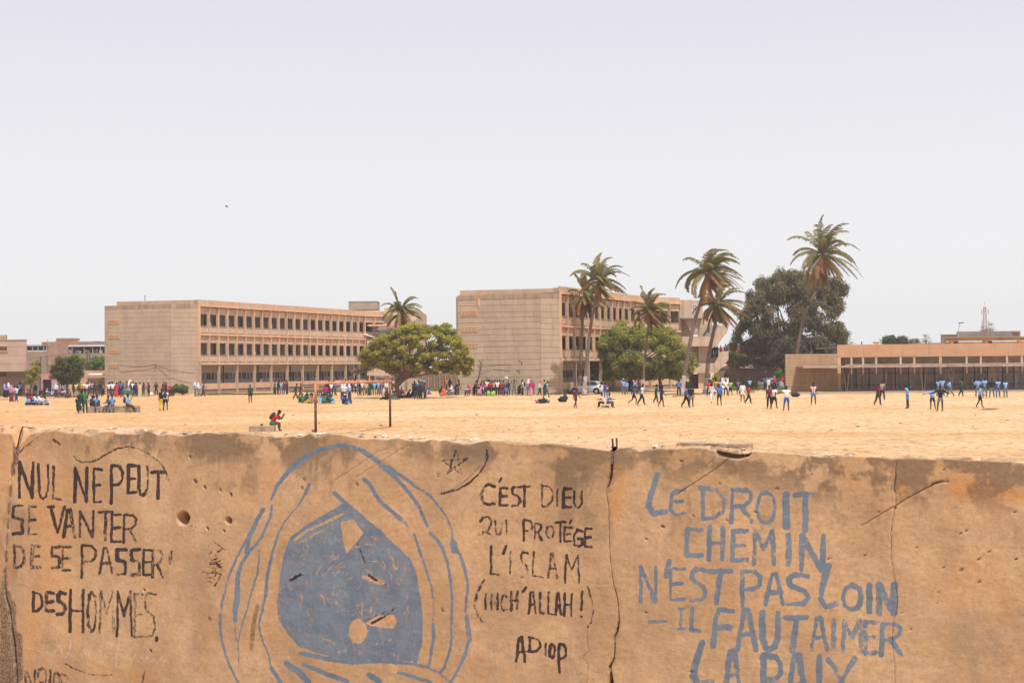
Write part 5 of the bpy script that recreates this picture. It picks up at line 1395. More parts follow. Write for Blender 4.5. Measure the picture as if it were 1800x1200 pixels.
# keep open windows in the crown where the sky and the wall show through
hol = [(745, 600, 12, 5), (775, 630, 11, 3)]
def openat(c):
    w_ = Vector(c[:3]) + b_; px = 900 + F * w_.x / w_.y; py = hor(px) - F * (w_.z - CAMZ) / w_.y
    return any(((px - a) / rx) ** 2 + ((py - b2) / ry) ** 2 < 1 for a, b2, rx, ry in hol)
cl1 = [c for c in cl1 if not openat(c)]
pt = lambda x, y, Y=Yt: at(x, y, Y) - b_
t1 = tree('shade_tree', b_, [(0, 0, -.1), pt(698, 690), pt(697, 678), pt(699, 668), pt(704, 660)], cl1, 52000, .11, L_NEEM, M_BARK, 'wide spreading green shade tree with a leaning trunk between the two school blocks', seed=3, hollow=.35, forks=22, r0=.34, rl=.10)
g = np.random.default_rng(8)
tb1, _ = limb(pt(699, 676), pt(722, 660), .26, .16, g, .02); tb2, _ = limb(pt(722, 660), pt(760, 640), .16, .08, g, .04)
tb3, _ = limb(pt(704, 660), pt(690, 630), .2, .06, g, .05); tb4, _ = limb(pt(712, 640), pt(750, 604), .12, .05, g, .1); tb5, _ = limb(pt(750, 604), pt(785, 590), .06, .03, g, .1)
v, f = joinvf([tb1, tb2, tb3, tb4, tb5]); obj('main_limb', mesh_from('main_limb', v, f, M_BARK, True), t1, (0, 0, 0))
# surface roots
lst = []
for k in range(7):
    a = -2.6 + k * .42
    lst.append(limb((0, 0, .12), (math.cos(a) * 1.9, math.sin(a) * 1.5, .03), .12, .04, g, .08)[0])
v, f = joinvf(lst); obj('surface_roots', mesh_from('surface_roots', v, f, M_BARK, True), t1, (0, 0, 0))
# dry leafless twigs at its left side
g = np.random.default_rng(15)
outd = [(613, 650), (628, 635), (642, 620), (655, 600), (668, 586), (690, 575), (700, 585), (690, 605), (668, 625), (650, 645), (632, 655)]
dry = px_clumps(outd, Yt + 1.5, b_, 46, .6, g, 1.5, ysq=.7, tint=(.3, .8))
C, U, V_, ti = leaves_on(dry, 9000, .18, g, 0, .05, .15)
obj('dry_twigs', quads_mesh('dry_twigs', C, U, V_, ti, L_DRYT), t1, (0, 0, 0))

# --- dense round tree before the right block
Yt2 = 176.5
b_ = G(1107, 688); g = np.random.default_rng(21)
out2 = [(1036, 640), (1034, 615), (1042, 598), (1056, 586), (1072, 580), (1085, 576), (1092, 566), (1104, 572), (1120, 574), (1140, 575), (1160, 573), (1180, 580), (1192, 590), (1200, 605), (1206, 618), (1218, 630), (1222, 640), (1214, 652), (1208, 662), (1190, 664), (1170, 660), (1140, 664), (1110, 662), (1080, 662), (1062, 664), (1048, 655)]
cl2 = px_clumps(out2, Yt2, b_, 460, .62, g, 4.6, shell=.6, ysq=.78, tint=(.0, 1.0), minr=.55)
t2 = tree('round_tree', b_, [(0, 0, -.1), (.03, 0, 1), (0, 0, 2.2), (.1, 0, 3)], cl2, 52000, .14, L_DENSE, M_BARKD, 'dense round green tree in front of the curved right-hand school block', seed=9, hollow=.55, forks=7, r0=.34, rl=.1, twigs=False)
tv, tf = tube([at(1162, 688, 176) - b_ - Vector((0, 0, .1)), at(1161, 675, 176) - b_, at(1158, 655, 176) - b_], [.26, .19, .16], 8)
obj('trunk', mesh_from('trunk', tv, tf, M_BARKD, True), t2, (0, 0, 0))

# --- big dark drooping tree on the right
Yt3 = 201.0
b_ = G(1376, 683.5); g = np.random.default_rng(33)
out3 = [(1284, 640), (1286, 610), (1296, 590), (1302, 560), (1312, 530), (1316, 512), (1330, 500), (1352, 492), (1368, 482), (1392, 480), (1420, 480), (1450, 483), (1468, 490), (1484, 506), (1487, 520), (1478, 540), (1468, 556), (1466, 566), (1482, 572), (1488, 590), (1487, 606), (1476, 622), (1450, 624), (1425, 624), (1405, 632), (1385, 642), (1360, 640), (1340, 645), (1318, 640), (1300, 646)]
cl3 = px_clumps(out3, Yt3, b_, 520, .75, g, 5.5, shell=.6, ysq=1.15, tint=(.0, 1.0), minr=.45)
hol = [(1425, 588, 22, 9), (1452, 566, 14, 8), (1320, 560, 7, 9), (1310, 585, 7, 9), (1440, 602, 10, 5)]
cl3 = [c for c in cl3 if not openat(c)]
tree('drooping_tree', b_, [(0, 0, -.1), pt(1375, 660, Yt3), pt(1374, 640, Yt3), pt(1378, 600, Yt3)], cl3, 80000, .20, L_GUM, M_BARKD, 'huge dark brownish-green drooping tree behind the tallest leaning palm', seed=12, droop=.8, hollow=.4, aspect=.32, forks=16, r0=.55, rl=.14, twigs=False)
g = np.random.default_rng(34)
b_ = G(1432, 684); cl = px_clumps([(1382, 625), (1400, 606), (1425, 594), (1450, 600), (1468, 614), (1468, 636), (1384, 640)], 197, b_, 90, .8, g, 2, tint=(0, .5))
tree('dark_tree', b_, [(0, 0, 0), (0, 0, 2), (.1, 0, 3.5)], cl, 13000, .2, L_GUM, M_BARKD, 'smaller very dark tree tucked under the big drooping tree, behind the ochre wing', seed=13, hollow=.3, twigs=False, forks=2, r0=.16, rl=.06)

# --- small trees on the left and green patches
def small_tree(name, px, py, outline, Y, n, rad, nl, leaf, lm, label, seed, trunk=None, group=None, cat='tree', tint=(.15, .85), r0=.1):
    g = np.random.default_rng(seed); b0 = G(px, py); b0.y = Y; b0.x = X(px, Y); b0.z = 0
    cl = px_clumps(outline, Y, b0, n, rad, g, (max(p[0] for p in outline) - min(p[0] for p in outline)) * Y / F * .4, tint=tint)
    tx = sum(p[0] for p in outline) / len(outline); ty = sum(p[1] for p in outline) / len(outline)
    q = at(tx, (ty + max(p[1] for p in outline)) / 2, Y) - b0
    return tree(name, b0, [(0, 0, 0), (q.x * .3, 0, q.z * .45), (q.x * .8, 0, q.z * .8), q], cl, nl, leaf, lm, M_BARK, label, cat, seed, hollow=.2, forks=6, r0=r0, rl=r0 * .5, group=group)
small_tree('sapling', 50, 697, [(42, 668), (50, 650), (55, 638), (68, 635), (74, 645), (70, 660), (60, 668), (52, 675)], 172, 34, .34, 3200, .11, L_NEEM, 'thin yellowish-green young tree before the pink gate at far left', 41)
small_tree('small_tree', 118, 697, [(93, 658), (95, 643), (104, 632), (118, 626), (132, 630), (140, 640), (141, 655), (136, 668), (122, 674), (108, 672), (96, 666)], 170, 90, .55, 9500, .12, L_OLIVE, 'small rounded olive-green tree over the crowd left of the school', 42, r0=.15)
small_tree('garden_tree', 130, 690, [(118, 640), (120, 626), (132, 622), (146, 628), (152, 640), (148, 650), (120, 650)], 215, 34, .6, 4200, .16, L_DENSE, 'dark green garden tree showing behind the small olive tree', 43)
small_tree('garden_tree', 170, 690, [(156, 640), (166, 632), (184, 630), (186, 646), (160, 648)], 215, 30, .6, 4000, .16, L_BRIGHT, 'light green garden tree just left of the school end wall', 44)
small_tree('shrub', 320, 692, [(306, 690), (305, 680), (312, 675), (322, 674), (331, 680), (333, 690)], 181, 34, .3, 4200, .08, L_BRIGHT, 'low bright green shrub against the left school end wall', 45, cat='shrub', r0=.05)
small_tree('shrub', 1209, 692, [(1203, 676), (1206, 671), (1213, 671), (1215, 680), (1207, 684)], 158, 16, .25, 1500, .09, L_BRIGHT, 'small pale green shrub beside the second leaning palm', 46, cat='shrub', r0=.04)
small_tree('shrub', 1258, 688, [(1253, 665), (1256, 658), (1262, 658), (1263, 668), (1256, 670)], 180, 12, .3, 900, .10, L_NEEM, 'yellow-leaved sapling behind the players by the stair', 47, cat='shrub', r0=.04)
small_tree('shrub', 1322, 690, [(1317, 678), (1319, 668), (1326, 666), (1331, 675), (1328, 684)], 172, 16, .3, 1300, .10, L_OLIVE, 'sparse olive shrub left of the parked grey car', 48, cat='shrub', r0=.04)
small_tree('shrub', 1366, 685, [(1360, 660), (1363, 652), (1374, 650), (1376, 660), (1366, 668)], 180, 16, .3, 1300, .11, L_BRIGHT, 'light green bushy branch beside the yard wall, above the grey car', 49, cat='shrub', r0=.05)
small_tree('garden_tree', 1275, 690, [(1267, 645), (1272, 632), (1282, 624), (1294, 622), (1304, 634), (1300, 640), (1285, 640)], 235, 34, .7, 4200, .18, L_OLIVE, 'grey-green tree behind the shed gable by the stair', 50)
small_tree('garden_tree', 1575, 690, [(1553, 604), (1558, 596), (1568, 590), (1584, 589), (1592, 596), (1592, 606)], 262, 34, .7, 3600, .18, L_OLIVE, 'grey-green treetop above the roof of the salmon hall', 51)
small_tree('garden_tree', 1605, 690, [(1596, 604), (1600, 596), (1608, 594), (1614, 600), (1614, 606)], 270, 12, .5, 900, .16, L_DRYT, 'thin brownish treetop beside the far fan palm, above the hall', 52)

def tuft_strip(name, poly, n, h, lm, label):
    """low growth spread over a patch of ground"""
    g = np.random.default_rng(len(label))
    P = [G(*p) for p in poly]; xs = [p.x for p in P]; ys = [p.y for p in P]
    x = g.uniform(min(xs), max(xs), n); y = g.uniform(min(ys), max(ys), n)
    keep = vnoise(x / .9 + 50, y / 1.4 + 50, 81, 3) > .46
    x, y = x[keep], y[keep]; m = len(x)
    C = np.stack([x, y, h * g.random(m)], -1); a = g.random(m) * 6.28
    U = np.stack([np.cos(a), np.sin(a), g.random(m) * .8], -1) * .07; V_ = np.stack([np.zeros(m), np.zeros(m), np.ones(m)], -1) * .09 + g.normal(size=(m, 3)) * .02
    o = obj(name, quads_mesh(name, C, U, V_, g.random(m), lm), None, (0, 0, 0))
    props(o, label, 'grass', None, 'stuff')
tuft_strip('grass_patch', [(40, 700), (85, 698)], 2600, .10, L_GRASS, 'low dusty green ground cover behind the seated circle at far left')
tuft_strip('grass_patch', [(95, 698.5), (150, 697)], 1500, .08, L_GRASS, 'thin green ground cover under the small olive tree')
tuft_strip('grass_patch', [(740, 688), (806, 677)], 5200, .25, L_GRASS, 'rough green growth along the yard wall between the blocks')
tuft_strip('grass_patch', [(352, 694.5), (480, 693)], 2200, .14, L_GRASS, 'thin weeds along the foot of the left block')
tuft_strip('grass_patch', [(505, 690), (640, 687.5)], 3800, .22, L_GRASS, 'weeds under the parapet behind the goal')
tuft_strip('grass_patch', [(1285, 687), (1345, 681)], 3600, .3, L_BRIGHT, 'green growth along the brown yard wall on the right')
tuft_strip('grass_patch', [(960, 694.5), (985, 693)], 500, .2, L_GRASS, 'weeds at the corner of the right block')

# ================================================================== palms
M_PTR = mat('palm_trunk_bark', (.165, .115, .095), var=.22, scale=2.5, stretch=(1, 1, 3), bump=.5, bscale=10)
M_LIME = mat('limewashed_trunk', (.42, .35, .31), var=.3, scale=2.5, second=(.16, .12, .1), second_amt=.9, second_scale=1.6)
P_GREEN = leaf_mat('palm_leaflets', (.11, .11, .04), (.21, .195, .065), (.36, .31, .12), .38)
P_GOLD = leaf_mat('yellowing_palm_leaflets', (.15, .10, .035), (.30, .155, .045), (.46, .24, .08), .3)
P_DRY = leaf_mat('dead_palm_leaflets', (.12, .065, .04), (.23, .115, .06), (.36, .20, .11), .15)
M_RACH = flat('palm_midrib', (.34, .27, .12), .6)
def frond_mesh(az, el, L, g, wind, sag, m, leafl=.62, nl=30):
    """one pinnate leaf growing from the origin"""
    n = 12
    d = Vector((math.cos(az) * math.cos(el), math.sin(az) * math.cos(el), math.sin(el)))
    p = Vector((0, 0, 0)); pts = [p.copy()]; dirs = [d.copy()]
    for i in range(n):
        t = (i + 1) / n
        d = (d + Vector((wind * (.25 + t), wind * .1, -sag * (.4 + 1.3 * t))) / n * 2.0).normalized()
        p = p + d * L / n; pts.append(p.copy()); dirs.append(d.copy())
    lst = [tube(pts, [.035 * (1 - .8 * i / n) for i in range(n + 1)], 4)]
    C, U, V_ = [], [], []
    V, Fc = joinvf(lst); base_n = len(V); nf0 = len(Fc)
    verts = list(V); faces = list(Fc)
    for k in range(nl):
        t = .10 + .9 * k / (nl - 1)
        x = t * n; i = min(int(x), n - 1); q = pts[i].lerp(pts[i + 1], x - i); dd = dirs[i]
        side = dd.cross(Vector((0, 0, 1)))
        side = side.normalized() if side.length > .05 else Vector((1, 0, 0))
        up = side.cross(dd).normalized()
        ll = leafl * (math.sin(math.pi * min(1, .12 + t * .8)) ** .6) * g.uniform(.8, 1.1)
        for s in (-1, 1):
            droop_ = g.uniform(.5, 1.3)
            e1 = (side * s * .8 + dd * .55 - Vector((0, 0, 1)) * droop_ * .45 + Vector((wind * .55, 0, 0))).normalized()
            e2 = (e1 - Vector((0, 0, 1)) * droop_ * .8 + Vector((wind * .5, 0, 0))).normalized()
            a = q + up * .01; b2 = a + e1 * ll * .55; c = b2 + e2 * ll * .45
            wv = dd * .045
            o = len(verts)
            verts += [a - wv * .6, a + wv * .6, b2 + wv, b2 - wv, c]
            faces += [(o, o + 1, o + 2, o + 3), (o + 3, o + 2, o + 4)]
    me = mesh_from('frond', verts, faces)
    me.materials.append(m); me.materials.append(M_RACH)
    mi = [1] * nf0 + [0] * (len(faces) - nf0); me.polygons.foreach_set('material_index', mi)
    a_ = me.attributes.new('tint', 'FLOAT', 'POINT'); ti = np.clip(g.normal(.5, .2) + g.normal(size=len(verts)) * .12, 0, 1).astype(np.float32); a_.data.foreach_set('value', ti)
    return me

def palm(foot, marks, top, Y, L, label, seed, wind=.35, nf=(21, 12, 10), rtr=.19, rake=0.0, group='coconut palms on the field', nl=30, leafl=.62, lime=.14):
    """foot (px,py); marks: trunk centre marks; top: crown centre"""
    g = np.random.default_rng(seed)
    b0 = G(*foot); root = empty('palm_tree', b0, label, 'palm tree', group)
    pts = [Vector((0, 0, -.1))] + [at(x, y, b0.y) - b0 for x, y in marks] + [at(top[0], top[1], b0.y) - b0]
    # resample smoothly
    sm = []
    for i in range(len(pts) - 1):
        p0, p1, p2, p3 = pts[max(i - 1, 0)], pts[i], pts[i + 1], pts[min(i + 2, len(pts) - 1)]
        for j in range(5):
            t = j / 5
            sm.append(.5 * ((2 * p1) + (p2 - p0) * t + (2 * p0 - 5 * p1 + 4 * p2 - p3) * t * t + (-p0 + 3 * p1 - 3 * p2 + p3) * t ** 3))
    sm.append(pts[-1]); n = len(sm)
    rad = [rtr * (1 - .42 * i / n) * (1 + .75 * max(0, 1 - i / n * 14)) * (1 + .05 * (i % 2)) for i in range(n)]
    kl = next((i for i, p in enumerate(sm) if p.z > sm[-1].z * lime), 2)
    v, f = tube(sm[max(kl - 1, 0):], rad[max(kl - 1, 0):], 9); obj('trunk', mesh_from('trunk', v, f, M_PTR, True), root, (0, 0, 0))
    v, f = tube(sm[:kl + 1], [r + .012 for r in rad[:kl + 1]], 9); obj('limewashed_base', mesh_from('limewashed_base', v, f, M_LIME, True), root, (0, 0, 0))
    T = sm[-1]
    for cls, (cnt, m, el0, el1, sg, Lk) in enumerate(((int(nf[0] * 1.15), P_GREEN, -.1, 1.4, .78, 1.2), (nf[1], P_GOLD, -.95, .15, .50, 1.05), (nf[2], P_DRY, -1.45, -.7, .4, .78))):
        for k in range(cnt):
            az = 6.283 * (k + g.uniform(0, .9)) / max(cnt, 1) + cls
            el = el0 + (el1 - el0) * g.random() ** 1.0
            me = frond_mesh(az, el, L * Lk * g.uniform(.82, 1.08), g, wind * g.uniform(.6, 1.3), sg * g.uniform(.8, 1.2), m, leafl * L / 3.3, int(nl * 1.7))
            obj('frond', me, root, T + Vector((0, 0, g.uniform(-.35, .15))))
    # boot of old leaf bases
    v, f = tube([T - Vector((0, 0, .9)), T - Vector((0, 0, .4)), T + Vector((0, 0, .1))], [.17, .28, .2], 8)
    obj('crown_shaft', mesh_from('crown_shaft', v, f, P_DRY if False else M_PTR, True), root, (0, 0, 0))
    return root
palm((706, 692), [(706, 640), (705.5, 600), (706, 570)], (705, 546), 172, 2.6, 'palm rising behind the spreading shade tree, beside the left block', 133, wind=.25, nf=(21, 7, 4), rtr=.30)
palm((1017.5, 692.4), [(1020, 650), (1022.5, 600), (1024.5, 561), (1028, 535)], (1031, 517), 160, 2.75, 'leaning palm behind the silver car, the left one of the pair there', 102, wind=.55, nf=(19, 10, 13), rtr=.19, rake=.1)
palm((1026.5, 694.6), [(1030, 652), (1034, 611), (1038.5, 572), (1046, 535), (1050, 510)], (1054, 492), 160, 3.0, 'leaning palm in front of the silver car, the right one of the pair there', 103, wind=.75, nf=(22, 12, 6), rtr=.21)
palm((1132, 691.6), [(1131, 672), (1132.5, 640), (1137, 600), (1140.5, 565)], (1143, 545), 168, 2.6, 'slim straight palm standing before the dense round tree', 104, wind=.7, nf=(21, 12, 9), rtr=.15)
palm((1198.5, 694.8), [(1203, 660), (1212, 609), (1221, 565), (1230, 537), (1240, 500)], (1247, 475), 154, 3.5, 'tall palm with a steeply leaning trunk, left one of the crossing pair', 105, wind=.8, nf=(25, 13, 13), rtr=.23)
palm((1240, 692.5), [(1243, 655), (1248, 613), (1256, 575)], (1263, 534), 160, 3.1, 'golden-fringed palm with a swollen pale foot, right one of the crossing pair', 106, wind=.6, nf=(19, 18, 9), rtr=.25)
palm((1389, 689), [(1396, 650), (1400, 624), (1408, 580), (1414, 556), (1424, 530), (1436, 508), (1441, 480)], (1447, 446), 166, 4.0, 'tallest curved palm leaning right before the huge dark tree', 118, wind=.4, nf=(25, 9, 7), rtr=.22)
def far_palm(px, py, Y, r, label, seed):
    g = np.random.default_rng(seed); top = at(px, py, Y); b0 = Vector((top.x, top.y, 0))
    root = empty('fan_palm', b0, label, 'palm tree')
    v, f = tube([(0, 0, 0), (0, 0, top.z)], [.2, .16], 6); obj('trunk', mesh_from('trunk', v, f, M_PTR, True), root, (0, 0, 0))
    lst = []
    for k in range(46):
        az = g.uniform(0, 6.28); el = g.uniform(-.5, 1.4); d = Vector((math.cos(az) * math.cos(el), math.sin(az) * math.cos(el), math.sin(el)))
        s = d.cross(Vector((0, 0, 1))).normalized(); c = d * r * .55; e = d * r + Vector((0, 0, -.25 * r * math.cos(el)))
        for q in range(-3, 4):
            o = e + s * q * r * .12 - Vector((0, 0, abs(q) * .05 * r))
            lst.append(([c * .8 - s * .02 * r, c * .8 + s * .02 * r, o], [(0, 1, 2)]))
    v, f = joinvf(lst); me = mesh_from('fronds', v, f, P_GREEN)
    a_ = me.attributes.new('tint', 'FLOAT', 'POINT'); a_.data.foreach_set('value', g.random(len(v)).astype(np.float32))
    obj('fronds', me, root, (0, 0, top.z))
far_palm(1740, 577, 300, 1.6, 'fan palm showing beside the antenna mast, above the hall', 201)
far_palm(1628, 597, 270, 1.5, 'far fan palm in the middle above the salmon hall roof', 202)
far_palm(1487, 600, 240, 2.0, 'pale feathery palm at the right edge of the huge dark tree', 203)
far_palm(1728, 580, 300, 1.1, 'smaller fan palm left of the one beside the antenna mast', 204)
# ================================================================== things on the field
M_GOAL = mat('rusty_goal_post', (.105, .050, .033), var=.3, scale=3, rough=.8)
M_GOALB = mat('orange_goal_bar', (.55, .24, .12), var=.2, scale=2, rough=.7)
ga, gb = G(555, 760), G(686, 750)
goal = empty('goal_frame', ga, 'bare rusty football goal frame without a net near the front wall', 'football goal')
H_ = 2.42
tubeobj('goal_post', goal, M_GOAL, [ga, ga + Vector((0, 0, H_ * .62))], .065, 10); tubeobj('goal_post', goal, M_GOALB, [ga + Vector((0, 0, H_ * .62)), ga + Vector((0, 0, H_))], .066, 10)
tubeobj('goal_post', goal, M_GOAL, [gb, gb + Vector((0, 0, H_ * .8))], .065, 10); tubeobj('goal_post', goal, M_GOALB, [gb + Vector((0, 0, H_ * .8)), gb + Vector((0, 0, H_ + .02))], .066, 10)
tubeobj('crossbar', goal, M_GOALB, [ga + Vector((-.06, 0, H_)), gb + Vector((.06, 0, H_ + .02))], .07, 10)
q1 = at(532, 676.8, 78)
tubeobj('rear_stay', goal, M_GOAL, [ga + Vector((0, .02, H_ - .05)), q1], .032, 6)
tubeobj('rear_stay', goal, M_GOALB, [q1, q1 + Vector((-.08, .05, -.55))], .035, 6)

M_CONC = mat('dusty_concrete_block', (.36, .27, .18), var=.2, scale=3, bump=.4, bscale=15)
def slab(px0, px1, py, h, dep, label, m=M_CONC, name='concrete_block'):
    a_, b2 = G(px0, py), G(px1, py)
    c = (a_ + b2) / 2 + Vector((0, dep / 2, h / 2 - .02))
    v, f = boxvf((0, 0, 0), ((b2 - a_).length, dep, h))
    me = mesh_from(name, v, f, m); bm = bmesh.new(); bm.from_mesh(me); bmesh.ops.bevel(bm, geom=bm.edges[:], offset=.02, segments=2, affect='EDGES')
    for v_ in bm.verts: v_.co += Vector((rnd.uniform(-1, 1), rnd.uniform(-1, 1), rnd.uniform(-1, 1))) * .012
    bm.to_mesh(me); bm.free()
    return obj(name, me, None, c, 0, label=label, cat='concrete block')
slab(438.5, 481, 758.3, .30, .5, 'low concrete block near the front wall that the person in red sits on')
slab(157, 238, 725, .50, .6, 'long concrete block on the left that pupils in light blue sit on')
slab(1058, 1071, 717, .22, .6, 'flat stone on the field that two pupils sit on back to back', M_SLAB, 'flat_stone')
slab(1184, 1206, 697.2, .16, .8, 'small concrete step beside the foot of the leaning palm')
slab(1229, 1250, 693.6, .14, 1.3, 'square concrete ring around the swollen foot of the golden palm', M_SLAB, 'palm_kerb')
slab(-4, 6, 703, .14, 1.5, 'low dark slab at the left edge of the field')
slab(1318, 1327, 690.5, .12, .5, 'thin dark slab on the sand beneath the olive shrub', M_BARKD)
# kerb lines at the far side of the field
for (p, q, h) in (((346, 693.6), (500, 691.6), .12), ((0, 697.2), (168, 696.4), .12)):
    a_, b2 = G(*p), G(*q); c = (a_ + b2) / 2; L_ = (b2 - a_).length
    n = int(L_ / 1.0)
    kb = empty('kerb', a_, None); kb['kind'] = 'structure'
    for i in range(n):
        m_ = a_.lerp(b2, (i + .5) / n)
        box('kerb_stone', kb, M_SLAB, m_ + Vector((0, 0, h / 2)), (L_ / n - .03, .18, h), math.atan2((b2 - a_).y, (b2 - a_).x))
M_STN = mat('field_stone', (.22, .15, .11), var=.3, scale=8)
stm = []
for k in range(4):
    bm = bmesh.new(); bmesh.ops.create_icosphere(bm, subdivisions=2, radius=1); rr_ = random.Random(k + 50)
    for v in bm.verts: v.co *= 1 + .4 * (rr_.random() - .5)
    me = bpy.data.meshes.new('stone'); bm.to_mesh(me); bm.free(); me.materials.append(M_STN); stm.append(me)
def stone(px, py, w, h, label, k=0, name='stone', m=None):
    p = G(px, py); s = w * p.y / F / 2
    me = stm[k % 4]
    if m: me = me.copy(); me.materials.clear(); me.materials.append(m)
    o = obj(name, me, None, (p.x, p.y, h * p.y / F * .35), rnd.uniform(0, 6), label=label, cat='stone' if name == 'stone' else name.replace('_', ' ')); o.scale = (s, s * .8, h * p.y / F * .6)
stone(551, 758.5, 9, 5, 'rough grey stone at the foot of the left goal post')
stone(670, 749, 5, 3, 'small round stone just left of the right goal post', 1)
stone(516, 729.5, 6, 1.2, 'flat dark stone on the sand beyond the seated person in red', 2)
stone(47, 741, 3.5, 1.6, 'small dark stone on the red sand at far left', 3)
stone(13, 723.5, 7, 1.2, 'flat dark stone at the left edge of the field', 1)
stone(646, 753.5, 2.2, 1.2, 'pebble lying between the goal posts', 0)
stone(1740, 719.5, 30, 2.6, 'low trodden mound of dark sand at the right side of the field', 2)
stone(834, 704.5, 3, 1.5, 'white scrap lying on the sand before the right end wall', 1, 'litter', M_WHITE)
stone(1488, 697.5, 30, .8, 'flat dark patch on the sand before the hall', 3)  # low flattened lump, darker than the sand around it
stone(1200, 758, 5, .8, 'small dark flat stone alone in the middle of the sand', 2)
stone(1254, 761, 4, .8, 'tiny dark stone right of the middle of the sand', 1)
for k in range(60):      # scraps and pebbles
    px, py = rnd.uniform(20, 1780), rnd.uniform(702, 770)
    p = G(px, py)
    o = obj('pebble', stm[k % 4], None, (p.x, p.y, .02), rnd.uniform(0, 6), label='little dark pebble scattered on the sand of the field', cat='pebble', group='pebbles scattered on the field'); s = rnd.uniform(.025, .07); o.scale = (s * 1.5, s, s * .6)
# cooking tin on the low block
p = G(459, 757); z0 = .27
tubeobj('metal_tin', None, M_PIPE, [(p.x, p.y + .2, z0 - .02), (p.x, p.y + .2, z0 + .08)], .07, 12, label='small dark tin standing on the low concrete block', cat='tin')

# rope line from the right goal post
pts = [G(604, 762), G(640, 758), (G(660, 754)), G(686, 751)]
tubeobj('rope', None, M_RUST, [q + Vector((0, 0, .03)) for q in pts], .012, 4, label='thin brown rope lying on the sand from the right goal post', cat='rope')

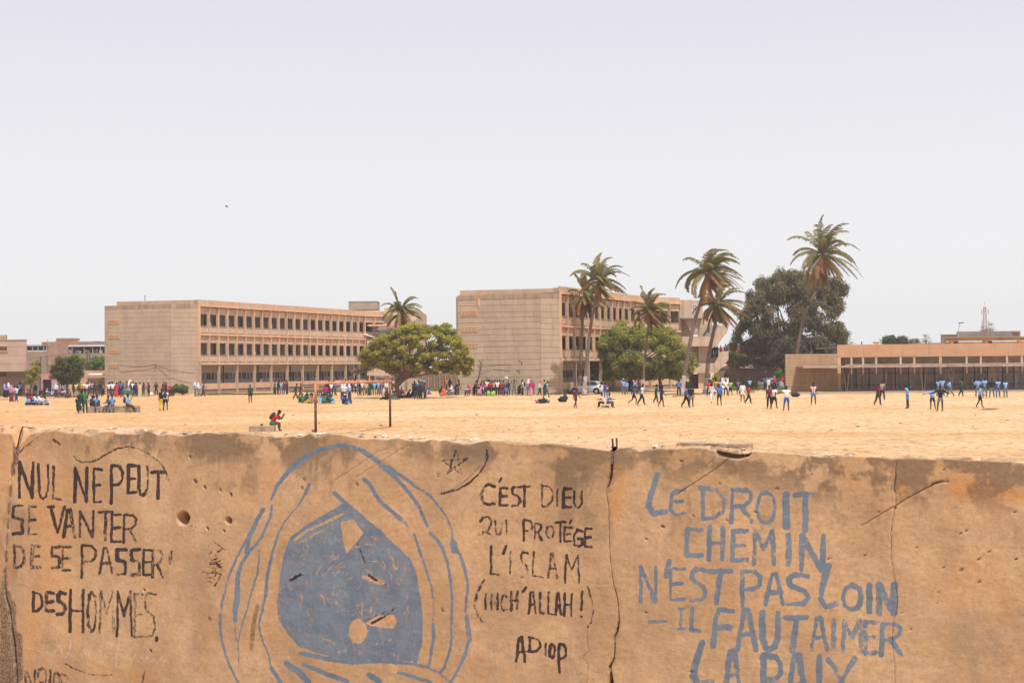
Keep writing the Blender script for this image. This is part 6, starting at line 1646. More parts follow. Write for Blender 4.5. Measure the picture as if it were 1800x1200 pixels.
# ---------------- cars
def car(loc, rz, paint, label, L=4.1, Wd=1.68, Hh=1.46):
    root = empty('parked_car', loc, label, 'car', None, rz)
    glass = flat('car_glass', (.015, .018, .022), .08, spec=.7); tyre = flat('tyre_rubber', (.02, .02, .02), .9); rim = flat('alloy_rim', (.45, .45, .46), .35, metal=.6)
    h = L / 2; w = Wd / 2
    # stations along the length: x, half width at sill, beltline height, hood/roof shape
    lower = [(-h, .60, .42, .55), (-h + .12, .74, .30, .68), (-h + .45, .80, .24, .80), (-h + 1.0, .83, .20, .93), (-.45, .84, .20, .97), (.5, .84, .20, .99), (h - .75, .83, .20, 1.0), (h - .25, .80, .24, .98), (h - .05, .74, .32, .88), (h, .66, .40, .62)]
    V = []
    for x, hw, z0, z1 in lower:
        ring = [(x, -hw * .92, z0), (x, -hw, z0 + .14), (x, -hw, (z0 + z1) / 2 + .08), (x, -hw * .95, z1 - .05), (x, -hw * .80, z1), (x, 0, z1 + .03), (x, hw * .80, z1), (x, hw * .95, z1 - .05), (x, hw, (z0 + z1) / 2 + .08), (x, hw, z0 + .14), (x, hw * .92, z0), (x, 0, z0)]
        V += ring
    n = 12; Fc = [tuple(range(n))[::-1], tuple((len(lower) - 1) * n + i for i in range(n))]
    for i in range(len(lower) - 1):
        for k in range(n): Fc.append((i * n + k, i * n + (k + 1) % n, (i + 1) * n + (k + 1) % n, (i + 1) * n + k))
    me = mesh_from('body', V, Fc, paint, True); obj('body', me, root)
    cab = [(-.98, .70, .97, .99), (-.72, .72, .95, 1.12), (-.22, .70, .95, 1.42), (.4, .68, .95, Hh), (1.1, .67, .95, Hh - .02), (1.55, .66, .95, 1.34), (h - .22, .66, .95, 1.0)]
    V = []
    for x, hw, z0, z1 in cab:
        tw = hw * (1 - .22 * (z1 - z0) / .5)
        V += [(x, -hw - .06, z0), (x, -tw - .02, z1 - .04), (x, -tw * .8, z1), (x, tw * .8, z1), (x, tw + .02, z1 - .04), (x, hw + .06, z0)]
    n = 6; Fc = []
    for i in range(len(cab) - 1):
        for k in range(n - 1): Fc.append((i * n + k, i * n + k + 1, (i + 1) * n + k + 1, (i + 1) * n + k))
    Fc += [tuple(range(n))[::-1], tuple((len(cab) - 1) * n + i for i in range(n))]
    obj('roof', mesh_from('roof', V, Fc, paint, True), root)
    for s in (-1, 1):
        def win(pts, nm='side_window'):
            v = [(x, s * y, z) for x, y, z in pts]; v2 = [(x, s * (y - .02), z) for x, y, z in pts]; m = len(pts)
            obj(nm, mesh_from(nm, v + v2, [tuple(range(m)) if s < 0 else tuple(range(m))[::-1]] + [(i, (i + 1) % m, (i + 1) % m + m, i + m) for i in range(m)], glass), root)
        win([(-.66, .790, 1.0), (-.20, .775, 1.0), (-.20, .695, 1.34), (-.32, .70, 1.30)]); win([(-.14, .775, 1.0), (.42, .765, 1.0), (.42, .675, 1.385), (-.14, .69, 1.35)]); win([(.50, .765, 1.0), (1.35, .755, 1.02), (1.15, .675, 1.36), (.50, .675, 1.385)])
        lt = box('tail_light', None, flat('red_lamp', (.35, .02, .02), .3), (0, 0, 0), (.22, .05, .2)); lt.parent = root; lt.location = (h - .30, s * .80, .86)
        hl = box('headlight', None, flat('lamp_glass', (.6, .6, .58), .2), (0, 0, 0), (.3, .1, .14)); hl.parent = root; hl.location = (-h + .32, s * .72, .68)
        mr = box('mirror', None, paint, (0, 0, 0), (.12, .16, .12)); mr.parent = root; mr.location = (-.62, s * .9, 1.02)
        dh = box('door_handle', None, tyre, (0, 0, 0), (.16, .03, .03)); dh.parent = root; dh.location = (.36, s * .845, .84)
        st = box('sill_strip', None, tyre, (0, 0, 0), (2.2, .02, .05)); st.parent = root; st.location = (.0, s * .845, .55)
        for x in (-h + .78, h - .74):
            v, f = tube([(0, -.1, 0), (0, .1, 0)], .31, 18); wh = obj('wheel', mesh_from('wheel', v, f, tyre), root, (x, s * .76, .31))
            v, f = tube([(0, -.11, 0), (0, .11, 0)], .19, 10); obj('rim', mesh_from('rim', v, f, rim), wh, (0, 0, 0))
            v, f = tube([(0, -.045, 0), (0, .045, 0)], .37, 18); obj('wheel_arch', mesh_from('wheel_arch', v, f, tyre), root, (x, s * .805, .37))
    rw = mesh_from('rear_window', [(1.60, -.5, 1.33), (1.60, .5, 1.33), (h - .27, .56, 1.03), (h - .27, -.56, 1.03), (1.62, -.5, 1.35), (1.62, .5, 1.35), (h - .24, .56, 1.05), (h - .24, -.56, 1.05)], [(4, 7, 6, 5), (0, 1, 2, 3), (0, 4, 5, 1), (2, 6, 7, 3), (0, 3, 7, 4), (1, 5, 6, 2)], glass)
    obj('rear_window', rw, root)
    ws = mesh_from('windscreen', [(-.86, -.58, 1.05), (-.86, .58, 1.05), (-.25, .52, 1.385), (-.25, -.52, 1.385), (-.88, -.58, 1.07), (-.88, .58, 1.07), (-.27, .52, 1.405), (-.27, -.52, 1.405)], [(4, 5, 6, 7), (0, 3, 2, 1), (0, 1, 5, 4), (2, 3, 7, 6), (0, 4, 7, 3), (1, 2, 6, 5)], glass)
    obj('windscreen', ws, root)
    bp_ = box('rear_bumper', None, flat('bumper_grey', (.22, .22, .23), .5), (0, 0, 0), (.16, 1.4, .22)); bp_.parent = root; bp_.location = (h - .02, 0, .46)
    np_ = box('number_plate', None, M_WHITE, (0, 0, 0), (.02, .46, .11)); np_.parent = root; np_.location = (h + .07, 0, .62)
    return root
SILV = flat('silver_car_paint', (.66, .68, .70), .3, metal=.15, spec=.5)
GRYP = flat('grey_car_paint', (.30, .32, .36), .3, metal=.3, spec=.5)
c = G(1031.5, 692.3); car(c, R(-14), SILV, 'silver hatchback parked behind the two leaning palms by the right block', L=3.95)
c = G(1349, 684.6); car(c, R(-52), GRYP, 'grey hatchback parked by the brown yard wall near the red-clad people')

# ---------------- stalls and goods of the vendors
def crate(px, py, z, sx, sy, sz, m, name, label, cat):
    p = G(px, py); v, f = boxvf((0, 0, 0), (sx, sy, sz)); me = mesh_from(name, v, f, m)
    bm = bmesh.new(); bm.from_mesh(me); bmesh.ops.bevel(bm, geom=bm.edges[:], offset=min(sx, sy, sz) * .12, segments=2, affect='EDGES'); bm.to_mesh(me); bm.free()
    return obj(name, me, None, (p.x, p.y, z + sz / 2), rnd.uniform(-.2, .2), label=label, cat=cat)
def table(px, py, L_, label, top, group=None, cloth=None, h=.72):
    p = G(px, py); r_ = empty('stall_table', p, label, 'table', group)
    box('tabletop', r_, top, p + Vector((0, 0, h)), (L_, .55, .04))
    for sx in (-1, 1):
        for sy in (-1, 1): box('leg', r_, M_BARKD, p + Vector((sx * (L_ / 2 - .06), sy * .22, h / 2 - .01)), (.05, .05, h - .02))
    if cloth: 
        o = box('table_cloth', None, cloth, p + Vector((0, -.02, h - .20)), (L_ + .06, .62, .50), 0); props(o, cloth['lab'], 'cloth')
    return r_
M_TEAL = mat('teal_cloth', (.05, .15, .18), var=.25, scale=5); M_TEAL['lab'] = 'teal cloth hanging over the vendor table by the left end wall'
table(225, 697, 1.35, 'vendor table under a teal cloth before the left end wall', M_BARKD, cloth=M_TEAL)
crate(222, 696.5, .77, .5, .3, .10, flat('yellow_goods', (.6, .42, .05)), 'bread_basket', 'heap of yellow goods on the teal-covered table', 'goods')
crate(228, 696.5, .77, .18, .2, .12, M_WHITE, 'white_box', 'small white box on the teal-covered table', 'box')
p = G(225.5, 695.5); tubeobj('folded_parasol', None, M_WHITE, [p + Vector((0, .3, .0)), p + Vector((0, .3, .9)), p + Vector((0, .3, 1.0)), p + Vector((0, .3, 1.75))], [.02, .02, .10, .08], 8, label='folded white parasol standing behind the teal-covered table', cat='parasol')
prism('white_sign', None, M_WHITE, [(226.5, 666.8), (231, 666.8), (231, 670.8), (226.5, 670.8)], 185, .05, label='small white board on the left end wall above the teal table', cat='sign')
crate(780.5, 695.5, 0, .46, .4, .80, flat('orange_plastic', (.62, .16, .04), .5), 'orange_cooler', 'tall orange plastic box among the vendors left of the right block', 'cooler')
table(821, 696, .6, 'small vendor stool with a blue cool box by the wall of the right block', M_BARKD, h=.48)
crate(821, 696, .50, .5, .38, .20, flat('blue_plastic', (.06, .12, .28), .5), 'cool_box', 'blue cool box with a white lid on a small stool', 'cool box')
crate(821, 696, .70, .52, .4, .07, M_WHITE, 'white_tray', 'white tray lying on the blue cool box', 'tray')
table(889, 696, .55, 'low wooden vendor stool in front of the crowd at the right end wall', M_BARKD, h=.42)
def bag(px, py, sx, sz, col, label, name='backpack', n=1):
    p = G(px, py); bm = bmesh.new(); bmesh.ops.create_uvsphere(bm, u_segments=12, v_segments=8, radius=.5)
    for v in bm.verts:
        v.co.x *= sx * (1 + .2 * math.sin(v.co.z * 9)); v.co.y *= .4; v.co.z = (v.co.z + .42) * sz * (1 + .18 * math.sin(v.co.x * 11))
        v.co.z = max(v.co.z, 0)
    me = bpy.data.meshes.new(name); bm.to_mesh(me); bm.free(); me.materials.append(col); me.polygons.foreach_set('use_smooth', [True] * len(me.polygons))
    o = obj(name, me, None, (p.x, p.y, 0), 0, label=label, cat='bag')
    hv, hf = tube([(sx * .12 * math.cos(t), 0, sz * .86 + .08 * math.sin(t)) for t in (0, .8, 1.57, 2.3, 3.14)], .012, 4)
    obj('strap', mesh_from('strap', hv, hf, M_PIPE), o)
BK, PKB, GYB = flat('black_bag_cloth', (.02, .02, .022)), flat('pink_bag_cloth', (.55, .12, .22)), flat('grey_bag_cloth', (.18, .18, .20))
bag(948, 708.5, .8, .42, PKB, 'pink bag lying at the left of a heap of bags on the sand'); bag(954, 708.7, .75, .48, BK, 'black bag in the middle of a heap of bags on the sand'); bag(960, 708.4, .7, .34, GYB, 'grey bag at the right of a heap of bags on the sand')
bag(986, 706.3, .55, .5, BK, 'black backpack on the sand, left one of two leaning together'); bag(991.5, 706.4, .65, .7, flat('dark_bag_cloth', (.03, .028, .035)), 'large black backpack on the sand left of the red-shirted walker')
bag(1398, 697.5, .9, .42, BK, 'black bag on the sand at the foot of the tallest palm')
bag(265, 696, .6, .5, M_WHITE, 'white sack on the ground by the left end wall'); bag(163, 714, .6, .45, flat('red_bag_cloth', (.5, .03, .04)), 'red bag held against the left end of the long concrete block')
bag(775, 695.7, .4, .4, PKB, 'pink bag on the ground beside the orange box'); bag(857, 696, .6, .6, flat('lime_bag_cloth', (.30, .55, .08)), 'lime green sack in the crowd at the right end wall')
bag(866.5, 696, .5, .6, flat('lime_bag_cloth2', (.30, .52, .10)), 'round lime green bundle right of the lime sack at the end wall')

# ---------------- marks on the walls
def strokes_on_wall(name, letters, Y, m, label, w=.11, cat='writing'):
    lst = []
    for ch, x0, y0, x1, y1 in letters:
        for st in GLY[ch]:
            P = [at(x0 + (x1 - x0) * a, y0 + (y1 - y0) * b2, Y) for a, b2 in st]
            for p, q in zip(P[:-1], P[1:]):
                d = (q - p).normalized(); s = Vector((-d.z, 0, d.x)) * w / 2; k = Vector((0, .012, 0))
                lst.append(([p - s, p + s, q + s, q - s, p - s + k, p + s + k, q + s + k, q - s + k], [(0, 1, 2, 3), (7, 6, 5, 4), (0, 4, 5, 1), (1, 5, 6, 2), (2, 6, 7, 3), (3, 7, 4, 0)]))
    v, f = joinvf(lst); return obj(name, mesh_from(name, v, f, m), None, (0, 0, 0), label=label, cat=cat)
M_CHALK = mat('chalk_paint', (.50, .42, .36), var=.2, scale=3)
yw = lambda px: e1[1] + (c1[1] - e1[1]) * (px - 184) / (300 - 184)
strokes_on_wall('painted_letters', [('H', 254, 665, 259.5, 675)], yw(254) - .09, M_CHALK, 'large faded white letter H painted on the left end wall'); strokes_on_wall('painted_letters', [('C2', 261.5, 665, 266.5, 674.5)], yw(261) - .09, M_CHALK, 'large faded white letter C painted on the left end wall')
yw2 = lambda px: e2[1] + (c2[1] - e2[1]) * (px - 804.5) / (950 - 804.5)
M_CHALK2 = mat('worn_chalk_paint', (.42, .33, .26), var=.25, scale=3)
strokes_on_wall('painted_letters', [('H', 854, 657, 859.5, 666)], yw2(856) - .1, M_CHALK2, 'worn pale letter H on the right end wall above the crowd', .1); strokes_on_wall('painted_letters', [('C2', 862, 657, 868, 666)], yw2(864) - .1, M_CHALK2, 'worn pale letter C on the right end wall above the crowd', .1)
prism('paper_notice', None, M_WHITE, [(887.5, 661.5), (892.5, 661.5), (892.5, 665.5), (887.5, 665.5)], yw2(890) - .1, .02, label='small white paper notice on the right end wall above the crowd', cat='notice')
# cables
def cable(pts, label, r=.03, m=M_PIPE): tubeobj('cable', None, m, pts, r, 4, label=label, cat='cable')
cable([at(210, 640, 188.8), at(216, 643, 188.6), at(235, 645, 188.2), at(255, 644, 187.6), at(270, 641, 187.2), at(278, 643, 187), at(300, 651, 186.0), at(340, 656, 186.2)], 'dark cable sagging across the left end wall')
cable([at(273, 640.5, 187), at(274.5, 646, 187)], 'short dark cable end hanging from the left end wall', .04)
cable([at(842, 634, 164.4), at(845.5, 637, 164.3), at(845.5, 645, 164.3), at(842, 660, 164.3), at(839, 672, 164.3)], 'dark cable running down the right end wall', .05)
cable([at(911, 634, 162.6), at(917, 636, 162.5), at(917, 641, 162.5)], 'short dark cable end high on the right end wall', .05)
cable([at(845, 645, 164.2), at(870, 642, 163.8), at(900, 641, 163)], 'thin cable sagging along the right end wall', .02)
cable([at(1030, 598, 158), at(1090, 614, 158), at(1140, 624, 158), at(1200, 631, 158)], 'thin pale wire strung between the palms before the right block', .012)
cable([at(1245, 634, 170), at(1330, 630, 172), at(1395, 622, 174)], 'thin wire running from the stair towards the tallest palm', .012)
for px, y0, y1, lab in ((153, 620, 690, 'thin dark utility pole before the terrace house'), (157.5, 622, 690, 'slimmer dark pole right of the utility pole by the terrace house'), (71.5, 626, 690, 'short dark pole behind the yellowish young tree')):
    a_ = at(px, y0, 212); q_ = tubeobj('utility_pole', None, M_PIPE, [(a_.x, a_.y, 0), a_], .09, 6, label=lab, cat='pole')
cable([at(46, 632, 212), at(72, 628, 212), at(120, 622, 212), at(153, 621, 212)], 'thin wires strung from the corner house to the utility pole', .02)
for px, y0, y1, lab in ((84, 596, 604, 'thin rooftop aerial on the brown block house'),): 
    a_ = at(px, y0, 250); tubeobj('aerial', None, M_PIPE, [(a_.x, a_.y, at(px, y1, 250).z - .5), a_], .04, 5, label=lab, cat='aerial')
# bird
p = at(398, 363, 120)
v = [(-.32, 0, .10), (-.05, -.06, .02), (-.02, .10, .02), (.30, .0, -.16), (.04, -.06, -.02), (.05, .1, -.02), (.0, 0, .03), (.0, 0, -.04)]
lst = [tube([(-.20, 0, .07), (-.12, 0, .05), (0, 0, 0), (.12, 0, -.06), (.24, 0, -.12)], [.01, .035, .045, .03, .015], 6)]
bird = obj('bird', mesh_from('bird', *joinvf(lst), flat('bird_feathers', (.06, .06, .065)), True), None, p, label='small dark bird flying alone in the pale sky, upper left', cat='bird')
for s in (-1, 1):
    obj('wing', mesh_from('wing', [(-.08, 0, .04), (.1, 0, -.04), (.06, s * .24, .10), (.12, s * .34, .08), (-.02, s * .2, .12), (-.08, 0, .05), (.1, 0, -.03)], [(0, 1, 2, 4), (1, 3, 2), (5, 4, 2, 6), (6, 2, 3)], flat('bird_feathers', (.06, .06, .065))), bird)

bird.scale = (.75, .75, .75)
# ================================================================== people
# every pose: arm and leg directions as (outwards, forwards, up)
DN = (0.0, 0.0, -1.0)
POSES = {
 'stand':   dict(lean=2, arms=[((.14, .02, -1), (.05, .12, -1))] * 2, legs=[((.08, 0, -1), (.03, -.02, -1))] * 2, words='standing'),
 'hips':    dict(lean=0, arms=[((.75, -.15, -.75), (-.75, .35, -.35))] * 2, legs=[((.16, 0, -1), (.08, 0, -1))] * 2, words='standing with hands on hips'),
 'cross':   dict(lean=1, arms=[((.25, .15, -1), (-.75, .75, .05))] * 2, legs=[((.12, 0, -1), (.04, 0, -1))] * 2, words='standing with arms folded'),
 'chat':    dict(lean=4, arms=[((.2, .1, -1), (.1, .9, .25)), ((.14, .0, -1), (.05, .15, -1))], legs=[((.10, .05, -1), (.03, -.05, -1)), ((.06, -.05, -1), (.03, -.02, -1))], words='standing and gesturing'),
 'behind':  dict(lean=0, arms=[((.35, -.3, -.9), (-.5, -.35, -.5))] * 2, legs=[((.12, 0, -1), (.05, 0, -1))] * 2, words='standing with hands behind the back'),
 'walk':    dict(lean=5, arms=[((.12, .38, -.9), (.03, .6, -.8)), ((.12, -.42, -.9), (.03, -.1, -1))], legs=[((.04, -.2, -.97), (.02, -.5, -.87)), ((.04, .28, -.95), (.02, .05, -1))], words='walking'),
 'stride':  dict(lean=8, arms=[((.2, .55, -.8), (0, .95, .1)), ((.2, -.6, -.8), (0, -.1, -1))], legs=[((.06, -.30, -.95), (.02, -.58, -.8)), ((.06, .40, -.9), (.02, .12, -1))], words='striding'),
 'run':     dict(lean=12, arms=[((.25, .5, -.75), (-.1, .8, .5)), ((.3, -.65, -.65), (.1, .3, -.9))], legs=[((.05, -.22, -.97), (.02, -.85, -.5)), ((.06, .55, -.8), (.02, -.15, -1))], words='running'),
 'spread':  dict(lean=2, arms=[((1.0, .1, -.55), (1.0, .25, -.35))] * 2, legs=[((.2, .02, -1), (.1, 0, -1)), ((.05, -.02, -1), (.02, -.05, -1))], words='standing with arms held out'),
 'point':   dict(lean=2, arms=[((1.0, .2, .05), (1.0, .2, .12)), ((.9, .2, -.1), (.6, .8, -.05))], legs=[((.08, .1, -1), (.03, -.05, -1)), ((.06, -.2, -1), (.02, -.25, -1))], words='standing with arms stretched sideways'),
 'reach':   dict(lean=6, arms=[((.1, .9, .42), (.05, .9, .45)), ((.05, .9, .3), (-.05, .9, .4))], legs=[((.12, .12, -1), (.05, 0, -1)), ((.12, -.12, -1), (.05, -.1, -1))], words='standing with both arms raised forward'),
 'headup':  dict(lean=8, arms=[((.65, .5, .55), (-.75, .1, .6))] * 2, legs=[((.14, 0, -1), (.05, 0, -1))] * 2, words='leaning with arms raised to the head'),
 'bend':    dict(lean=52, arms=[((.1, .35, -.9), (0, .4, -.9))] * 2, legs=[((.10, .1, -1), (.04, -.12, -1))] * 2, words='bending forward'),
 'bench':   dict(lean=12, seat=.50, arms=[((.1, .4, -.9), (-.1, .95, -.1))] * 2, legs=[((.12, .98, -.05), (.02, .05, -1)), ((.10, .96, -.1), (.02, .25, -1))], words='sitting'),
 'benchlean': dict(lean=38, seat=.33, head=14, arms=[((.1, .75, -.7), (-.25, .5, .85)), ((.1, .7, -.7), (-.2, .7, .6))], legs=[((.08, .98, .08), (.02, -.05, -1)), ((.08, .97, .02), (.02, .12, -1))], words='sitting hunched with a hand at the mouth'),
 'benchstretch': dict(lean=4, seat=.5, arms=[((.05, .5, -.85), (-.2, .5, .8)), ((.15, .1, -1), (0, .9, -.3))], legs=[((.1, .97, -.15), (.02, .25, -1)), ((.12, .96, -.1), (.05, .75, -.7))], words='sitting with legs stretched out'),
 'ground':  dict(lean=20, seat=.11, arms=[((.15, .75, -.6), (-.2, .95, .05))] * 2, legs=[((.22, .72, .72), (.02, .35, -1)), ((.2, .75, .66), (.02, .4, -1))], words='sitting with knees drawn up'),
 'crossleg': dict(lean=26, seat=.11, head=20, arms=[((.1, .5, -.8), (-.3, .8, -.1))] * 2, legs=[((.78, .65, .08), (-.9, .25, -.12))] * 2, words='sitting cross-legged'),
 'legsout': dict(lean=-6, seat=.11, arms=[((.25, -.4, -.9), (.1, -.35, -.9))] * 2, legs=[((.15, .9, .5), (.02, .7, -.75)), ((.1, .98, .1), (.02, .98, -.08))], words='sitting with legs out'),
 'squat':   dict(lean=34, seat=.26, arms=[((.12, .85, -.45), (-.2, .85, .1))] * 2, legs=[((.35, .88, .32), (-.05, -.35, -1))] * 2, words='squatting'),
 'stoolf':  dict(lean=14, seat=.36, arms=[((.12, .55, -.8), (-.1, .9, .05))] * 2, legs=[((.2, .95, .2), (.02, .05, -1))] * 2, words='sitting on a low stool'),
}
def nrmz(v): v = Vector(v); return v.normalized()
def skeleton(P):
    ln = R(P.get('lean', 0)); hp = R(P.get('head', 0)) + ln * .35
    def W_(v, s): return Vector((v[0] * s, -v[1], v[2]))          # forwards is -Y
    T = Vector((0, -math.sin(ln), math.cos(ln)))
    J = {}
    pel = Vector((0, 0, .93)); J['pel'] = pel
    J['waist'] = pel + T * .16; J['chest'] = pel + T * .36 + Vector((0, -.03 * math.sin(ln), 0)); J['neck'] = pel + T * .53
    Hd = Vector((0, -math.sin(hp), math.cos(hp))); fw = Vector((0, -math.cos(hp), -math.sin(hp)))
    J['jaw'] = J['neck'] + Hd * .10 + fw * .02; J['skull'] = J['jaw'] + Hd * .09; J['top'] = J['skull'] + Hd * .055; J['nose'] = J['skull'] - Hd * .03 + fw * .105; J['Hd'] = Hd; J['fw'] = fw
    for k, s in ((0, 1), (1, -1)):
        sh = J['neck'] - T * .06 + Vector((.175 * s, 0, 0)); J['sh%d' % k] = sh
        u, f_ = P['arms'][k]; el = sh + nrmz(W_(u, s)) * .27; J['el%d' % k] = el
        fd = nrmz(W_(f_, s)); wr = el + fd * .245; J['wr%d' % k] = wr; J['ha%d' % k] = wr + fd * .09; J['fd%d' % k] = fd
        hp_ = pel + Vector((.095 * s, 0, -.04)); J['hi%d' % k] = hp_
        th, sn = P['legs'][k]; kn = hp_ + nrmz(W_(th, s)) * .42; J['kn%d' % k] = kn
        sd = nrmz(W_(sn, s)); an = kn + sd * .41; J['an%d' % k] = an
        f2 = Vector((0, -1, 0)) - sd * Vector((0, -1, 0)).dot(sd); f2 = f2.normalized() if f2.length > .2 else Vector((0, -.3, 1)).normalized()
        J['to%d' % k] = an + f2 * .15 + sd * .045; J['he%d' % k] = an - f2 * .03 + sd * .04
    if 'seat' in P: dz = P['seat'] + .10 - pel.z
    else: dz = .03 - min(J['to0'].z, J['to1'].z, J['he0'].z, J['he1'].z)
    for k, v in J.items():
        if k[:2] not in ('Hd', 'fw', 'fd'): J[k] = v + Vector((0, 0, dz))
    for k in (0, 1):
        for q in ('an', 'to', 'he', 'kn'):
            if J[q + str(k)].z < .03: J[q + str(k)].z = .03
    return J

def skin_mesh(name, V, E, Rd, sub_=1, root=0):
    me = bpy.data.meshes.new(name + '_src'); me.from_pydata([tuple(v) for v in V], E, []); me.update()
    o = bpy.data.objects.new(name + '_src', me); link(o)
    o.modifiers.new('s', 'SKIN')
    if not me.skin_vertices:
        bpy.context.view_layer.objects.active = o
    sv = me.skin_vertices[0].data if me.skin_vertices else None
    if sv is None:
        bm = bmesh.new(); bm.from_mesh(me); bm.verts.layers.skin.verify(); bm.to_mesh(me); bm.free(); sv = me.skin_vertices[0].data
    for i, r_ in enumerate(Rd):
        sv[i].radius = (r_, r_) if not hasattr(r_, '__len__') else r_
        sv[i].use_root = (i == root)
    if sub_:
        m = o.modifiers.new('d', 'SUBSURF'); m.levels = sub_; m.render_levels = sub_
    dg = bpy.context.evaluated_depsgraph_get(); dg.update()
    res = bpy.data.meshes.new_from_object(o.evaluated_get(dg)); res.name = name
    bpy.data.objects.remove(o); bpy.data.meshes.remove(me)
    res.polygons.foreach_set('use_smooth', [True] * len(res.polygons))
    return res

_pm = {}
SLOT = flat('cloth_slot', (.5, .5, .5))
def person_meshes(pose):
    if pose in _pm: return _pm[pose]
    J = skeleton(POSES[pose]); D = {'J': J}
    V, E, Rd = [], [], []
    def v(p, r_): V.append(p); Rd.append(r_); return len(V) - 1
    pel = v(J['pel'], (.125, .10)); wa_ = v(J['waist'], (.115, .09)); ch = v(J['chest'], (.14, .105)); nk = v(J['neck'], .055); jw = v(J['jaw'], (.075, .082)); sk = v(J['skull'], (.100, .108)); tp = v(J['top'], (.07, .075))
    E += [(pel, wa_), (wa_, ch), (ch, nk), (nk, jw), (jw, sk), (sk, tp)]
    ns = v(J['nose'], .012); E.append((sk, ns))
    for k in (0, 1):
        s = 1 if k == 0 else -1
        a = v(J['sh%d' % k], .064); b2 = v(J['el%d' % k], .046); c = v(J['wr%d' % k], .034); d = v(J['ha%d' % k], (.034, .022)); E += [(ch, a), (a, b2), (b2, c), (c, d)]
        fd = J['fd%d' % k]; sd = fd.cross(Vector((0, 0, 1))); sd = sd.normalized() if sd.length > .1 else Vector((1, 0, 0))
        for q, (o_, L_) in enumerate(((-.028, .062), (-.010, .075), (.010, .070), (.028, .052))):
            m = v(J['ha%d' % k] + sd * o_ + fd * L_ * .5, .0085); t = v(J['ha%d' % k] + sd * o_ * 1.2 + fd * L_ + Vector((0, 0, -.012)), .007); E += [(d, m), (m, t)]
        th = v(J['wr%d' % k] + fd * .05 + sd * .048, .010); E.append((c, th))
        h = v(J['hi%d' % k], .092); n_ = v(J['kn%d' % k], .064); an = v(J['an%d' % k], .045); to = v(J['to%d' % k], (.046, .032)); E += [(pel, h), (h, n_), (n_, an), (an, to)]
    D['body'] = skin_mesh('person', V, E, Rd, 1)
    def garment(name, spec, edges, sub_=1):
        Vv = [p for p, _ in spec]; Rr = [r_ for _, r_ in spec]; return skin_mesh(name, Vv, edges, Rr, sub_)
    up = J['neck'] - J['chest']; up = up.normalized()
    low = J['pel'] - up * .09
    S_ = [(J['chest'], (.185, .145)), (J['waist'], (.165, .13)), (low, (.17, .138)), (J['neck'] - up * .035, (.095, .08))]
    for nm, fr in (('tee', .62), ('shirt', 1.85)):
        s2 = list(S_); ed = [(0, 1), (1, 2), (0, 3)]
        for k in (0, 1):
            i = len(s2); s2.append((J['sh%d' % k], .085))
            ed.append((0, i))
            if fr < 1: s2.append((J['sh%d' % k].lerp(J['el%d' % k], fr), .076)); ed.append((i, i + 1))
            else:
                s2.append((J['el%d' % k], .066)); s2.append((J['el%d' % k].lerp(J['wr%d' % k], fr - 1), .054)); ed += [(i, i + 1), (i + 1, i + 2)]
        D[nm] = garment(nm, s2, ed)
    for nm, fr in (('shorts', .75), ('trousers', 1.93)):
        s2 = [(J['pel'], (.145, .12)), (J['pel'] + up * .07, (.13, .108))]; ed = [(0, 1)]
        for k in (0, 1):
            i = len(s2); s2.append((J['hi%d' % k], .112)); ed.append((0, i))
            if fr < 1: s2.append((J['hi%d' % k].lerp(J['kn%d' % k], fr), .105)); ed.append((i, i + 1))
            else:
                s2.append((J['kn%d' % k], .086)); s2.append((J['kn%d' % k].lerp(J['an%d' % k], fr - 1), .072)); ed += [(i, i + 1), (i + 1, i + 2)]
        D[nm] = garment(nm, s2, ed)
    # long skirt or robe: a flared drape hung round both legs
    def drape(z_top_pt, r0, r1, zlow):
        c0 = z_top_pt; m = (J['an0'] + J['an1']) / 2; c1_ = Vector((m.x, m.y, zlow)); wd = abs(J['an0'].y - J['an1'].y) / 2
        Vv, Fc = [], []; n, h = 18, 8
        for i in range(h + 1):
            t = i / h; c = c0.lerp(c1_, t); r_ = r0 + (r1 - r0) * t ** .8
            for k in range(n):
                a = 2 * math.pi * k / n; f_ = 1 + (.07 * t) * math.sin(a * 6 + 1)
                Vv.append((c.x + r_ * f_ * math.cos(a), c.y + (r_ * .8 + wd * t * .9) * f_ * math.sin(a), c.z))
        for i in range(h):
            for k in range(n): Fc.append((i * n + k, (i + 1) * n + k, (i + 1) * n + (k + 1) % n, i * n + (k + 1) % n))
        me = mesh_from('skirt', Vv, Fc, None, True); return me
    if 'seat' in POSES[pose]:
        c = (J['pel'] + (J['kn0'] + J['kn1']) / 2) / 2; bm = bmesh.new(); bmesh.ops.create_uvsphere(bm, u_segments=16, v_segments=10, radius=1)
        hh = max(.2, (J['kn0'].z + .06)); 
        for q in bm.verts: q.co = Vector((q.co.x * .27, q.co.y * .36, q.co.z * hh * .55)) + Vector((c.x, c.y, hh * .5))
        for q in bm.verts: q.co.z = max(q.co.z, .01)
        me = bpy.data.meshes.new('skirt'); bm.to_mesh(me); bm.free(); me.polygons.foreach_set('use_smooth', [True] * len(me.polygons)); D['skirt'] = me; D['robe'] = me
    else:
        D['skirt'] = drape(J['pel'] + up * .08, .135, .24, .07); D['robe'] = drape(J['chest'], .165, .26, .06)
    # hair cap, head scarf, cap
    Hd, fw = J['Hd'], J['fw']; sd = Vector((1, 0, 0))
